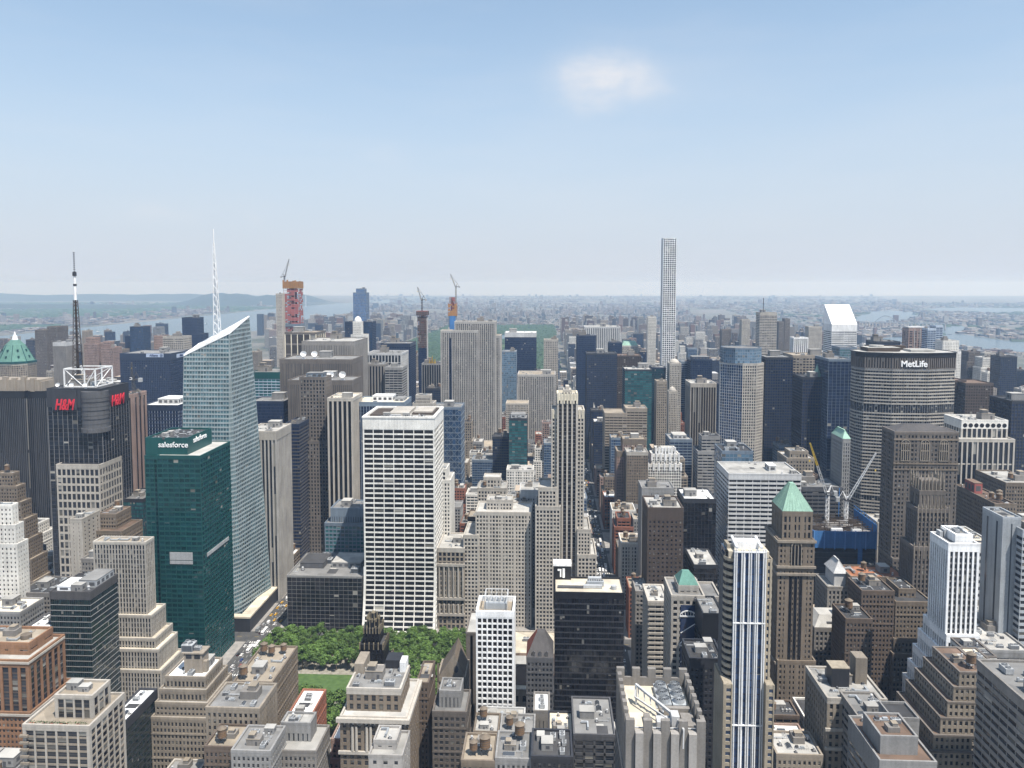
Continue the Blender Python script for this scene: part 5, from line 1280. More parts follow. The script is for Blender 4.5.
def f(b):
    m = b.mat(W('netting_blue'))
    for k in range(8): y = 702+k*6.4; b.rod((x1+.3, y, zt-10), (x1+.3, y, zt+9), .3, m)
    for z in (zt+1, zt+5, zt+9): b.rod((x1+.3, 702, z), (x1+.3, 700+D, z), .25, m)
    b.rod((x1-14, 752, zt-2), (x1-14, 752, zt+26), .4, m)
part(r, 'blue_railing', f)
FOOT.append((x0, x1, 700, 700+D, zt, r)); LAND.append((r, 'blue netted frame')); r['_h'] = zt

# stone tower with the green pyramid
MT = Style('tan','dark',3.0,3.7,1.5,1.6,.45,.36,crown=1.6,group=2)
r, rs = B('pyramid_topped_tower', 'tan stone tower with a bright green copper pyramid roof, right foreground', St(MT, wall='tan'),
  [(783,812,513,524,24,St(MT, fl=5.2, crown=2)), (779,814,541,520,30), (778,815,662,518,34), (779,816,712,516,38), (780,820,738,513,42)], roof='tan', n=0, short='green pyramid tower', lowroof='tan')
q = rs[0]; ap = P(787, 486, 530)
def f(b): b.frustum((q[0]-.5, q[1]+.5, q[2]-.5, q[3]+.5), q[4]+1.3, ((q[0]+q[1])/2-2.2, (q[0]+q[1])/2+.6, (q[2]+q[3])/2-2, (q[2]+q[3])/2+2), ap.z+1, b.mat(W('pale_copper')))
part(r, 'copper_pyramid', f)
def f(b):
    m = b.mat(W('pale_copper')); a = (q[0]+q[1])/2-.8; c = (q[2]+q[3])/2; n = 9
    for i in range(n+1):
        x = q[0]-.5+i*(q[1]-q[0]+1)/n; t = i/n; b.rod((x, q[2]-.6, q[4]+1.3), (a-1.4+2.8*t, c-2.1, ap.z+.9), .16, m, 3); y = q[2]-.5+i*(q[3]-q[2]+1)/n; b.rod((q[0]-.6, y, q[4]+1.3), (a-1.5, c-2+4*t, ap.z+.9), .16, m, 3)
part(r, 'roof_seams', f)
def f(b):
    m = b.mat(W('beige')); d = b.mat(GM('black')); s = rs[1]; w = s[1]-s[0]; xm = (s[0]+s[1])/2
    za, zb = P(797, 565, 520).z, P(797, 546, 520).z
    b.box(xm-3.2, xm+3.2, s[2]-.62, s[2]-.5, za, zb, d, True)
    for x in (xm-3.3, xm-1.1, xm+1.1, xm+3.3): b.box(x-.3, x+.3, s[2]-.95, s[2]-.5, za, zb+1.5, m, True)
    for i in range(8):
        a0, a1 = math.pi*i/8, math.pi*(i+1)/8; b.rod((xm+3.3*math.cos(a0), s[2]-.8, zb+3.3*math.sin(a0)), (xm+3.3*math.cos(a1), s[2]-.8, zb+3.3*math.sin(a1)), .5, m)
    for z in (s[4]-1, za-2, P(797,664,520).z, za-7): b.box(s[0]-1.4, s[1]+1.4, s[2]-1.5, s[2]-.45, z, z+1.6, m, True); b.box(s[0]-1.5, s[0]-.45, s[2]-.4, s[3], z, z+1.58, m, True)
    zl = P(797, 660, 520).z
    for k in range(3): x = xm-3.4+k*3.4; b.box(x-1.0, x+1.0, s[2]-.61, s[2]-.47, zl, za-8, d, True)
part(r, 'window_bay', f)
# white striped tower with spreading foot
WT = Style('white','dark',2.7,3.7,1.05,1.0,.7,.12,sp='grey',crown=4,crownmat='white')
ti = [(956,971,536,474,16), (949,978,545,470,21), (947,978,636,469,28), (946,978,655,468,34), (945,979,676,467,40), (944,979,697,466,46), (943,980,718,465,52)]
r, rs = B('white_striped_tower', 'bright white tower with vertical stripes and a terraced foot, right foreground', WT, ti, roof='grey', n=4, short='white striped tower', lowroof='grey')
q = rs[1]; part(r, 'plant_deck', lambda b: [b.box(q[0]+1+k*2.6, q[0]+2.8+k*2.6, q[2]+13, q[2]+18, q[4], q[4]+4+k % 3, b.mat(W('mech'))) for k in range(6)])
# ================================================================== front row, centre and right
# grey crenellated tower
CN = Style('taupe','grey',6.9,4,5.0,0,.5,.1,crown=0)
x0, x1 = P(626, 721, 300).x, P(706, 721, 300).x; zt = P(665, 721, 300).z; D = 44
r = thing('crenellated_tower', 'grey stone tower with battlement-like parapet and cream roof, bottom centre', 'skyscraper', ((x0+x1)/2, 322, 0))
w = x1-x0
def f(b):
    gm = b.mat(GM('sky')); b.box(x0+.5, x1-.5, 300.5, 300+D-.5, 0, zt-14, gm)
part(r, 'glass_wall', f)
def f(b):
    m = b.mat(W('warm_grey')); l = b.mat(W('concrete')); n = 9; zb = zt-25
    for i in range(5):
        a = x0+(i*2)*w/n; c = x0+(i*2+1)*w/n
        b.box(a, c, 300, 302, zb, zt, m, True); b.box(a, c, 300+D-2, 300+D, zb, zt, m, True)
    for i in range(4):
        a = x0+(i*2+1)*w/n; c = a+w/n
        b.box(a+.2, c-.2, 298.4, 301.5, 0, zt-4.5, l); b.box(a, c, 301.6, 302, zb, zt-5, m, True); b.box(a, c, 300+D-2, 300+D-1, zb, zt-4, m, True)
    for k in range(7):
        y = 302+k*(D-4)/7; y2 = y+(D-4)/14
        for xx in (x0, x1-1.8): b.box(xx, xx+1.8, y, y2, zb, zt, m, True); b.box(xx+.5, xx+1.3, y2, y+(D-4)/7, zb, zt-4, m, True)
    b.box(x0-.3, x0+.5, 302, 300+D, 0, zb, m); b.box(x1-.5, x1+.3, 302, 300+D, 0, zb, m)
    for k in range(28):
        z = zb-6-k*4.2
        if z > 0: b.box(x0+.2, x1-.2, 300.1, 300.6, z, z+1.5, l, True); b.box(x0-.5, x0-.31, 303, 299+D, z, z+1.5, b.mat(W('charcoal')), True)
part(r, 'facade', f)
zr = zt-8
def f(b): b.box(x0+1.9, x1-1.9, 302, 298+D, zr-1, zr, b.mat(RM('cream')))
part(r, 'roof', f)
def f(b):
    m = b.mat(W('pale_grey')); s = b.mat(W('steel'))
    b.box(x0+w*.42, x0+w*.62, 306, 311, zr, zr+4, m); b.rod((x0+w*.66, 309, zr+5), (x0+w*.22, 328, zr+8), .7, m); b.rod((x0+w*.62, 306, zr+4), (x0+w*.2, 325, zr+4), .45, m)
    b.rod((x0+w*.2, 325, zr+4), (x0+w*.22, 328, zr+8), .5, m); b.rod((x0+w*.22, 326, zr), (x0+w*.22, 327, zr+8), .5, s)
    b.box(x0+w*.6, x0+w*.7, 305, 310, zr, zr+7, m); b.rod((x0+w*.66, 308, zr+6), (x0+w*.72, 299, zr+5), .5, m); b.rod((x0+w*.72, 299, zr+5), (x0+w*.71, 298, zr-2), .35, m)
    b.box(x0+w*.1, x0+w*.9, 303.4, 304, zr+2.6, zr+3.1, m, True)
    for k in range(6): b.rod((x0+w*(.25+k*.07), 325-k*3, zr+4.1), (x0+w*(.25+k*.07), 328-k*3, zr+7.5-k*.4), .3, s)
part(r, 'window_cleaning_rig', f)
for i in range(2):
    for j in range(3):
        def f(b):
            X, Yy = x0+w*(.6+i*.2), 325.5+j*6; m = b.mat(W('steel')); d = b.mat(W('charcoal'))
            b.box(X-2.9, X+2.9, Yy-2.7, Yy+2.7, zr, zr+2.2, m); b.cyl(X, Yy, zr+2.2, zr+4, 2.5, 2.35, 18, m, False); b.cyl(X, Yy, zr+2.25, zr+3.1, 2.4, n=18, m=d)
            for k in range(5): a = k*math.pi/5; b.rod((X-2.3*math.cos(a), Yy-2.3*math.sin(a), zr+3.8), (X+2.3*math.cos(a), Yy+2.3*math.sin(a), zr+3.8), .09, m)
        part(r, 'cooling_fan', f)
def f(b):
    m = b.mat(W('warm_grey')); b.box(x0+w*.5, x1-3, 318, 320, zr, zr+3.2, m); b.box(x0+w*.5, x0+w*.54, 303, 318, zr, zr+3, m); b.box(x0+w*.28, x0+w*.36, 310, 316, zr, zr+2.2, m); b.box(x0+w*.76, x0+w*.92, 306, 316, zr, zr+2.6, m)
part(r, 'screen_wall', f)
FOOT.append((x0, x1, 300, 344, zt, r)); LAND.append((r, 'grey crenellated tower')); r['_h'] = zt

# white and blue striped apartment tower with curved beige flank
x0, x1 = P(735.5, 551, 360).x, P(764.5, 551, 360).x; zt = P(748, 551, 360).z; xw = P(726.5, 558, 362).x; xe = P(772, 556, 361).x
r = thing('striped_apartment_tower', 'beige apartment tower with blue and white vertical stripes and curved balconies', 'skyscraper', ((x0+x1)/2, 368, 0))
core, bars = MB(), MB()
facade_edge(core, bars, (x0, 360), (x1, 360), 0, zt-1, Style('white','royal',4.6,3.4,.3,.5,.3,.1,sp='navy',crown=0,group=1), ext=False)
core.box(x0-.7, x1, 360.02, 374, 0, zt-1.02, core.mat(GM('blue'))); core.box(xw+.2, x0-.71, 360.8+(x0-xw)*1.25, 374, 0, zt-1.04, core.mat(GM('blue'))); core.cyl(x0-.7, 360.8+(x0-xw)*1.25, 0, zt-1.06, (x0-xw)*.82, n=24, m=core.mat(GM('dark'))); core.box(x1, xe, 361, 374, 0, zt-5, core.mat(GM('blue')))
core.build('glass_wall', r)
def f(b):
    w_ = b.mat(W('white'))
    for k in range(5):
        x = x0+k*(x1-x0)/4
        for j in (-.5, .5): b.cyl(x+j, 359.2, 0, zt+1, .34, n=8, m=w_)
    for z in (zt, P(748,622,360).z, P(748,724,360).z): b.box(x0-.8, x1+.8, 358.8, 359.6, z-.5, z, w_, True)
part(r, 'white_tubes', f)
bars.build('facade', r)
def f(b):
    m = b.mat(W('sand')); d = b.mat(GM('dark'))
    k = 0; z = zt-4
    while z > 3:
        n = 7; R = (x0-xw)
        ps = [(x0-.6-R*math.sin(math.pi/2*i/n), 360.8+R*1.3*(1-math.cos(math.pi/2*i/n))) for i in range(n+1)]
        for i in range(n):
            a, c = ps[i], ps[i+1]; b.quad((c[0], c[1], z-1.5), (a[0], a[1], z-1.5), (a[0], a[1], z), (c[0], c[1], z), m)
        b.poly([(p[0], p[1], z) for p in reversed(ps)]+[(x0-.6, 360.8+R*1.3, z)], m); b.poly([(p[0], p[1], z-1.5) for p in ps]+[(x0-.6, 360.8+R*1.3, z-1.5)], m)
        b.box(xw-.25, xw-.02, 364, 374, z-1.5, z, b.mat(W('dark_grey')), True)
        b.box(x1+.9, xe+.1, 360.6, 361.2, z-1.5, z, m, True); b.box(xe, xe+.4, 361.3, 374, z-1.5, z, m, True)
        z -= 3.45
    for xx in (xe-.9, x1+1): b.box(xx, xx+.9, 360.4, 361.1, 0, zt-4, m)
    b.box(xw-.5, xw+.8, 366, 374.2, 0, zt-6, b.mat(W('dark_grey')))
part(r, 'balcony_bands', f)
def f(b):
    w_ = b.mat(W('white')); c = b.mat(RM('cream')); m = b.mat(W('sand'))
    b.box(xw+1, xe-1, 362, 373.5, zt-4, zt-1, c); b.box(x0+1, x1-1, 366, 372, zt-1, zt+2.4, w_); b.rod((x0+1, 361, zt+1.2), (x0+1, 372, zt+3), .7, w_, 6); b.rod((x1-1, 361, zt+1.2), (x1-1, 372, zt+3), .7, w_, 6); b.box(xw+1.2, x0-1, 366, 373, zt-1, zt+1, m)
part(r, 'roof', f)
def f(b):
    q = b.mat(W('sand')); a, c = P(724.5, 686, 355).x, P(775, 686, 355).x; z = P(730, 686, 355).z; g = b.mat(GM('blue'))
    b.box(a, x0-1.2, 356, 376, 0, z, g); b.box(x1+1.2, c, 356, 376, 0, z, g); k = 0
    for (u, v) in ((a, x0-1.2), (x1+1.2, c)):
        zz = z
        while zz > 2: b.box(u-.3, v, 355.5, 355.98, zz-1.4, zz+.2, q, True); zz -= 3.45
        b.box(u-.4, u+1.0, 355.3, 355.97, 0, z+.6, q); b.box(v-.6, v, 355.3, 355.97, 0, z+.6, q); b.box(u-.35, u-.02, 356.1, 376, 0, z+.5, q)
        b.box(u-.3, v, 356, 376, z, z+.5, q)
part(r, 'base_wings', f)
FOOT.append((xw-1, xe+1, 355, 376, zt, r)); LAND.append((r, 'blue and white striped tower')); r['_h'] = zt

# black slab with the cream roof
BK = Style('black','black',1.6,3.95,.12,.9,.1,.2,sp='charcoal',crown=3,crownmat='black')
r, rs = B('black_slab', 'black glass slab with a cream flat roof, bottom centre', BK, [(555,624,594,500,27)], roof='cream', n=0, short='black slab with the cream roof', pmat='black')
q = rs[0]
def f(b):
    m = b.mat(W('mech')); d = b.mat(W('dark_grey')); s = b.mat(W('steel')); w = q[1]-q[0]
    b.box(q[0]+.48*w, q[0]+.73*w, q[2]+13, q[2]+17, q[4]+.3, q[4]+3.4, s); b.box(q[0]+.5*w, q[0]+.7*w, q[2]+17.2, q[2]+20, q[4]+.3, q[4]+4.4, m)
    for k in range(7): b.cyl(q[0]+(.5+k*.034)*w, q[2]+15, q[4]+3.4, q[4]+4, .6, n=8, m=d)
    for y in (8.5, 10.2): b.box(q[0]+.04*w, q[0]+.42*w, q[2]+y, q[2]+y+1, q[4]+.3, q[4]+1.3, d)
    b.box(q[0]+.42*w, q[0]+.7*w, q[2]+9, q[2]+11.5, q[4]+.3, q[4]+2.2, m); b.cyl(q[1]-6, q[2]+9, q[4], q[4]+2.5, 2, n=14, m=m)
part(r, 'roof_plant', f)
def f(b):
    d = b.mat(W('black')); w_ = b.mat(W('white')); a, c = P(553.5, 566, 524), P(571, 581, 524)
    b.box(a.x, c.x, 524, 533, q[4]-20, a.z, d); b.box(a.x-.2, c.x+.2, 523.8, 533.2, a.z, a.z+1.6, w_)
    xm = (a.x+c.x)/2; b.box(xm-1.6, xm-.6, 523.5, 523.9, a.z-7.5, a.z-2, w_, True); b.box(xm+.2, xm+1.8, 523.5, 523.9, a.z-8, a.z-1.6, w_, True); b.box(xm-3.2, xm-1.7, 523.5, 523.9, a.z-3.2, a.z-2, w_, True)
part(r, 'roof_house', f)
# white gridded small tower
r, rs = B('white_gridded_tower', 'small white tower with a square dark window grid, by the park corner', Style('white','black',3.2,3.6,.85,.95,.6,.55,crown=1.2), [(477,513,616,450,22)], roof='pink' if 0 else 'tan', n=0, short='small white gridded tower', ph=3.2)
q = rs[0]
def f(b):
    m = b.mat(W('steel')); w = q[1]-q[0]; z = q[4]; d = b.mat(W('pale_grey'))
    b.box(q[0]+.2*w, q[1]-.2*w, q[2]+9, q[3]-3, z, z+4, m)
    for k in range(4): b.cyl(q[0]+(.28+k*.15)*w, q[2]+13, z+4, z+6.5, 1.2, n=12, m=d)
    for x in (q[0]+.18*w, q[1]-.18*w):
        for y in (q[2]+8, q[3]-2): b.rod((x, y, z), (x, y, z+8.6), .2, d)
    for y in (q[2]+8, q[3]-2): b.rod((q[0]+.18*w, y, z+8.6), (q[1]-.18*w, y, z+8.6), .25, d)
    for x in (q[0]+.18*w, q[1]-.18*w): b.rod((x, q[2]+8, z+8.6), (x, q[3]-2, z+8.6), .25, d)
    for k in range(5): b.rod((q[0]+(.2+k*.15)*w, q[2]+8, z+8.6), (q[0]+(.2+k*.15)*w, q[3]-2, z+8.6), .12, d)
part(r, 'plant_frame', f)
# library
r, rs = B('library', 'long low pale stone library behind the small white gridded tower', Style('pale_stone','dark',7,9,3,3,.8,.5,crown=3), None, world=[[-34, 30, 545, 640, 26, None, 0]], roof='cream', n=3, cat='library')
part(r, 'hipped_roof', lambda b: b.frustum((-30, 26, 552, 600), 26.5, (-22, 18, 565, 588), 33, b.mat(RM('brown'))))
# red mansard
r, rs = B('mansard_building', 'dark old brick building with a red and black mansard roof, left of the black slab', St(BRICK, wall='dark_grey', glass='dark'), [(527,553,659,480,22)], roof='dark', n=0, short='red mansard building')
q = rs[0]
def f(b):
    m = b.mat(wallmat('roof_tile_red', (.20,.055,.035))); d = b.mat(W('slate')); x, y, z = (q[0]+q[1])/2, (q[2]+q[3])/2, q[4]
    h = P(540, 634, 485).z; a = [(q[0]-.5, q[2]-.5, z+1.2), (q[1]+.5, q[2]-.5, z+1.2), (q[1]+.5, q[3]+.5, z+1.2), (q[0]-.5, q[3]+.5, z+1.2)]; t = [(x-2, y-2, h), (x+3, y-2, h), (x+3, y+2, h), (x-2, y+2, h)]
    b.quad(a[0], a[1], t[1], t[0], d); b.quad(a[1], a[2], t[2], t[1], d); b.quad(a[2], a[3], t[3], t[2], m); b.quad(a[3], a[0], t[0], t[3], m); b.quad(*t, d)
part(r, 'mansard_roof', f)
def f(b):
    m = b.mat(W('dark_grey'))
    for fx in (.25, .5, .75): x = q[0]+fx*(q[1]-q[0]); b.box(x-1, x+1, q[2]-.2, q[2]+2.5, q[4]+1.2, q[4]+4.2, m); b.poly([(x-1.2, q[2]-.25, q[4]+4.2), (x+1.2, q[2]-.25, q[4]+4.2), (x, q[2]-.25, q[4]+5.4)], m)
part(r, 'dormers', f)
# gabled building
r, rs = B('gabled_building', 'brown grey building with a steep pointed gable facing us, beside the small white gridded tower', St(BRICK, wall='beige'), [(438,465,678,470,22)], roof='brown', n=0, short='steep gabled building')
q = rs[0]
def f(b):
    m = b.mat(W('beige')); s = b.mat(W('tan')); xm = (q[0]+q[1])/2+2; h = P(453, 653, 470).z; z = q[4]; d = b.mat(W('dark_grey'))
    b.poly([(q[0], q[2]-.45, z), (q[1], q[2]-.45, z), (xm, q[2]-.45, h)], m); b.quad((q[1], q[2]-.4, z), (q[1], q[3], z), (xm, q[3], h), (xm, q[2]-.4, h), s); b.quad((q[0], q[3], z), (q[0], q[2]-.4, z), (xm, q[2]-.4, h), (xm, q[3], h), s); b.poly([(q[1], q[3], z), (q[0], q[3], z), (xm, q[3], h)], m)
    n = 9; b.poly([(xm+1+1.5*math.cos(2*math.pi*i/n), q[2]-.52, z+6+2.4*math.sin(2*math.pi*i/n)) for i in range(n)], d)
    b.box(q[0]-.4, q[0]+.8, q[2]-.7, q[2]-.3, z-2, h-7, s, True)
part(r, 'gable_roof', f)
B('loft_building', 'brown setback loft with stepped grey shoulders in front of the steep gabled building', St(BRICK, wall='taupe', bay=3), [(440,460,692,432,14,St(GS, wall='grey', crown=3)), (433,466,713,426,24)], roof='grey', n=3, short='grey shouldered loft')
B('blank_slab', 'tapering blank brown party wall left of the small white gridded tower', Style('taupe','dark',8,60,7.6,0,.1,.1,crown=1), [(466,477,634,505,34)], roof='pale', n=0)

# black and gold tower
BGd = Style('black','black',2.6,3.7,1.3,1.5,.45,.3,crown=1.5)
r, rs = B('black_gold_tower', 'black brick tower with a pale gold carved crown standing in front of the park trees', BGd,
  [(364,379,630,508,12), (360,383,646,505,17), (357,386,668,502,23), (352,388,686,499,27)], roof='dark', n=0, short='black and gold tower')
def f(b):
    m = b.mat(wallmat('carved_gold', (.2,.168,.115))); d = b.mat(W('black')); q = rs[0]; z = q[4]; x, y = (q[0]+q[1])/2, (q[2]+q[3])/2; w = q[1]-q[0]; h = P(371, 612, 512).z-z
    b.cyl(x, y, z, z+h*.55, w*.40, w*.36, 8, d, ph=.39); b.cyl(x, y, z+h*.55, z+h*.9, w*.27, w*.2, 8, d, ph=.39)
    for i in range(8):
        a = .39+i*math.pi/4; b.cyl(x+w*.42*math.cos(a), y+w*.40*math.sin(a), z-2, z+h*.5, .32, .28, 6, m); spike(b, x+w*.42*math.cos(a), y+w*.40*math.sin(a), z+h*.55, z+h*.8, .7, m)
        b.cyl(x+w*.28*math.cos(a), y+w*.27*math.sin(a), z+h*.5, z+h*.95, .3, .22, 6, m)
        b.box(x+w*.34*math.cos(a+.39)-.4, x+w*.34*math.cos(a+.39)+.4, y+w*.34*math.sin(a+.39)-.6, y+w*.34*math.sin(a+.39)+.6, z+h*.40, z+h*.62, m)
    b.cyl(x, y, z+h*.9, z+h, w*.16, w*.1, 8, m)
    g = random.Random(2)
    for s in rs:
        n = 5
        for k in range(n+1):
            xx = s[0]+k*(s[1]-s[0])/n; hh = g.uniform(1.5, 3); b.box(xx-.32, xx+.32, s[2]-.8, s[2]+.2, s[4]-2.4, s[4]+hh, m, True)
            yy = s[2]+k*(s[3]-s[2])/n; b.box(s[1]-.2, s[1]+.8, yy-.3, yy+.3, s[4]-2.4, s[4]+hh, m, True)
part(r, 'gold_crown', f)
# classical block bottom centre-left
CLB = Style('tan','dark',4.1,4.3,1.9,1.6,.5,.4,crown=2.4,crownmat='pale_stone')
r, rs = B('classical_building', 'tan classical block with colonnaded top and busy roof, before the black and gold tower', CLB, [(347.6,400,690,407,26,St(CLB, fl=4.6, bay=4.4)), (341,406,718,400,40)], roof='grey', n=12, lowroof='pale', short='tan colonnaded block', ph=1.2)
def f(b):
    q = rs[1]; m = b.mat(W('pale_stone')); w = q[1]-q[0]
    b.box(q[0]-2.2, q[1]+2.2, q[2]-2.4, q[2]-.4, q[4]-1.8, q[4]+.5, m, True); b.box(q[1]+.4, q[1]+2.21, q[2]-.35, q[3]+1, q[4]-1.82, q[4]+.48, m, True)
    b.box(q[0]-1.4, q[1]+1.4, q[2]-1.6, q[2]-.4, q[4]-20, q[4]-18.3, m, True)
    for fx in (.18, .24, .40, .46, .61, .67, .80): b.cyl(q[0]+fx*w, q[2]-.9, q[4]-18.2, q[4]-4.5, .85, .72, 10, m)
    for k in range(16): x = q[0]+k*w/15; b.box(x-.4, x+.4, q[2]-2.0, q[2]-.5, q[4]-2.8, q[4]-1.9, m, True)
part(r, 'cornice', f)
q = rs[0]; w = q[1]-q[0]; z = q[4]
part(r, 'white_stair_house', lambda b: b.box(q[1]-4, q[1]-.5, q[3]-6, q[3]+2, z-3, z+6, b.mat(W('white'))))
part(r, 'stone_stair_house', lambda b: b.box(q[0]-.5, q[0]+5, q[3]-9, q[3]+6, z-3, z+6, b.mat(W('beige'))))
part(r, 'dark_stair_house', lambda b: b.box(q[0]+.55*w, q[0]+.85*w, q[3]-2, q[3]+8, z-3, z+5, b.mat(W('charcoal'))))
B('loft_building', 'dark brown narrow loft hugging the right side of the tan colonnaded block', St(BRICK, wall='brown'), [(417,428,684,440,26)], roof='tan', n=2)
r, rs = B('white_block', 'small white stepped block at the bottom edge before the tan colonnaded block', Style('concrete','dark',5,4,3.2,2.2,.2,.15,crown=1), [(374,396,742,352,12), (369,402,757,346,20)], roof='pale', n=7)

lo = [
 ('loft_building', 'brown brick loft with several water tanks beside the left park trees', St(BRICK, wall='tan'), [(234,272,683,442,46)], 'tan', 5, 4, 'brick loft with several tanks'),
 ('loft_building', 'beige loft with ornate ribs and grey roof plant, right of the tan terraced loft', Style('beige','dark',2.9,3.6,1.4,1.5,.6,.3,crown=2), [(207,259,709,402,26)], 'grey', 4, 0, 'ornate ribbed loft'),
 ('loft_building', 'red brick block with a white roof, right of the brick loft with several tanks', St(BRICK, wall='red_brick'), [(289,312,715,428,27)], 'white', 5, 0, 'red brick block with white roof'),
 ('loft_building', 'grey brick block with blank rendered wall, bottom left of the tan colonnaded block', St(BRICK, wall='warm_grey'), [(282,310,724,398,10,St(GS, wall='grey')),(266,316,752,388,24)], 'pale', 4, 0, None),
 ('low_block', 'low roof crowded with white machinery, left bottom edge beside the grey brick block', St(BRICK, wall='grey'), [(232,270,752,372,22)], 'grey', 10, 0, None),
 ('low_block', 'brown low roof between ornate ribbed loft and low machinery roof', St(BRICK, wall='brown'), [(205,236,748,380,20)], 'tan', 5, 1, None),
 ('loft_building', 'tan low loft with flat-topped tanks, below the small white gridded tower', St(BRICK, wall='tan'), [(474,498,733,410,18),(470,506,748,404,24)], 'pale', 5, 2, None),
 ('low_block', 'long low roof lined with fan units at the foot of the small white gridded tower', St(BRICK, wall='pale_grey'), [(484,524,722,432,14)], 'pale', 12, 0, 'roof lined with fan units'),
 ('loft_building', 'grey brick loft with narrow windows right of the roof lined with fan units', St(BRICK, wall='grey'), [(500,534,738,405,22)], 'grey', 7, 1, None),
 ('low_block', 'tall dark chimney-like stair block with white roof, left foot of the black slab', St(GS, wall='warm_grey'), [(534,549,712,430,20)], 'white', 4, 0, None),
 ('low_block', 'dark block with cream terrace and louvred boxes in front of the black slab', Style('charcoal','dark',4,4,.6,1.4,.3,.3,crown=3), [(549,573,738,392,24)], 'cream', 4, 0, None),
 ('low_block', 'pale low roof with blue plant housing and gridded skylights left of the grey crenellated tower', Style('dark_grey','dark',5,4,1,1.5,.3,.3,crown=2), [(574,615,736,385,36)], 'grey', 9, 0, 'pale roof with skylights'),
 ('low_block', 'dark flat roof at the bottom edge below the cream terrace', St(BRICK, wall='charcoal'), [(532,572,758,350,22)], 'dark', 5, 0, None),
 ('low_block', 'grey cluttered roof at the bottom edge left of the dark flat roof', St(BRICK, wall='grey'), [(496,531,760,352,22)], 'grey', 9, 1, None),
 ('low_block', 'brown cluttered roof with green-topped tank at the bottom edge, under the grey shouldered loft', St(BRICK, wall='tan'), [(462,494,762,352,22)], 'tan', 6, 2, None),
 ('office_block', 'dark block with many ledges just right of the grey crenellated tower', Style('charcoal','dark',2.6,3.5,1.2,1.7,.35,.4,crown=4,crownmat='charcoal'), [(690,723,660,400,22)], 'dark', 9, 0, 'dark ledged block'),
 ('office_block', 'plain black cube block above the dark ledged block', St(BK, crown=14), [(703,723,615,455,26)], 'grey', 5, 0, None),
 ('office_block', 'black low office block with cluttered pale roof, under the black block with white roof', St(CURT, wall='charcoal', glass='black'), [(694,718,566,600,38)], 'pale', 7, 0, None),
 ('apartment_building', 'beige block with rounded white balconies along the avenue, left of the small green pyramid building', Style('pale_stone','dark',5,3.6,.8,1.5,.2,.9,crown=2), [(649,668,602,545,30)], 'pale', 3, 0, None),
 ('loft_building', 'grey narrow building lining the avenue with shaded flank, below the dark grey brick block', St(BRICK, wall='warm_grey'), [(636,647,592,590,26)], 'grey', 3, 0, None),
 ('loft_building', 'grey mansard-roofed classical block right of the green pyramid tower', Style('warm_grey','dark',3,3.8,1.3,1.5,.6,.4,crown=2), [(815,858,629,560,24)], 'white', 0, 0, 'grey mansard block'),
 ('loft_building', 'tan classical loft with a terrace-like cornice and dark roof box, below the grey mansard block', Style('beige','dark',3.3,3.9,1.5,1.6,.55,.4,crown=2,crownmat='pale_stone'), [(828,886,700,385,32)], 'pale', 7, 0, 'tan classical loft'),
 ('loft_building', 'brown brick block with long tiered west flank, middle of the lower right', St(BRICK, wall='tan'), [(899,915,590,552,20),(896,932,603,542,50),(894,934,640,539,58),(893,935,655,536,62)], 'dark', 6, 0, 'brown tiered block'),
 ('loft_building', 'beige brick stair-stepped loft with a diagonal shadow, lower right', St(BRICK, wall='beige', crown=.5, belt=False), [(960,986,673,372,26),(954,986,688,370.5,30),(948,986,703,369,33),(941,986,719,367.5,36),(934,986,736,366,39),(927,987,752,364.5,42)], 'brown', 4, 1, 'beige stair-stepped loft'),
 ('white_block', 'small white block with a dark glass roof house, behind the beige stair-stepped loft', Style('white_brick','dark',4,4,2,1.8,.3,.3,crown=2), [(972,996,657,425,22)], 'dark', 3, 0, 'small white block'),
 ('apartment_building', 'narrow cream-roofed apartment slab with balconies, right of the beige stair-stepped loft', Style('pale_stone','dark',4,3.5,1.6,1.3,.3,.7,crown=1.5), [(986,1003,672,402,26)], 'cream', 2, 0, None),
 ('slab_tower', 'grey ribbon-windowed slab filling the bottom right corner', St(BANDS, wall='warm_grey', sh=1.9, glass='dark'), [(1046,1110,722,300,48)], 'grey', 4, 0, None),
 ('office_block', 'pale grey modern block with a brown roof box, bottom edge of the lower right', Style('grey','dark',14,4.2,1,2.2,.2,.3,crown=9,crownmat='grey'), [(881,917,738,330,18),(880,936,763,324,34)], 'brown', 5, 0, 'pale modern block'),
 ('mechanical_block', 'white windowless block behind the pale modern block', Style('grey','grey',9,60,8.4,0,.1,.1,crown=3), [(892,919,720,352,14)], 'dark', 0, 0, None),
 ('office_block', 'grey office block with stepped terrace, left of the pale modern block', St(BANDS, wall='warm_grey', sh=2), [(858,893,718,366,22)], 'grey', 6, 0, None),
 ('low_block', 'cream roofed low block at the bottom edge below the green pyramid tower', St(BRICK, wall='beige'), [(777,822,756,380,20)], 'pale', 7, 0, None),
 ('brick_block', 'brown brick block with orange roof between blue netted frame and gothic tower', St(BRICK, wall='tan'), [(851,906,578,580,24)], 'red', 5, 1, 'orange-roofed brick block'),
 ('loft_building', 'dark brown brick block with roof houses, right below the orange-roofed brick block', St(BRICK, wall='brown'), [(862,894,592,540,24)], 'dark', 7, 1, None),
 ('loft_building', 'small brown block left of the brown tiered block', St(BRICK, wall='brown'), [(846,872,620,520,24)], 'dark', 4, 1, None),
 ('loft_building', 'grey block with colonnaded top just left of the orange-roofed brick block', Style('warm_grey','dark',3.2,3.7,1.4,1.4,.6,.35,crown=2), [(828,852,588,585,26)], 'pale', 0, 0, 'pavilion-roofed block'),
]
RT = {}
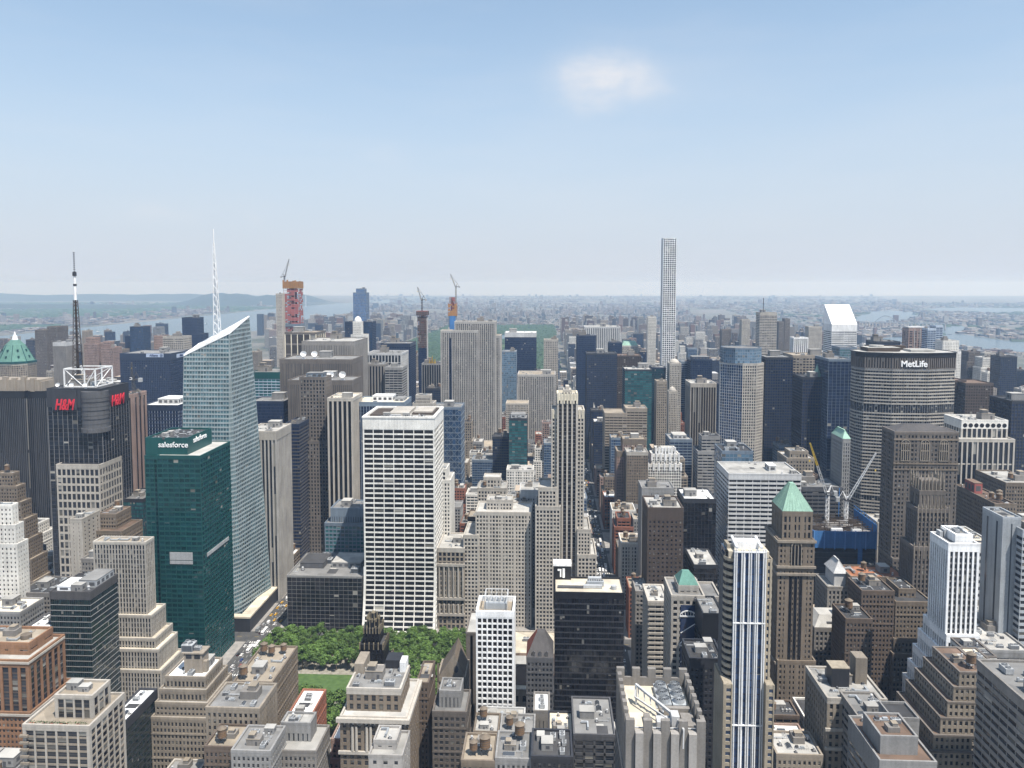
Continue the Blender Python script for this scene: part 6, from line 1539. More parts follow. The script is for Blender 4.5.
for nm, lb, st, ti, rf, n, tk, sh in lo:
    RT[lb] = B(nm, lb, st, ti, roof=rf, n=n, tanks=tk, short=sh, cat='building', ph=.6 if 'stair-stepped' in lb else 1.1, pmat='taupe' if 'stair-stepped' in lb else None)
def by(s): return [v for k, v in RT.items() if s in k][0]
r, rs = by('grey mansard-roofed'); q = rs[0]
part(r, 'mansard_roof', lambda b: (b.frustum((q[0]-.5, q[1]+.5, q[2]-.5, q[3]+.5), q[4]+1.25, (q[0]+5, q[1]-5, q[2]+6, q[3]-5), q[4]+8, b.mat(RM('pale'))), b.box(q[0]+9, q[1]-8, q[2]+1.2, q[2]+5, q[4]+1.3, q[4]+4.5, b.mat(W('dark_grey')))))
r, rs = by('colonnaded top just left'); q = rs[0]
part(r, 'pavilion_roof', lambda b: (b.box(q[0]+6, q[1]-3, q[2]+4, q[3]-3, q[4], q[4]+10, b.mat(W('pale_grey'))), b.frustum((q[0]+5, q[1]-2, q[2]+3, q[3]-2), q[4]+10, (q[0]+11, q[1]-8, q[2]+9, q[3]-8), q[4]+19, b.mat(W('pale_grey')))))
r, rs = by('tan classical loft'); q = rs[0]
part(r, 'roof_house', lambda b: (b.box(q[0]+6, q[0]+15, q[2]+12, q[2]+20, q[4], q[4]+10, b.mat(W('charcoal'))), b.box(q[0]+5.8, q[0]+15.2, q[2]+11.8, q[2]+20.2, q[4]+10, q[4]+10.5, b.mat(W('gold' if 0 else 'sand'))), b.box(q[1]-9, q[1]-3, q[2]+16, q[2]+24, q[4], q[4]+14, b.mat(W('beige')))))
def f(b):
    m = b.mat(W('pale_stone'))
    for z in (q[4]-16, q[4]-26): b.box(q[0]-1.3, q[1]+1.3, q[2]-1.5, q[2]-.4, z, z+1.4, m, True)
part(r, 'cornice', f)
# building with small green pyramid and white trusses
PM = Style('pale_stone','dark',4.2,3.8,1.5,1.6,.45,.4,crown=2)
r, rs = B('postmodern_building', 'pale building with a small green pyramid roof and white arched trusses, by the avenue', PM, [(679,698,587,486,16), (672,704,597,480,30), (704,720,598,484,24)], roof='grey', n=2, short='small green pyramid building')
q = rs[0]; s = rs[1]
part(r, 'copper_pyramid', lambda b: b.frustum((q[0]-.3, q[1]+.3, q[2]-.3, q[3]+.3), q[4]+1.3, ((q[0]+q[1])/2-3, (q[0]+q[1])/2+1.4, q[2]+6, q[2]+9), P(686, 571, 492).z, b.mat(W('copper'))))
def f(b):
    m = b.mat(W('white')); d = b.mat(GM('navy')); xm = (s[0]+s[1])/2
    b.box(xm-4.6, xm+4.6, s[2]-.62, s[2]-.5, 6, s[4]-5, d, True)
    for j in range(5):
        z = s[4]-12-j*19; n = 8
        for i in range(n):
            a0, a1 = math.pi*i/n, math.pi*(i+1)/n; b.rod((xm+5*math.cos(a0), s[2]-.9, z+3.4*math.sin(a0)), (xm+5*math.cos(a1), s[2]-.9, z+3.4*math.sin(a1)), .4, m)
        [b.rod((xm+u, s[2]-.9, z), (xm+u, s[2]-.9, z+3.4*math.sqrt(max(0, 1-(u/5)**2))), .2, m) for u in (-3.4, -1.7, 0, 1.7, 3.4)]; b.rod((xm-4.4, s[2]-.9, z-11), (xm+4.4, s[2]-.9, z-5), .28, m); b.box(xm-5.2, xm+5.2, s[2]-1.1, s[2]-.6, z-.5, z+.3, m, True)
part(r, 'white_trusses', f)
# cathedral with spires
v = P(594.5, 441, 1385); zt = P(594.5, 405, 1385).z
r = thing('cathedral', 'white twin-spired gothic cathedral among dark towers along the avenue', 'church', (v.x, 1400, 0))
part(r, 'nave', lambda b: (b.box(v.x-8, v.x+34, 1392, 1412, 0, 34, b.mat(W('pale_stone'))), b.quad((v.x-8, 1391, 34), (v.x+34, 1391, 34), (v.x+34, 1402, 46), (v.x-8, 1402, 46), b.mat(W('grey'))), b.quad((v.x+34, 1413, 34), (v.x-8, 1413, 34), (v.x-8, 1402, 46), (v.x+34, 1402, 46), b.mat(W('grey')))))
for yy in (1388, 1416):
    def f(b):
        m = b.mat(W('white_brick')); b.box(v.x-6.5, v.x+6.5, yy-6.5, yy+6.5, 0, zt-56, m); b.cyl(v.x, yy, zt-56, zt, 6.4, .2, 8, m)
        for i in (-4.3, 4.3):
            for j in (-4.3, 4.3): b.cyl(v.x+i, yy+j, zt-54, zt-36, 1.0, .05, 6, m)
    part(r, 'spire', f)
FOOT.append((v.x-10, v.x+36, 1380, 1422, 60, r)); LAND.append((r, 'white cathedral spire')); r['_h'] = 60

# two further towers with open floors and their cranes come with the crane list
x0, x1 = P(417.5, 315, 1570).x, P(426, 315, 1570).x; zt = P(421, 311, 1570).z
r = thing('unfinished_tower', 'thin dark red unfinished tower with a flared top, left of the great limestone slab', 'skyscraper', ((x0+x1)/2, 1580, 0))
core, bars = MB(), MB(); tower_shell(core, bars, [(x0+1, 1571), (x1-1, 1571), (x1-1, 1590), (x0+1, 1590)], 0, zt*.72, St(CURT, glass='navy', wall='navy')); core.build('glass_wall', r); bars.build('facade', r)
part(r, 'netted_floors', lambda b: (floors_open(b, x0, x1, 1570, 1591, zt*.72, zt-9, 4.2, b.mat(W('pink')), b.mat(W('dark_brown')), b.mat(W('netting_red')), .9), floors_open(b, x0-2.5, x1+2.5, 1568, 1593, zt-9, zt, 4.2, b.mat(W('netting_red')), b.mat(W('dark_brown')), b.mat(W('netting_red')), .95)))
part(r, 'hoist', lambda b: b.box(x1+.4, x1+2.6, 1575, 1579, 0, zt-14, b.mat(W('pale_grey'))))
FOOT.append((x0, x1, 1570, 1591, zt, r)); LAND.append((r, 'thin flared unfinished tower')); r['_h'] = zt
x0, x1 = P(448, 305, 1890).x, P(456.5, 305, 1890).x; zt = P(452, 297, 1890).z
r = thing('unfinished_tower', 'thin orange and blue unfinished tower rising behind the great limestone slab', 'skyscraper', ((x0+x1)/2, 1900, 0))
zb = P(452, 316, 1890).z
part(r, 'clad_shaft', lambda b: (b.box(x0, x1, 1890, 1908, 0, zb-28, b.mat(W('pale_stone'))), b.box(x0+4, x1-3, 1889.3, 1889.9, zb-50, zb, b.mat(W('netting_blue')), True), b.box(x0+1, x1-1, 1891, 1907, zb-28, zb, b.mat(W('blue_grey')))))
part(r, 'netted_floors', lambda b: (floors_open(b, x0, x1, 1890, 1908, zb, zt-14, 4.2, b.mat(W('netting_red')), b.mat(W('netting_orange')), b.mat(W('rust')), .7), floors_open(b, x0+3, x1-5, 1892, 1906, zt-14, zt, 4.2, b.mat(W('pink')), b.mat(W('netting_red')), b.mat(W('rust')), .4)))
FOOT.append((x0, x1, 1890, 1908, zt, r)); LAND.append((r, 'thin orange unfinished tower')); r['_h'] = zt

# ------------------------------------------------------------------ cranes
def crane(label, base, ztop, jib_end, w=2.2, cols=('white', 'white'), jl=None, back=None, r=.22):
    """luffing tower crane: mast, cab, slewing platform with counterweights, A-frame, raised jib, hoist cables"""
    o = thing('tower_crane', label, 'crane', tuple(base), 'tower cranes over unfinished towers')
    bx, by_, bz = base; j = Vector(jib_end); top = Vector((bx, by_, ztop)); hd = Vector((j.x-bx, j.y-by_, 0)).normalized()
    n = max(4, int((ztop-bz)/w))
    part(o, 'mast', lambda b: b.lattice((bx, by_, bz), (bx, by_, ztop), w, w, n, r, b.mat(W(cols[0]))))
    L = (j-top).length; k = max(6, int(L/(w*1.1)))
    js = top+hd*w*.6+Vector((0, 0, w*.5)); mid = js+(j-js)*.55; two = label.startswith('yellow')
    part(o, 'jib', lambda b: b.lattice(tuple(js), tuple(mid if two else j), w*.85, w*(.6 if two else .35), k//2 if two else k, r*.9, b.mat(W(cols[1]))))
    if two: part(o, 'jib_tip', lambda b: b.lattice(tuple(mid), tuple(j), w*.6, w*.3, k//2, r*1.0, b.mat(W('yellow'))))
    part(o, 'slewing_platform', lambda b: (b.rod(top-hd*w*3.6+Vector((0, 0, w*.3)), top+hd*w*1.2+Vector((0, 0, w*.3)), w*.4, b.mat(W('dark_grey')), 4), b.box(bx-w*.7, bx+w*.7, by_-w*.7, by_+w*.7, ztop-w*.3, ztop+w*.2, b.mat(W('dark_grey')))))
    cwp = top-hd*w*3.2
    part(o, 'counterweight', lambda b: b.box(cwp.x-w*.7, cwp.x+w*.7, cwp.y-w*.7, cwp.y+w*.7, ztop-w*.8, ztop+w*.9, b.mat(W('mech')), True))
    cb = top+hd*w*.6+Vector((-hd.y, hd.x, 0))*w
    def cabf(b): b.box(cb.x-w*.4, cb.x+w*.4, cb.y-w*.4, cb.y+w*.4, ztop+w*.2, ztop+w*1.2, b.mat(W('white')), True); b.box(cb.x-w*.42, cb.x+w*.42, cb.y-w*.43, cb.y-w*.41, ztop+w*.6, ztop+w*1.1, b.mat(GM('black')), True)
    part(o, 'cab', cabf)
    ap = top-hd*w*1.4+Vector((0, 0, w*3.4))
    part(o, 'a_frame', lambda b: [b.rod(p, ap, r*1.1, b.mat(W(cols[0])), 4) for p in (tuple(top+hd*w*.4), tuple(top-hd*w*3), tuple(top+Vector((-hd.y, hd.x, 0))*w*.5), tuple(top-Vector((-hd.y, hd.x, 0))*w*.5))])
    part(o, 'cable', lambda b: (b.rod(ap, j, r*.45, b.mat(W('charcoal')), 3), b.rod(ap+hd*.6, top+(j-top)*.7+Vector((0, 0, .8)), r*.45, b.mat(W('charcoal')), 3), b.rod(j, j-Vector((0, 0, min(18, L*.3))), r*.4, b.mat(W('charcoal')), 3)))
    hk = j-Vector((0, 0, min(18, L*.3)))
    part(o, 'hook', lambda b: b.box(hk.x-.5, hk.x+.5, hk.y-.4, hk.y+.4, hk.z-1.6, hk.z, b.mat(W('yellow')), True))
    return o
Yc = 730
for lb, pm, pt, pj, cols, yy in (('yellow-tipped white crane leaning left over the blue netted frame', 827, 494, (810, 443), ('white', 'pale_grey'), 728),
                                 ('white crane with its jib raised to the right over the blue netted frame', 846, 500, (876, 453), ('white', 'white'), 735)):
    a = P(pm, 520, yy); t = P(pm, pt, yy); e = P(pj[0], pj[1], yy-6)
    crane(lb, (a.x, yy, P(pm, 528, yy).z), t.z, e, 2.5, cols, r=.25)
for lb, (mx_, my0, my1), (jx, jy), yy in (('small crane perched on top of the red netted tower', (284.5, 281, 277), (289, 259), 1902),
                                         ('small crane on the thin flared unfinished tower', (422, 311, 300), (417.5, 287), 1580),
                                         ('small crane beside the thin orange unfinished tower, reaching left', (456, 312, 287), (450.5, 274), 1904)):
    a = P(mx_, my0, yy); t = P(mx_, my1, yy); e = P(jx, jy, yy)
    crane(lb, (a.x, yy, a.z), t.z, e, 2.6, ('dark_grey', 'grey') if 'flared' in lb or 'perched' in lb else ('beige', 'beige'), r=.42)
a = P(134, 398, 806); t = P(134, 380, 806); e = P(131.5, 362, 806)
crane('small dark derrick crane atop the slim pink tower', (a.x, 806, a.z), t.z, e, 2.4, ('dark_grey', 'dark_grey'), r=.3)
# ================================================================== ground, streets, water, hills
AV = {'tenth': -1390, 'ninth': -1110, 'eighth': -830, 'seventh': -540, 'sixth': -262, 'fifth': 60, 'madison': 205, 'park': 345, 'lexington': 490, 'third': 640, 'second': 830, 'first': 1030}
def SY(n): return (n-33.6)*80.4
AVX = sorted(AV.values()); AVX = [-1960, -1680]+AVX+[1230]
HALF = 14
def sheet(name, pts, z, mat, kind='structure'):
    b = MB(); b.poly([(p[0], p[1], z) for p in pts], b.mat(mat)); o = b.build(name); o['kind'] = kind; return o
def groundmat():
    m = bpy.data.materials.new('city_ground'); t = NT(m); tc = t.n('ShaderNodeTexCoord')
    n1 = t.n('ShaderNodeTexNoise'); n1.inputs['Scale'].default_value = .0012; n1.inputs['Detail'].default_value = 8; t.link(tc.outputs['Object'], n1.inputs['Vector'])
    vo = t.n('ShaderNodeTexVoronoi'); vo.inputs['Scale'].default_value = .012; t.link(tc.outputs['Object'], vo.inputs['Vector'])
    r = t.n('ShaderNodeValToRGB'); r.color_ramp.elements[0].position = .40; r.color_ramp.elements[0].color = (.03,.045,.025,1); r.color_ramp.elements[1].position = .58; r.color_ramp.elements[1].color = (.12,.115,.105,1)
    t.link(n1.outputs['Fac'], r.inputs[0])
    sp = t.n('ShaderNodeSeparateColor'); t.link(vo.outputs['Color'], sp.inputs[0])
    c = t.mixc(t.math('MULTIPLY', sp.outputs[0], .5), r.outputs[0], (.20,.185,.17)); t.link(c, t.b.inputs['Base Color']); t.b.inputs['Roughness'].default_value = .95
    return m
def noisy(name, c, c2, scale, rough=.9):
    m = bpy.data.materials.new(name); t = NT(m); tc = t.n('ShaderNodeTexCoord'); n1 = t.n('ShaderNodeTexNoise'); n1.inputs['Scale'].default_value = scale; n1.inputs['Detail'].default_value = 8
    t.link(tc.outputs['Object'], n1.inputs['Vector']); k = t.n('ShaderNodeMapRange'); k.inputs[1].default_value = .35; k.inputs[2].default_value = .65; t.link(n1.outputs['Fac'], k.inputs[0])
    t.link(t.mixc(k.outputs[0], c, c2), t.b.inputs['Base Color']); t.b.inputs['Roughness'].default_value = rough
    return m
E = 30000
gb = MB(); gm = gb.mat(groundmat())
gb.quad((-E, -1500, 0), (E, -1500, 0), (E, 25500, 0), (-E, 25500, 0), gm)
o = gb.build('ground'); o['kind'] = 'structure'
asph = noisy('asphalt', (.05,.05,.052), (.085,.083,.08), .12)
sheet('street', [(-1960, 100), (1230, 100), (1230, 2062), (-1960, 2062)], .05, asph)
# kerbed pavement, one slab to a block
pv = MB(); pm = pv.mat(noisy('pavement', (.22,.21,.20), (.32,.30,.28), .2)); pe = pv.mat(W('pale_grey'))
BLOCKS = []
for i in range(len(AVX)-1):
    for n in range(35, 59):
        x0, x1, y0, y1 = AVX[i]+HALF, AVX[i+1]-HALF, SY(n)+9, SY(n+1)-9
        if n in (41, 49, 56): y0 = SY(n)+9
        if n == 42: y0 = SY(n)+14
        if n+1 == 42: y1 = SY(42)-14
        BLOCKS.append((x0-4, x1+4, y0-3.5, y1+3.5)); a, c, d, e = BLOCKS[-1]
        pv.box(a, c, d, e, .05, .18, pm)
o = pv.build('pavement'); o['kind'] = 'structure'
mk = MB(); wm = mk.mat(noisy('road_paint', (.62,.62,.60), (.80,.80,.78), .5)); ym = mk.mat(noisy('road_paint_yellow', (.55,.38,.05), (.62,.45,.08), .5))
for x in (AV['sixth'], AV['fifth'], AV['madison']):
    for lx in (-5.1, -1.7, 1.7, 5.1):
        y = 420
        while y < 1700:
            if min(abs(y-SY(n)) for n in range(38, 56)) > 14: mk.box(x+lx-.09, x+lx+.09, y, y+3.2, .054, .058, wm)
            y += 9
    for n in range(39, 55):
        for s in (-1, 1):
            for k in range(9): mk.box(x-8.2+k*2, x-7.4+k*2, SY(n)+s*11-1.6, SY(n)+s*11+1.6, .054, .058, wm)
for k in range(60): mk.box(-700+k*16, -696+k*16, SY(42)-.1, SY(42)+.1, .054, .058, ym)
o = mk.build('road_markings'); o['kind'] = 'structure'

wat = bpy.data.materials.new('water'); t = NT(wat)
t.b.inputs['Base Color'].default_value = (.045,.075,.095,1); t.b.inputs['Roughness'].default_value = .22; t.b.inputs['IOR'].default_value = 1.33
tc = t.n('ShaderNodeTexCoord'); nn = t.n('ShaderNodeTexNoise'); nn.inputs['Scale'].default_value = .03; nn.inputs['Detail'].default_value = 6; t.link(tc.outputs['Object'], nn.inputs['Vector'])
bp = t.n('ShaderNodeBump'); bp.inputs['Strength'].default_value = .25; bp.inputs['Distance'].default_value = 2; t.link(nn.outputs['Fac'], bp.inputs['Height']); t.link(bp.outputs[0], t.b.inputs['Normal'])
sheet('hudson_river', [(-3350,-400), (-2000,-400), (-2010,3000), (-2120,6000), (-2400,9000), (-2550,12000), (-2300,17000), (-2450,25000), (-4250,25000), (-3900,17000), (-3850,12000), (-3720,9000), (-3600,6200), (-3450,4200)], .6, wat)
def wpoly(name, px): sheet(name, [G(*q).xy for q in px], .6, wat)
wpoly('east_river', [(866,340),(905,336),(960,334),(1000,340),(1090,347),(1100,352),(1030,353),(985,349),(940,343),(890,345)])
wpoly('east_river', [(852,322),(858,316.5),(872,311.5),(890,310.5),(912,312),(920,316),(908,319.5),(880,322.5)])
wpoly('east_river', [(930,329),(962,325),(968,330),(950,335),(925,333)])
wpoly('east_river', [(905,309.5),(960,307.5),(1030,308.5),(1050,311.5),(985,312.5)])
# hills on the far shores
def hill(name, x0, x1, y, hgt, wd, seed, c=(.035,.06,.028)):
    b = MB(); m = b.mat(MATS.get('hillwood') or noisy('hillwood', (.016,.028,.018), (.028,.042,.028), .004)); MATS['hillwood'] = b.mats[0]
    nx, ny = 60, 10; pts = []
    for j in range(ny+1):
        for i in range(nx+1):
            u, v = i/nx, j/ny; e = min(1, 5*u, 5*(1-u)); e = e*e*(3-2*e)
            z = hgt*e*math.sin(math.pi*v)**.7*(.72+.42*mnoise.noise(Vector((u*7+seed, v*2, seed)))+.12*mnoise.noise(Vector((u*31, v*6, seed))))
            pts.append((x0+(x1-x0)*u, y+wd*(v-.5)+wd*.3*mnoise.noise(Vector((u*3, seed, 0))), max(z, -.5)))
    for j in range(ny):
        for i in range(nx):
            a = j*(nx+1)+i; b.quad(pts[a], pts[a+1], pts[a+nx+2], pts[a+nx+1], m)
    o = b.build(name, smooth=True); o['kind'] = 'structure'
hill('hills', -6700, -3950, 13500, 205, 2600, 1.3)
hill('hills', -16000, -6300, 17500, 165, 3000, 4.1)
hill('hills', -15000, -5200, 11000, 70, 2200, 8.7)

# ------------------------------------------------------------------ big park far uptown: a wood of rounded crowns, meadows and ponds
def woodland(name, x0, x1, y0, y1, step, seed, skip=()):
    b = MB(); m = b.mat(MATS.get('parkleaf') or leafmat('parkleaf', (.026,.05,.02), .6)); rng = random.Random(seed)
    y = y0
    while y < y1:
        x = x0; s = step*(1+(y-y0)/6000)
        while x < x1:
            cx, cy_ = x+rng.uniform(-.5, .5)*s, y+rng.uniform(-.5, .5)*s
            if not any(((cx-q[0])/q[2])**2+((cy_-q[1])/q[3])**2 < 1 for q in skip):
                r = s*rng.uniform(.5, .85); h = rng.uniform(9, 19); k = 6; ph = rng.random()*6
                ring = [(cx+r*math.cos(ph+2*math.pi*i/k)*rng.uniform(.75, 1.15), cy_+r*math.sin(ph+2*math.pi*i/k)*rng.uniform(.75, 1.15)) for i in range(k)]
                n = len(b.v); b.v += [(p[0], p[1], h*.25) for p in ring]+[(cx+(p[0]-cx)*.75, cy_+(p[1]-cy_)*.75, h*.78+rng.uniform(-1.5, 1.5)) for p in ring]+[(cx, cy_, h)]
                for i in range(k):
                    j = (i+1) % k; b.f += [(n+i, n+j, n+k+j, n+k+i), (n+k+i, n+k+j, n+2*k)]; b.mi += [m, m]; b.uv += [(0, 0)]*7
            x += s
        y += s
    o = b.build(name); o['kind'] = 'stuff'; o['label'] = 'dense green woodland of the large park between the uptown buildings'; o['category'] = 'woodland'
    return o
MEAD = [(-420, 2500, 130, 90), (-300, 4050, 150, 190), (-180, 3700, 170, 60), (-350, 4800, 260, 300), (-150, 5700, 160, 90), (-120, 2280, 90, 50)]
sheet('park_lawn', [(-790,2062), (45,2062), (45,6150), (-790,6150)], .25, noisy('park_grass', (.04,.075,.022), (.06,.10,.032), .01))
woodland('park_woodland', -780, 36, 2072, 6140, 13, 5, MEAD)
sheet('lake', [(-350+260*math.cos(i*.4), 4800+300*math.sin(i*.4)) for i in range(16)], .6, wat)

# ------------------------------------------------------------------ the square park below
LAWN = (-232, -118, 570, 610)
sheet('park_ground', [(-246, 524), (-38, 524), (-38, 672), (-246, 672)], .19, noisy('park_gravel', (.20,.185,.15), (.30,.28,.24), .3))
lb = MB(); lm = lb.mat(noisy('lawn_turf', (.045,.09,.02), (.075,.13,.035), .25)); lb.box(LAWN[0], LAWN[1], LAWN[2], LAWN[3], .19, .3, lm); o = lb.build('lawn'); o['kind'] = 'structure'
TREES = []
def tree_mesh(seed, R, h):
    rng = random.Random(seed)
    b = MB(); m = b.mat(wallmat('bark', (.13,.105,.08)))
    b.cyl(0, 0, 0, h*.42, .42, .28, 8, m)
    tips = []
    for k in range(7):
        a = 2*math.pi*k/7+rng.uniform(-.3, .3); z0 = h*rng.uniform(.25, .42); L = R*rng.uniform(.5, .8); e = (L*math.cos(a), L*math.sin(a), z0+h*rng.uniform(.2, .42))
        b.rod((0, 0, z0), tuple(q*.5 for q in e[:2])+((z0+e[2])/2+.4,), .16, m, 5); b.rod(tuple(q*.5 for q in e[:2])+((z0+e[2])/2+.4,), e, .09, m, 4); tips.append(e)
    tr = b.mesh('trunk')
    b = MB(); m = b.mat(leafmat('plane_leaf', (.078,.135,.03), .6))
    cl = [(e[0], e[1], e[2], R*rng.uniform(.33, .5)) for e in tips]+[(rng.uniform(-.35, .35)*R, rng.uniform(-.35, .35)*R, h*rng.uniform(.68, .88), R*rng.uniform(.35, .5)) for _ in range(5)]
    for _ in range(6):
        a = rng.random()*6.28; q = rng.uniform(.5, .95)*R; cl.append((q*math.cos(a), q*math.sin(a), h*rng.uniform(.42, .7), R*rng.uniform(.22, .34)))
    for c in cl:
        for _ in range(int(95*(c[3]/(R*.4))**2)):
            v = Vector((rng.gauss(0, 1), rng.gauss(0, 1), rng.gauss(0, 1))).normalized(); rr = c[3]*rng.uniform(.6, 1.08)
            p = Vector(c[:3])+Vector((v.x*rr, v.y*rr, v.z*rr*.8))
            n = (v+Vector((rng.uniform(-.7, .7), rng.uniform(-.7, .7), rng.uniform(-.2, .9)))).normalized(); t1 = n.cross(Vector((rng.random(), rng.random(), rng.random()))).normalized(); t2 = n.cross(t1); s = rng.uniform(.28, .62)
            b.quad(tuple(p-t1*s-t2*s*.7), tuple(p+t1*s-t2*s*.5), tuple(p+t1*s*.8+t2*s), tuple(p-t1*s*.6+t2*s*.8), m)
    return tr, b.mesh('crown')
PROTO = [tree_mesh(s, R, h) for s, R, h in ((1, 6.2, 19), (2, 5.6, 17.5), (3, 6.8, 20), (4, 5.2, 18.5), (5, 6.0, 16.5))]
rngT = random.Random(21)
def put_tree(x, y, label, group, s=1.0):
    tr, cr = rngT.choice(PROTO)
    o = thing('plane_tree', label, 'tree', (x, y, .19), group); a = rngT.random()*6.28; s *= rngT.uniform(.85, 1.12)
    for nm, me in (('trunk', tr), ('crown', cr)):
        c = bpy.data.objects.new(nm, me); COL.objects.link(c); c.parent = o; c.rotation_euler = (0, 0, a); c.scale = (s, s, s*rngT.uniform(.92, 1.06))
for j in range(5):
    for i in range(22):
        x = -241+i*9.3+rngT.uniform(-1.5, 1.5); y = 618+j*11.4+rngT.uniform(-1.5, 1.5)
        put_tree(x, y, 'leafy plane tree in the dense grove along the far side of the small park', 'plane trees of the far park grove')
for j in range(4):
    for i in range(13):
        x = -240+i*9.4+rngT.uniform(-1.6, 1.6); y = 524+j*10.5+rngT.uniform(-1.5, 1.5)
        put_tree(x, y, 'leafy plane tree in the near grove between the small park lawn and brick lofts', 'plane trees of the near park grove')
for i in range(12):
    put_tree(-104+rngT.uniform(-3, 3)+(i % 3)*10, 570+(i//3)*11, 'leafy plane tree right of the small park lawn, behind the black and gold tower', 'plane trees at the right end of the lawn')
for i, (x, y) in enumerate(((12, 930), (44, 1290), (46, 1304), (44, 1345), (76, 1400))):
    put_tree(x+30 if i == 0 else x, y, 'small street tree on the long avenue beside the cathedral', 'street trees of the long avenue', .6)

# ------------------------------------------------------------------ vehicles
def vehicle_meshes(kind, c):
    m = wallmat('paint_'+kind+c, {'yellow': (.72,.40,.02), 'white': (.78,.78,.78), 'black': (.012,.012,.014), 'grey': (.22,.23,.24), 'red': (.35,.02,.02), 'blue': (.03,.07,.22), 'silver': (.45,.46,.47)}[c], .3, .03, .5)
    g = GM('black'); ty = W('charcoal')
    out = {}
    L, Wd, Ht = {'car': (4.7, 1.85, 1.5), 'van': (5.6, 2.05, 2.5), 'bus': (12.2, 2.6, 3.2), 'box_truck': (8, 2.5, 3.6)}[kind]
    b = MB(); k = b.mat(m); hx, hl = Wd/2, L/2
    if kind == 'car':
        prof = [(-hl, .35), (-hl, .85), (-hl+.5, .98), (-hl+1.1, 1.0), (hl-1.3, .95), (hl-.1, .8), (hl, .35)]
    elif kind == 'van': prof = [(-hl, .4), (-hl, 2.4), (-hl+.2, 2.5), (hl-1.6, 2.5), (hl-.9, 1.5), (hl-.1, 1.2), (hl, .4)]
    elif kind == 'bus': prof = [(-hl, .4), (-hl, 3.0), (-hl+.2, 3.2), (hl-.3, 3.2), (hl, 2.8), (hl, .4)]
    else: prof = [(-hl, .7), (-hl, 3.55), (-hl+.05, 3.6), (hl-2.2, 3.6), (hl-2.15, .7)]
    for i in range(len(prof)):
        a, d = prof[i], prof[(i+1) % len(prof)]; b.quad((-hx, a[0], a[1]), (hx, a[0], a[1]), (hx, d[0], d[1]), (-hx, d[0], d[1]), k)
    for s in (-1, 1): b.poly([(s*hx, p[0], p[1]) for p in (prof if s < 0 else prof[::-1])], k)
    if kind == 'box_truck': b.frustum((-hx+.1, hx-.1, hl-2.05, hl), .6, (-hx+.15, hx-.15, hl-2.05, hl-.5), 2.5, k)
    out['body'] = b.mesh('body')
    b = MB(); k = b.mat(g)
    if kind == 'car':
        b.frustum((-hx+.08, hx-.08, -hl+.6, hl-1.2), .97, (-hx+.28, hx-.28, -hl+1.1, hl-2.1), 1.46, k, False)
        r = b.mat(m); b.quad((-hx+.27, -hl+1.08, 1.465), (hx-.27, -hl+1.08, 1.465), (hx-.27, hl-2.08, 1.465), (-hx+.27, hl-2.08, 1.465), r)
    elif kind == 'van': b.quad((-hx+.15, hl-1.58, 2.42), (hx-.15, hl-1.58, 2.42), (hx-.1, hl-.93, 1.56), (-hx+.1, hl-.93, 1.56), k); b.box(-hx-.02, hx+.02, hl-2.6, hl-1.5, 1.5, 2.2, k)
    elif kind == 'bus':
        b.box(-hx-.02, hx+.02, -hl+.6, hl-.6, 1.5, 2.6, k); b.box(-hx+.2, hx-.2, hl-.3, hl+.02, 1.2, 2.6, k); b.box(-hx+.3, hx-.3, -hl-.02, -hl+.2, 1.7, 2.6, k)
    else: b.quad((-hx+.2, hl-.02, 1.45), (hx-.2, hl-.02, 1.45), (hx-.22, hl-.48, 2.4), (-hx+.22, hl-.48, 2.4), k); b.box(-hx+.08, hx-.08, hl-1.7, hl-.9, 1.5, 2.2, k)
    out['windows'] = b.mesh('windows')
    for nm, yy in (('front_axle', hl-.9 if kind != 'bus' else hl-2.4), ('rear_axle', -hl+.9 if kind != 'bus' else -hl+3)):
        b = MB(); k = b.mat(ty); R = .34 if kind == 'car' else .48
        for s in (-1, 1):
            n = 12; x0, x1 = s*(hx-.22), s*(hx+.02); ps = [(yy+R*math.cos(2*math.pi*i/n), R+R*math.sin(2*math.pi*i/n)) for i in range(n)]
            for i in range(n): a, d = ps[i], ps[(i+1) % n]; b.quad((x0, a[0], a[1]), (x1, a[0], a[1]), (x1, d[0], d[1]), (x0, d[0], d[1]), k)
            b.poly([(x1, p[0], p[1]) for p in ps], k)
        out['wheel' if 1 else nm] = out.get('wheel'); out[nm] = b.mesh('wheel')
    out.pop('wheel', None)
    if kind == 'car' and c == 'yellow': b = MB(); b.box(-.35, .35, -.75, -.5, 1.466, 1.66, b.mat(W('white'))); out['roof_sign'] = b.mesh('roof_sign')
    if kind == 'bus': b = MB(); b.box(-.9, .9, -3, -.5, 3.2, 3.5, b.mat(W('pale_grey'))); b.box(-.8, .8, 1.5, 3.5, 3.2, 3.42, b.mat(W('pale_grey'))); out['roof_unit'] = b.mesh('roof_unit')
    b = MB(); k = b.mat(W('signal_red'))
    for s in (-1, 1): b.box(s*(hx-.35)-.14, s*(hx-.35)+.14, -hl-.02, -hl+.05, .7, .86, k)
    out['tail_lights'] = b.mesh('tail_lights')
    return out
VM = {}
rngV = random.Random(33)
CN_ = {'car': 'car', 'van': 'van', 'bus': 'city bus', 'box_truck': 'box truck'}
def vehicle(kind, c, x, y, rz, label, group):
    key = (kind, c)
    if key not in VM: VM[key] = vehicle_meshes(kind, c)
    o = thing({'car': 'taxi' if c == 'yellow' else 'car'}.get(kind, kind), label, 'taxi' if (kind == 'car' and c == 'yellow') else CN_[kind], (x, y, .06), group); o.rotation_euler = (0, 0, rz)
    for nm, me in VM[key].items():
        if me is None: continue
        q = bpy.data.objects.new({'front_axle': 'wheel_pair', 'rear_axle': 'wheel_pair'}.get(nm, nm), me); COL.objects.link(q); q.parent = o
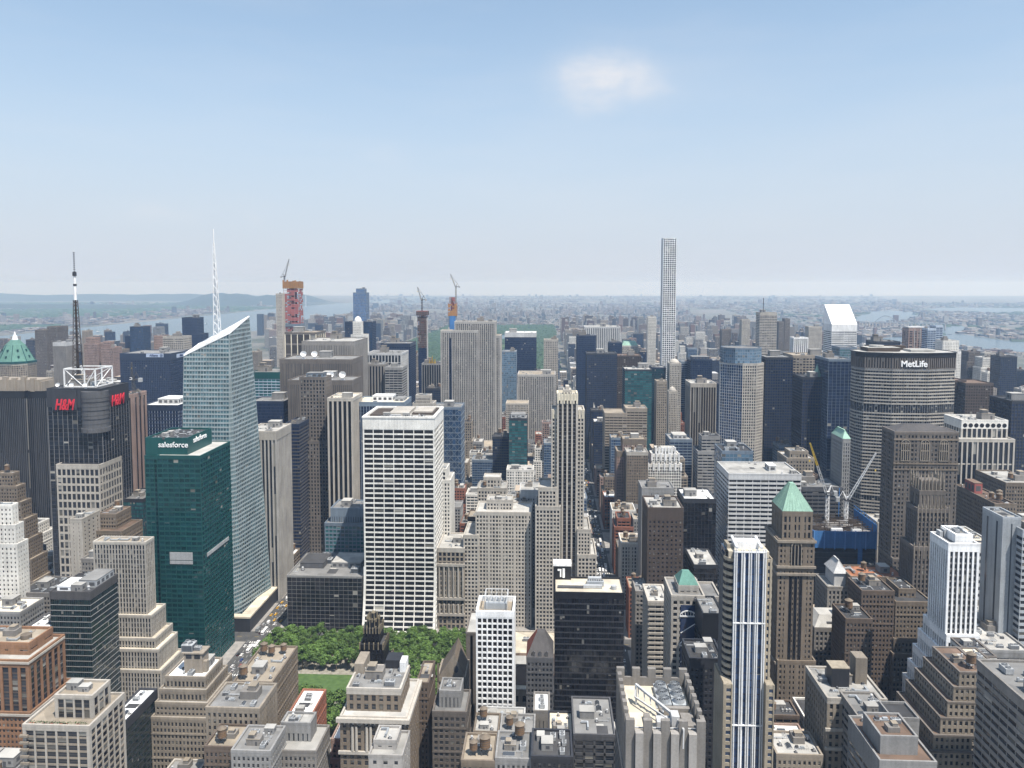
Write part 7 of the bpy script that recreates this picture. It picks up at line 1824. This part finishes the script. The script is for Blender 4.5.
TONE = {'yellow': 'yellow', 'white': 'white', 'black': 'black', 'grey': 'dark grey', 'red': 'red', 'blue': 'dark blue', 'silver': 'silver'}
def stream(ax, y0, y1, road, lanes, ang):
    for lx in lanes:
        y = y0+rngV.uniform(0, 12)
        while y < y1:
            kind = rngV.choices(['car', 'van', 'bus', 'box_truck'], [10, 2.2, .8, 1.2])[0]
            if kind == 'bus': c = 'white'
            elif kind in ('van', 'box_truck'): c = rngV.choice(['white', 'white', 'grey'])
            else: c = rngV.choices(['yellow', 'white', 'black', 'grey', 'silver', 'blue', 'red'], [5, 3, 5, 2, 3, 1, 1])[0]
            nm = 'taxi' if (kind == 'car' and c == 'yellow') else CN_[kind]
            where = f'{road}'
            vehicle(kind, c, ax+lx+rngV.uniform(-.3, .3), y, ang, f'{TONE[c]} {nm} in the traffic {where}', f'{TONE[c]} {nm} traffic {where}')
            y += {'car': 7, 'van': 9, 'bus': 17, 'box_truck': 12}[kind]+rngV.expovariate(1/9)
stream(AV['sixth'], 560, 690, 'on the wide avenue left of the small park', (-7, -3.4, 0, 3.4, 7), 0)
stream(AV['sixth'], 700, 930, 'on the wide avenue beyond the small park', (-7, -3.4, 0, 3.4, 7), 0)
stream(AV['fifth'], 640, 1000, 'on the long central avenue', (-5.2, -1.7, 1.7, 5.2), math.pi)
stream(AV['fifth'], 1000, 1400, 'on the far part of the long central avenue', (-5.2, -1.7, 1.7, 5.2), math.pi)
# ================================================================== the rest of the city: one building to each lot
rngF = random.Random(77)
CAND = []
def free(x0, x1, y0, y1, m=1.0):
    for f in FOOT:
        if x0 < f[1]+m and x1 > f[0]-m and y0 < f[3]+m and y1 > f[2]-m: return False
    return True
def lots(x0, x1, y0, y1, hf, wmin=14, wmax=36):
    ym = (y0+y1)/2
    for (a, b) in ((y0, ym-.6), (ym+.6, y1)):
        x = x0
        while x < x1-8:
            w = min(rngF.uniform(wmin, wmax), x1-x)
            if x1-x-w < 9: w = x1-x
            d = (b-a)*rngF.uniform(.82, 1)
            q = (x+.15, x+w-.15, a if a == y0 else b-d, (a+d) if a == y0 else b)
            CAND.append((q, hf(w, x, a))); x += w
def midtown(w, x, y):
    base = 14+w*.8
    h = base+rngF.expovariate(1/26)
    cap = 46 if y < 700 else (62 if y < 1000 else 105)
    if x > 600: cap *= 1.25
    if y > 1250 and rngF.random() < .22: h += rngF.uniform(30, 85); cap = 150
    return min(h, cap)
FOOT.append((-330, -236, 470, 604, 1, None))
PARK = (-248, 40, 515, 684)
for (x0, x1, y0, y1) in BLOCKS:
    if y0 > 2000 or y1 < 420: continue
    lots(x0+3.5, x1-3.5, y0+3, y1-3, midtown)
def uptown(w, x, y):
    h = rngF.uniform(14, 26) if rngF.random() < .45 else rngF.uniform(35, 62)
    if rngF.random() < .2: h = rngF.uniform(75, 140)
    return h
UPX = [60, 205, 345, 490, 640, 830, 1030, 1230]
for i in range(len(UPX)-1):
    for n in range(59, 97):
        lots(UPX[i]+14, UPX[i+1]-14, SY(n)+9, SY(n+1)-9, uptown, 18, 44)
WPX = [-1960, -1680, -1390, -1110, -830]
for i in range(len(WPX)-1):
    for n in range(59, 100):
        lots(WPX[i]+12, WPX[i+1]-10, SY(n)+9, SY(n+1)-9, uptown, 20, 48)
CAND = [c for c in CAND if free(*c[0]) and not (c[0][0] < PARK[1] and c[0][1] > PARK[0] and c[0][2] < PARK[3] and c[0][3] > PARK[2])]

# which of them show: a coarse depth picture of all boxes
SW, SH = 1024, 768
zb = np.full((SH, SW), 1e9, np.float32); ib = np.full((SH, SW), -1, np.int32)
def faces(x0, x1, y0, y1, h):
    fs = [[(x0,y0,0),(x1,y0,0),(x1,y0,h),(x0,y0,h)], [(x0,y0,h),(x1,y0,h),(x1,y1,h),(x0,y1,h)]]
    if x1 < 0: fs.append([(x1,y0,0),(x1,y1,0),(x1,y1,h),(x1,y0,h)])
    if x0 > 0: fs.append([(x0,y1,0),(x0,y0,0),(x0,y0,h),(x0,y1,h)])
    return fs
def raster(idx, box):
    for f in faces(*box):
        p = [proj(*q) for q in f]
        xs = [q[0] for q in p]; lo, hi = max(0, int(min(xs))), min(SW-1, int(max(xs))+1)
        if hi <= lo: continue
        d = np.mean([q[1] for q in f])
        for X in range(lo, hi):
            ys = []
            for k in range(4):
                a, b = p[k], p[(k+1) % 4]
                if (a[0]-X-.5)*(b[0]-X-.5) <= 0 and a[0] != b[0]: ys.append(a[1]+(b[1]-a[1])*(X+.5-a[0])/(b[0]-a[0]))
            if len(ys) < 2: continue
            y0_, y1_ = max(0, int(min(ys))), min(SH, int(max(ys))+1)
            if y1_ <= y0_: continue
            seg = zb[y0_:y1_, X]; m = seg > d; seg[m] = d; ib[y0_:y1_, X][m] = idx
for f in FOOT: raster(-2, f[:5])
for i, (q, h) in enumerate(CAND): raster(i, q+(h,))
cnt = np.bincount(ib[ib >= 0].ravel(), minlength=len(CAND))
n_hand = len(LAND)
n_build = sum(1 for o in COL.objects if o.parent is None and o.get('category') in ('skyscraper', 'building'))
ROOM = max(0, 296-n_build)
order = [i for i in np.argsort(-cnt) if cnt[i] > 0]
# lots near the camera are always things of their own when they show
ONE = set(order[:ROOM]); REST = [i for i in order[ROOM:] if cnt[i] > 0]+[i for i in range(len(CAND)) if cnt[i] == 0 and 700 < CAND[i][0][2] < 1900 and rngF.random() < .25]
PAL = [('tan brick', 'tan', 'dark', 'tan'), ('brown brick', 'brown', 'dark', 'dark'), ('beige stone', 'beige', 'dark', 'pale'), ('pale stone', 'pale_stone', 'grey', 'pale'), ('red brick', 'red_brick', 'dark', 'grey'),
       ('grey', 'grey', 'dark', 'grey'), ('white brick', 'white_brick', 'grey', 'pale'), ('dark glass', 'charcoal', 'navy', 'dark'), ('pinkish', 'pink', 'dark', 'tan'), ('blue glass', 'blue_grey', 'blue', 'grey')]
PW2 = [3, 2, 2.5, 3, 1, 4, 3, 5, 2, 4]
PW = [5, 3.5, 5, 4, 2, 4, 4, 1.6, 3, 1.2]
LP = []
for r, s in LAND:
    h = r.get('_h', 50); l = r.location; p = proj(l.x, l.y, h); LP.append((p[0], p[1], l.y, s))
SEEN_LABEL = {}
def place_words(px, py, Y):
    best = min(LP, key=lambda q: abs(q[0]-px)*1.0+abs(q[1]-py)*.6)
    dx = px-best[0]
    side = 'right of' if dx > 4 else ('left of' if dx < -4 else 'below')
    dep = 'beyond and ' if Y > best[2]+60 else ''
    return dep, side, best[3], abs(dx)
todo = []
for i in ONE:
    (x0, x1, y0, y1), h = CAND[i]; pal = rngF.choices(PAL, PW if CAND[i][1] < 70 else PW2)[0]
    p = proj((x0+x1)/2, y0, h); ys, xs = np.nonzero(ib == i); px, py = xs.mean(), ys.mean()
    dep, side, nm, dd = place_words(px, py, y0)
    size = ('tall slender' if h > 2.6*(x1-x0) else 'tall') if h > 70 else ('mid-rise' if h > 38 else 'low')
    todo.append((i, pal, size, dep, side, nm, dd, px, py))
todo.sort(key=lambda t: t[6])
ORD = ['nearest', 'second', 'third', 'fourth', 'fifth', 'sixth', 'seventh', 'eighth', 'ninth', 'tenth', 'eleventh', 'twelfth']
tot = {}
for t in todo: k = (t[1][0], t[2], t[4], t[5]); tot[k] = tot.get(k, 0)+1
run = {}
for (i, pal, size, dep, side, nm, dd, px, py) in todo:
    (x0, x1, y0, y1), h = CAND[i]; k = (pal[0], size, side, nm); run[k] = run.get(k, 0)+1
    w = 'block' if size in ('low', 'mid-rise') else 'tower'
    pre = (ORD[min(run[k]-1, 11)]+' '+size) if tot[k] > 1 else size
    label = f'{pre} {pal[0]} {w}, {dep}{side} the {nm}'
    if len(label.split()) > 16: label = label.replace('tall slender', 'slender')
    far_ = y0 > 1900
    gl = 'navy' in pal[2] or 'blue' in pal[2]
    st = Style(pal[1], pal[2], rngF.uniform(2.8, 3.6) if not far_ else 4.2, rngF.uniform(3.3, 3.9) if not far_ else 4.4, .3 if gl else rngF.uniform(1.0, 1.6), 1.0 if gl else rngF.uniform(1.1, 1.6), .4, .3, crown=rngF.uniform(1.2, 3), belt=not gl and not far_ and rngF.random() < .6, group=1 if gl else rngF.choice([1, 1, 3, 4]))
    if not gl and rngF.random() < .2: st = St(st, sd=.5, pw=.6, bay=5)
    wr = [[x0, x1, y0, y1, h, None, 0]]
    if h > 45 and not gl and rngF.random() < .6:
        a, c = rngF.uniform(.1, .22), rngF.uniform(.06, .2); w_, d_ = x1-x0, y1-y0; h0 = h*rngF.uniform(.66, .86)
        wr = [[x0+a*w_, x1-a*w_, y0+c*d_, y1-c*d_, h, None, h0-.2], [x0, x1, y0, y1, h0, None, 0]]
    B('apartment_tower' if (far_ and h > 60) else ('loft_building' if h < 60 else 'office_tower'), label, st, None, roof=rngF.choice([pal[3], 'grey', 'pale', 'tan', 'white', 'dark']), n=0 if far_ else rngF.randint(2, 5), tanks=0 if far_ else rngF.choice([0, 0, 1, 1, 2]),
      cat='building', world=wr, lowroof=pal[3], seed=i)
    del FOOT[-len(wr):]

# what is left in view, too many to single out: plain masses with setbacks, roof houses and window rows in their material
def citymat():
    m = bpy.data.materials.new('city_walls'); t = NT(m)
    at = t.n('ShaderNodeAttribute', attribute_name='tint'); ge = t.n('ShaderNodeNewGeometry'); sx = t.n('ShaderNodeSeparateXYZ'); t.link(ge.outputs['Position'], sx.inputs[0]); nz = t.n('ShaderNodeSeparateXYZ'); t.link(ge.outputs['Normal'], nz.inputs[0])
    u = t.math('ADD', sx.outputs[0], sx.outputs[1])
    wx = t.math('LESS_THAN', t.math('FRACT', t.math('DIVIDE', u, 3.6)), .48); wz = t.math('LESS_THAN', t.math('FRACT', t.math('DIVIDE', sx.outputs[2], 3.5)), .5)
    side = t.math('LESS_THAN', t.math('ABSOLUTE', nz.outputs[2]), .5)
    w = t.math('MULTIPLY', t.math('MULTIPLY', wx, wz), side)
    t.link(t.mixc(w, at.outputs['Color'], (.022,.026,.034)), t.b.inputs['Base Color']); t.b.inputs['Roughness'].default_value = .8; t.b.inputs['Specular IOR Level'].default_value = .3
    return m
CITYM = citymat()
TINTS = [(.26,.215,.17), (.15,.12,.10), (.33,.29,.25), (.40,.375,.35), (.19,.11,.085), (.25,.25,.25), (.48,.47,.45), (.29,.23,.21), (.08,.09,.11), (.30,.29,.285), (.05,.07,.10)]
ROOFT = [(.2,.2,.2), (.32,.31,.30), (.46,.46,.46), (.09,.09,.09), (.40,.33,.26), (.2,.15,.12)]
def mass(name, boxes, label, cat):
    """boxes (x0,x1,y0,y1,h); one mesh of stuff with a tint per building"""
    V, Fc, Cc = [], [], []
    for (x0, x1, y0, y1, h) in boxes:
        tn = random.Random(int(x0*7+y0*13)).choice(TINTS); k = rngF.uniform(.5, 1.0); tn = tuple(q*k for q in tn); rf = rngF.choice(ROOFT)
        sub = [(x0, x1, y0, y1, 0, h)]
        if rngF.random() < .6:
            w, d = x1-x0, y1-y0; a, b2 = rngF.uniform(.1, .5), rngF.uniform(.1, .5); sub.append((x0+a*w, x0+(a+.3)*w, y0+b2*d, y0+(b2+.3)*d, h, h+rngF.uniform(2.5, 6)))
        for (a, b2, c, d, z0, z1) in sub:
            n = len(V); V += [(a,c,z0),(b2,c,z0),(b2,d,z0),(a,d,z0),(a,c,z1),(b2,c,z1),(b2,d,z1),(a,d,z1)]
            for f, cc in (((0,1,5,4), tn), ((1,2,6,5), tn), ((2,3,7,6), tn), ((3,0,4,7), tn), ((4,5,6,7), rf)):
                Fc.append(tuple(n+q for q in f)); Cc.append(cc)
    me = bpy.data.meshes.new(name); me.from_pydata(V, [], Fc); me.materials.append(CITYM)
    at = me.color_attributes.new('tint', 'FLOAT_COLOR', 'CORNER')
    at.data.foreach_set('color', np.repeat(np.array([c+(1,) for c in Cc], np.float32), 4, axis=0).ravel())
    o = bpy.data.objects.new(name, me); COL.objects.link(o); o['kind'] = 'stuff'; o['label'] = label; o['category'] = cat
    return o
mass('distant_city', [CAND[i][0]+(CAND[i][1],) for i in REST], 'mass of small distant buildings filling the blocks between the towers', 'distant city')
def scatter(n, xr, yr, wr, hr, tall=.04, th=(40, 80), test=None, pw=1.0):
    out = []
    while len(out) < n:
        y = yr[0]+(yr[1]-yr[0])*rngF.random()**pw; x = rngF.uniform(*xr) if not callable(xr[0]) else rngF.uniform(xr[0](y), xr[1](y))
        if test and not test(x, y): 
            n -= .2; continue
        w, d = rngF.uniform(*wr), rngF.uniform(*wr)
        h = rngF.uniform(*hr)
        if rngF.random() < tall: h = rngF.uniform(*th); w *= .7; d *= .7
        out.append((x, x+w, y, y+d, h))
    return out
bridge_clear = lambda x, y: True
WATER = [o for o in COL.objects if o.name.startswith('east_river')]
def inpoly(x, y, poly):
    c = False; n = len(poly); j = n-1
    for i in range(n):
        if (poly[i][1] > y) != (poly[j][1] > y) and x < (poly[j][0]-poly[i][0])*(y-poly[i][1])/(poly[j][1]-poly[i][1])+poly[i][0]: c = not c
        j = i
    return c
WP = [[(v.co.x, v.co.y) for v in o.data.vertices] for o in WATER]
PATCH = random.Random(9)
def land(x, y):
    if any(inpoly(x, y, p) or inpoly(x+50, y+50, p) for p in WP): return False
    return mnoise.noise(Vector((x*.0011, y*.0011, 3.3))) > -.18
left_x = lambda y: -1950 if y < 6000 else -1950-(y-6000)*.09
up = scatter(5200, (lambda y: left_x(y), lambda y: 1350+max(0, (y-6200))*.1), (5300, 11500), (14, 42), (10, 24), .08, (40, 68), lambda x, y: not (-800 < x < 45 and y < 6150) and land(x, y), 1.2)
mass('distant_city', up, 'hazy carpet of low uptown buildings beyond the large park', 'distant city')
mass('distant_city', scatter(4200, (lambda y: 1400+(y-2500)*.12, lambda y: 1400+y*.72), (2300, 15000), (16, 60), (7, 18), .03, (30, 70), land, 1.15), 'hazy carpet of low buildings beyond the river, right distance', 'distant city')
mass('distant_city', scatter(2600, (lambda y: -y*.25, lambda y: 1400+y*.35), (11000, 24000), (30, 110), (8, 24), .06, (40, 80), land, 1.1), 'faint pale buildings near the horizon behind the tall white tower', 'distant city')
def njtest(x, y): return mnoise.noise(Vector((x*.0006, y*.0009, 7.7))) > .06
mass('distant_city', scatter(1900, (lambda y: -y*.86, lambda y: -3950-max(0, y-9000)*.02), (4800, 14500), (18, 70), (6, 18), .07, (30, 75), njtest, 1.0), 'pale clusters of buildings on the far river bank, left distance', 'distant city')
mass('distant_city', [(x, x+rngF.uniform(20, 60), y, y+rngF.uniform(20, 60), rngF.uniform(5, 14)) for k in range(90) for x, y in ((lambda yy: (-3560-(yy-4600)*.075+rngF.uniform(-260, -60), yy))(rngF.uniform(4400, 9500)),)], 'low white sheds and piers along the far river bank', 'distant city')
# tree cover between the far houses
def cover(name, n, xr, yr, seed, label, test):
    b = MB(); m = b.mat(leafmat('parkleaf', (.026,.05,.02))); g = random.Random(seed); k = 0
    while k < n:
        y = g.uniform(*yr); x = g.uniform(xr[0](y), xr[1](y)); k += 1
        if not test(x, y): continue
        r = g.uniform(18, 60); h = g.uniform(7, 16); q = 7
        ring = [(x+r*math.cos(2*math.pi*i/q)*g.uniform(.6, 1.2), y+r*math.sin(2*math.pi*i/q)*g.uniform(.6, 1.2)) for i in range(q)]; nn_ = len(b.v)
        b.v += [(p[0], p[1], 1) for p in ring]+[(x+(p[0]-x)*.8, y+(p[1]-y)*.8, h*g.uniform(.7, 1)) for p in ring]+[(x, y, h)]
        for i in range(q): j = (i+1) % q; b.f += [(nn_+i, nn_+j, nn_+q+j, nn_+q+i), (nn_+q+i, nn_+q+j, nn_+2*q)]; b.mi += [m, m]; b.uv += [(0, 0)]*7
    o = b.build(name); o['kind'] = 'stuff'; o['label'] = label; o['category'] = 'woodland'
cover('woodland', 5200, (lambda y: -y*.86, lambda y: -3900), (4600, 14500), 3, 'dark woodland between the buildings on the far left river bank', lambda x, y: not njtest(x, y))
cover('woodland', 5200, (lambda y: 1500, lambda y: 1400+y*.7), (4500, 15000), 4, 'patches of trees among the low buildings in the right distance', lambda x, y: not any(inpoly(x, y, p) for p in WP) and not land(x, y))

# arched railway and road bridge over the far right river
a, c = G(852, 327), G(945, 329.5)
br = thing('river_bridge', 'long low bridge on many piers over the river in the right distance', 'bridge', ((a.x+c.x)/2, (a.y+c.y)/2, 0)); n = 26
part(br, 'deck', lambda b: b.rod((a.x, a.y, 42), (c.x, c.y, 42), 5, b.mat(W('steel'))))
for k in range(n+1):
    p = a+(c-a)*(k/n); part(br, 'pier', lambda b: b.box(p.x-4, p.x+4, p.y-5, p.y+5, 0, 40, b.mat(W('concrete'))))
part(br, 'arch', lambda b: [b.rod(a+(c-a)*(.25+.25*i/10)+Vector((0, 0, 42+50*math.sin(math.pi*i/10))), a+(c-a)*(.25+.25*(i+1)/10)+Vector((0, 0, 42+50*math.sin(math.pi*(i+1)/10))), 4, b.mat(W('steel'))) for i in range(10)])
a, c = Vector((-3880, 11600, 62)), Vector((-2540, 11600, 62))
br = thing('suspension_bridge', 'faint grey suspension bridge crossing the wide left river near the horizon', 'bridge', (-3200, 11600, 0))
part(br, 'deck', lambda b: b.rod(a, c, 7, b.mat(W('steel'))))
for fx in (.14, .86):
    p = a+(c-a)*fx; part(br, 'bridge_tower', lambda b: (b.box(p.x-8, p.x+8, p.y-14, p.y-6, 0, 184, b.mat(W('steel'))), b.box(p.x-8, p.x+8, p.y+6, p.y+14, 0, 184, b.mat(W('steel'))), b.box(p.x-7, p.x+7, p.y-6, p.y+6, 150, 178, b.mat(W('steel')))))
part(br, 'cable', lambda b: [b.rod(a+(c-a)*(.14+.72*i/12)+Vector((0, 0, 10+112*(2*i/12-1)**2)), a+(c-a)*(.14+.72*(i+1)/12)+Vector((0, 0, 10+112*(2*(i+1)/12-1)**2)), 2, b.mat(W('steel'))) for i in range(12)])
# boats
for x, y in ((-2620, 5600), (-2900, 6400), (-3120, 5200)):
    o = thing('boat', 'small white boat trailing across the wide left river', 'boat', (x, y, .7), 'boats on the wide left river')
    part(o, 'hull', lambda b: (b.frustum((x-4, x+4, y-14, y+14), .7, (x-6, x+6, y-16, y+18), 5, b.mat(W('white')))))
    part(o, 'cabin', lambda b: b.box(x-3.5, x+3.5, y-8, y+6, 5, 9, b.mat(W('pale_grey'))))

# ================================================================== haze
hz = MB(); hm = bpy.data.materials.new('haze'); hm.use_nodes = True
nt = hm.node_tree; nt.nodes.clear(); ou = nt.nodes.new('ShaderNodeOutputMaterial'); pvn = nt.nodes.new('ShaderNodeVolumePrincipled')
pvn.inputs['Color'].default_value = (.50,.70,1.0,1); pvn.inputs['Absorption Color'].default_value = (1, 1, 1, 1); pvn.inputs['Density'].default_value = 7.4e-5; pvn.inputs['Anisotropy'].default_value = .3
nt.links.new(pvn.outputs[0], ou.inputs['Volume'])
hz.box(-33000, 33000, -2500, 33000, -1, 470, hz.mat(hm), True)
o = hz.build('haze'); o['kind'] = 'stuff'; o['label'] = 'thin pale blue haze that fades the far city'
for o in list(COL.objects):
    if '_h' in o: del o['_h']
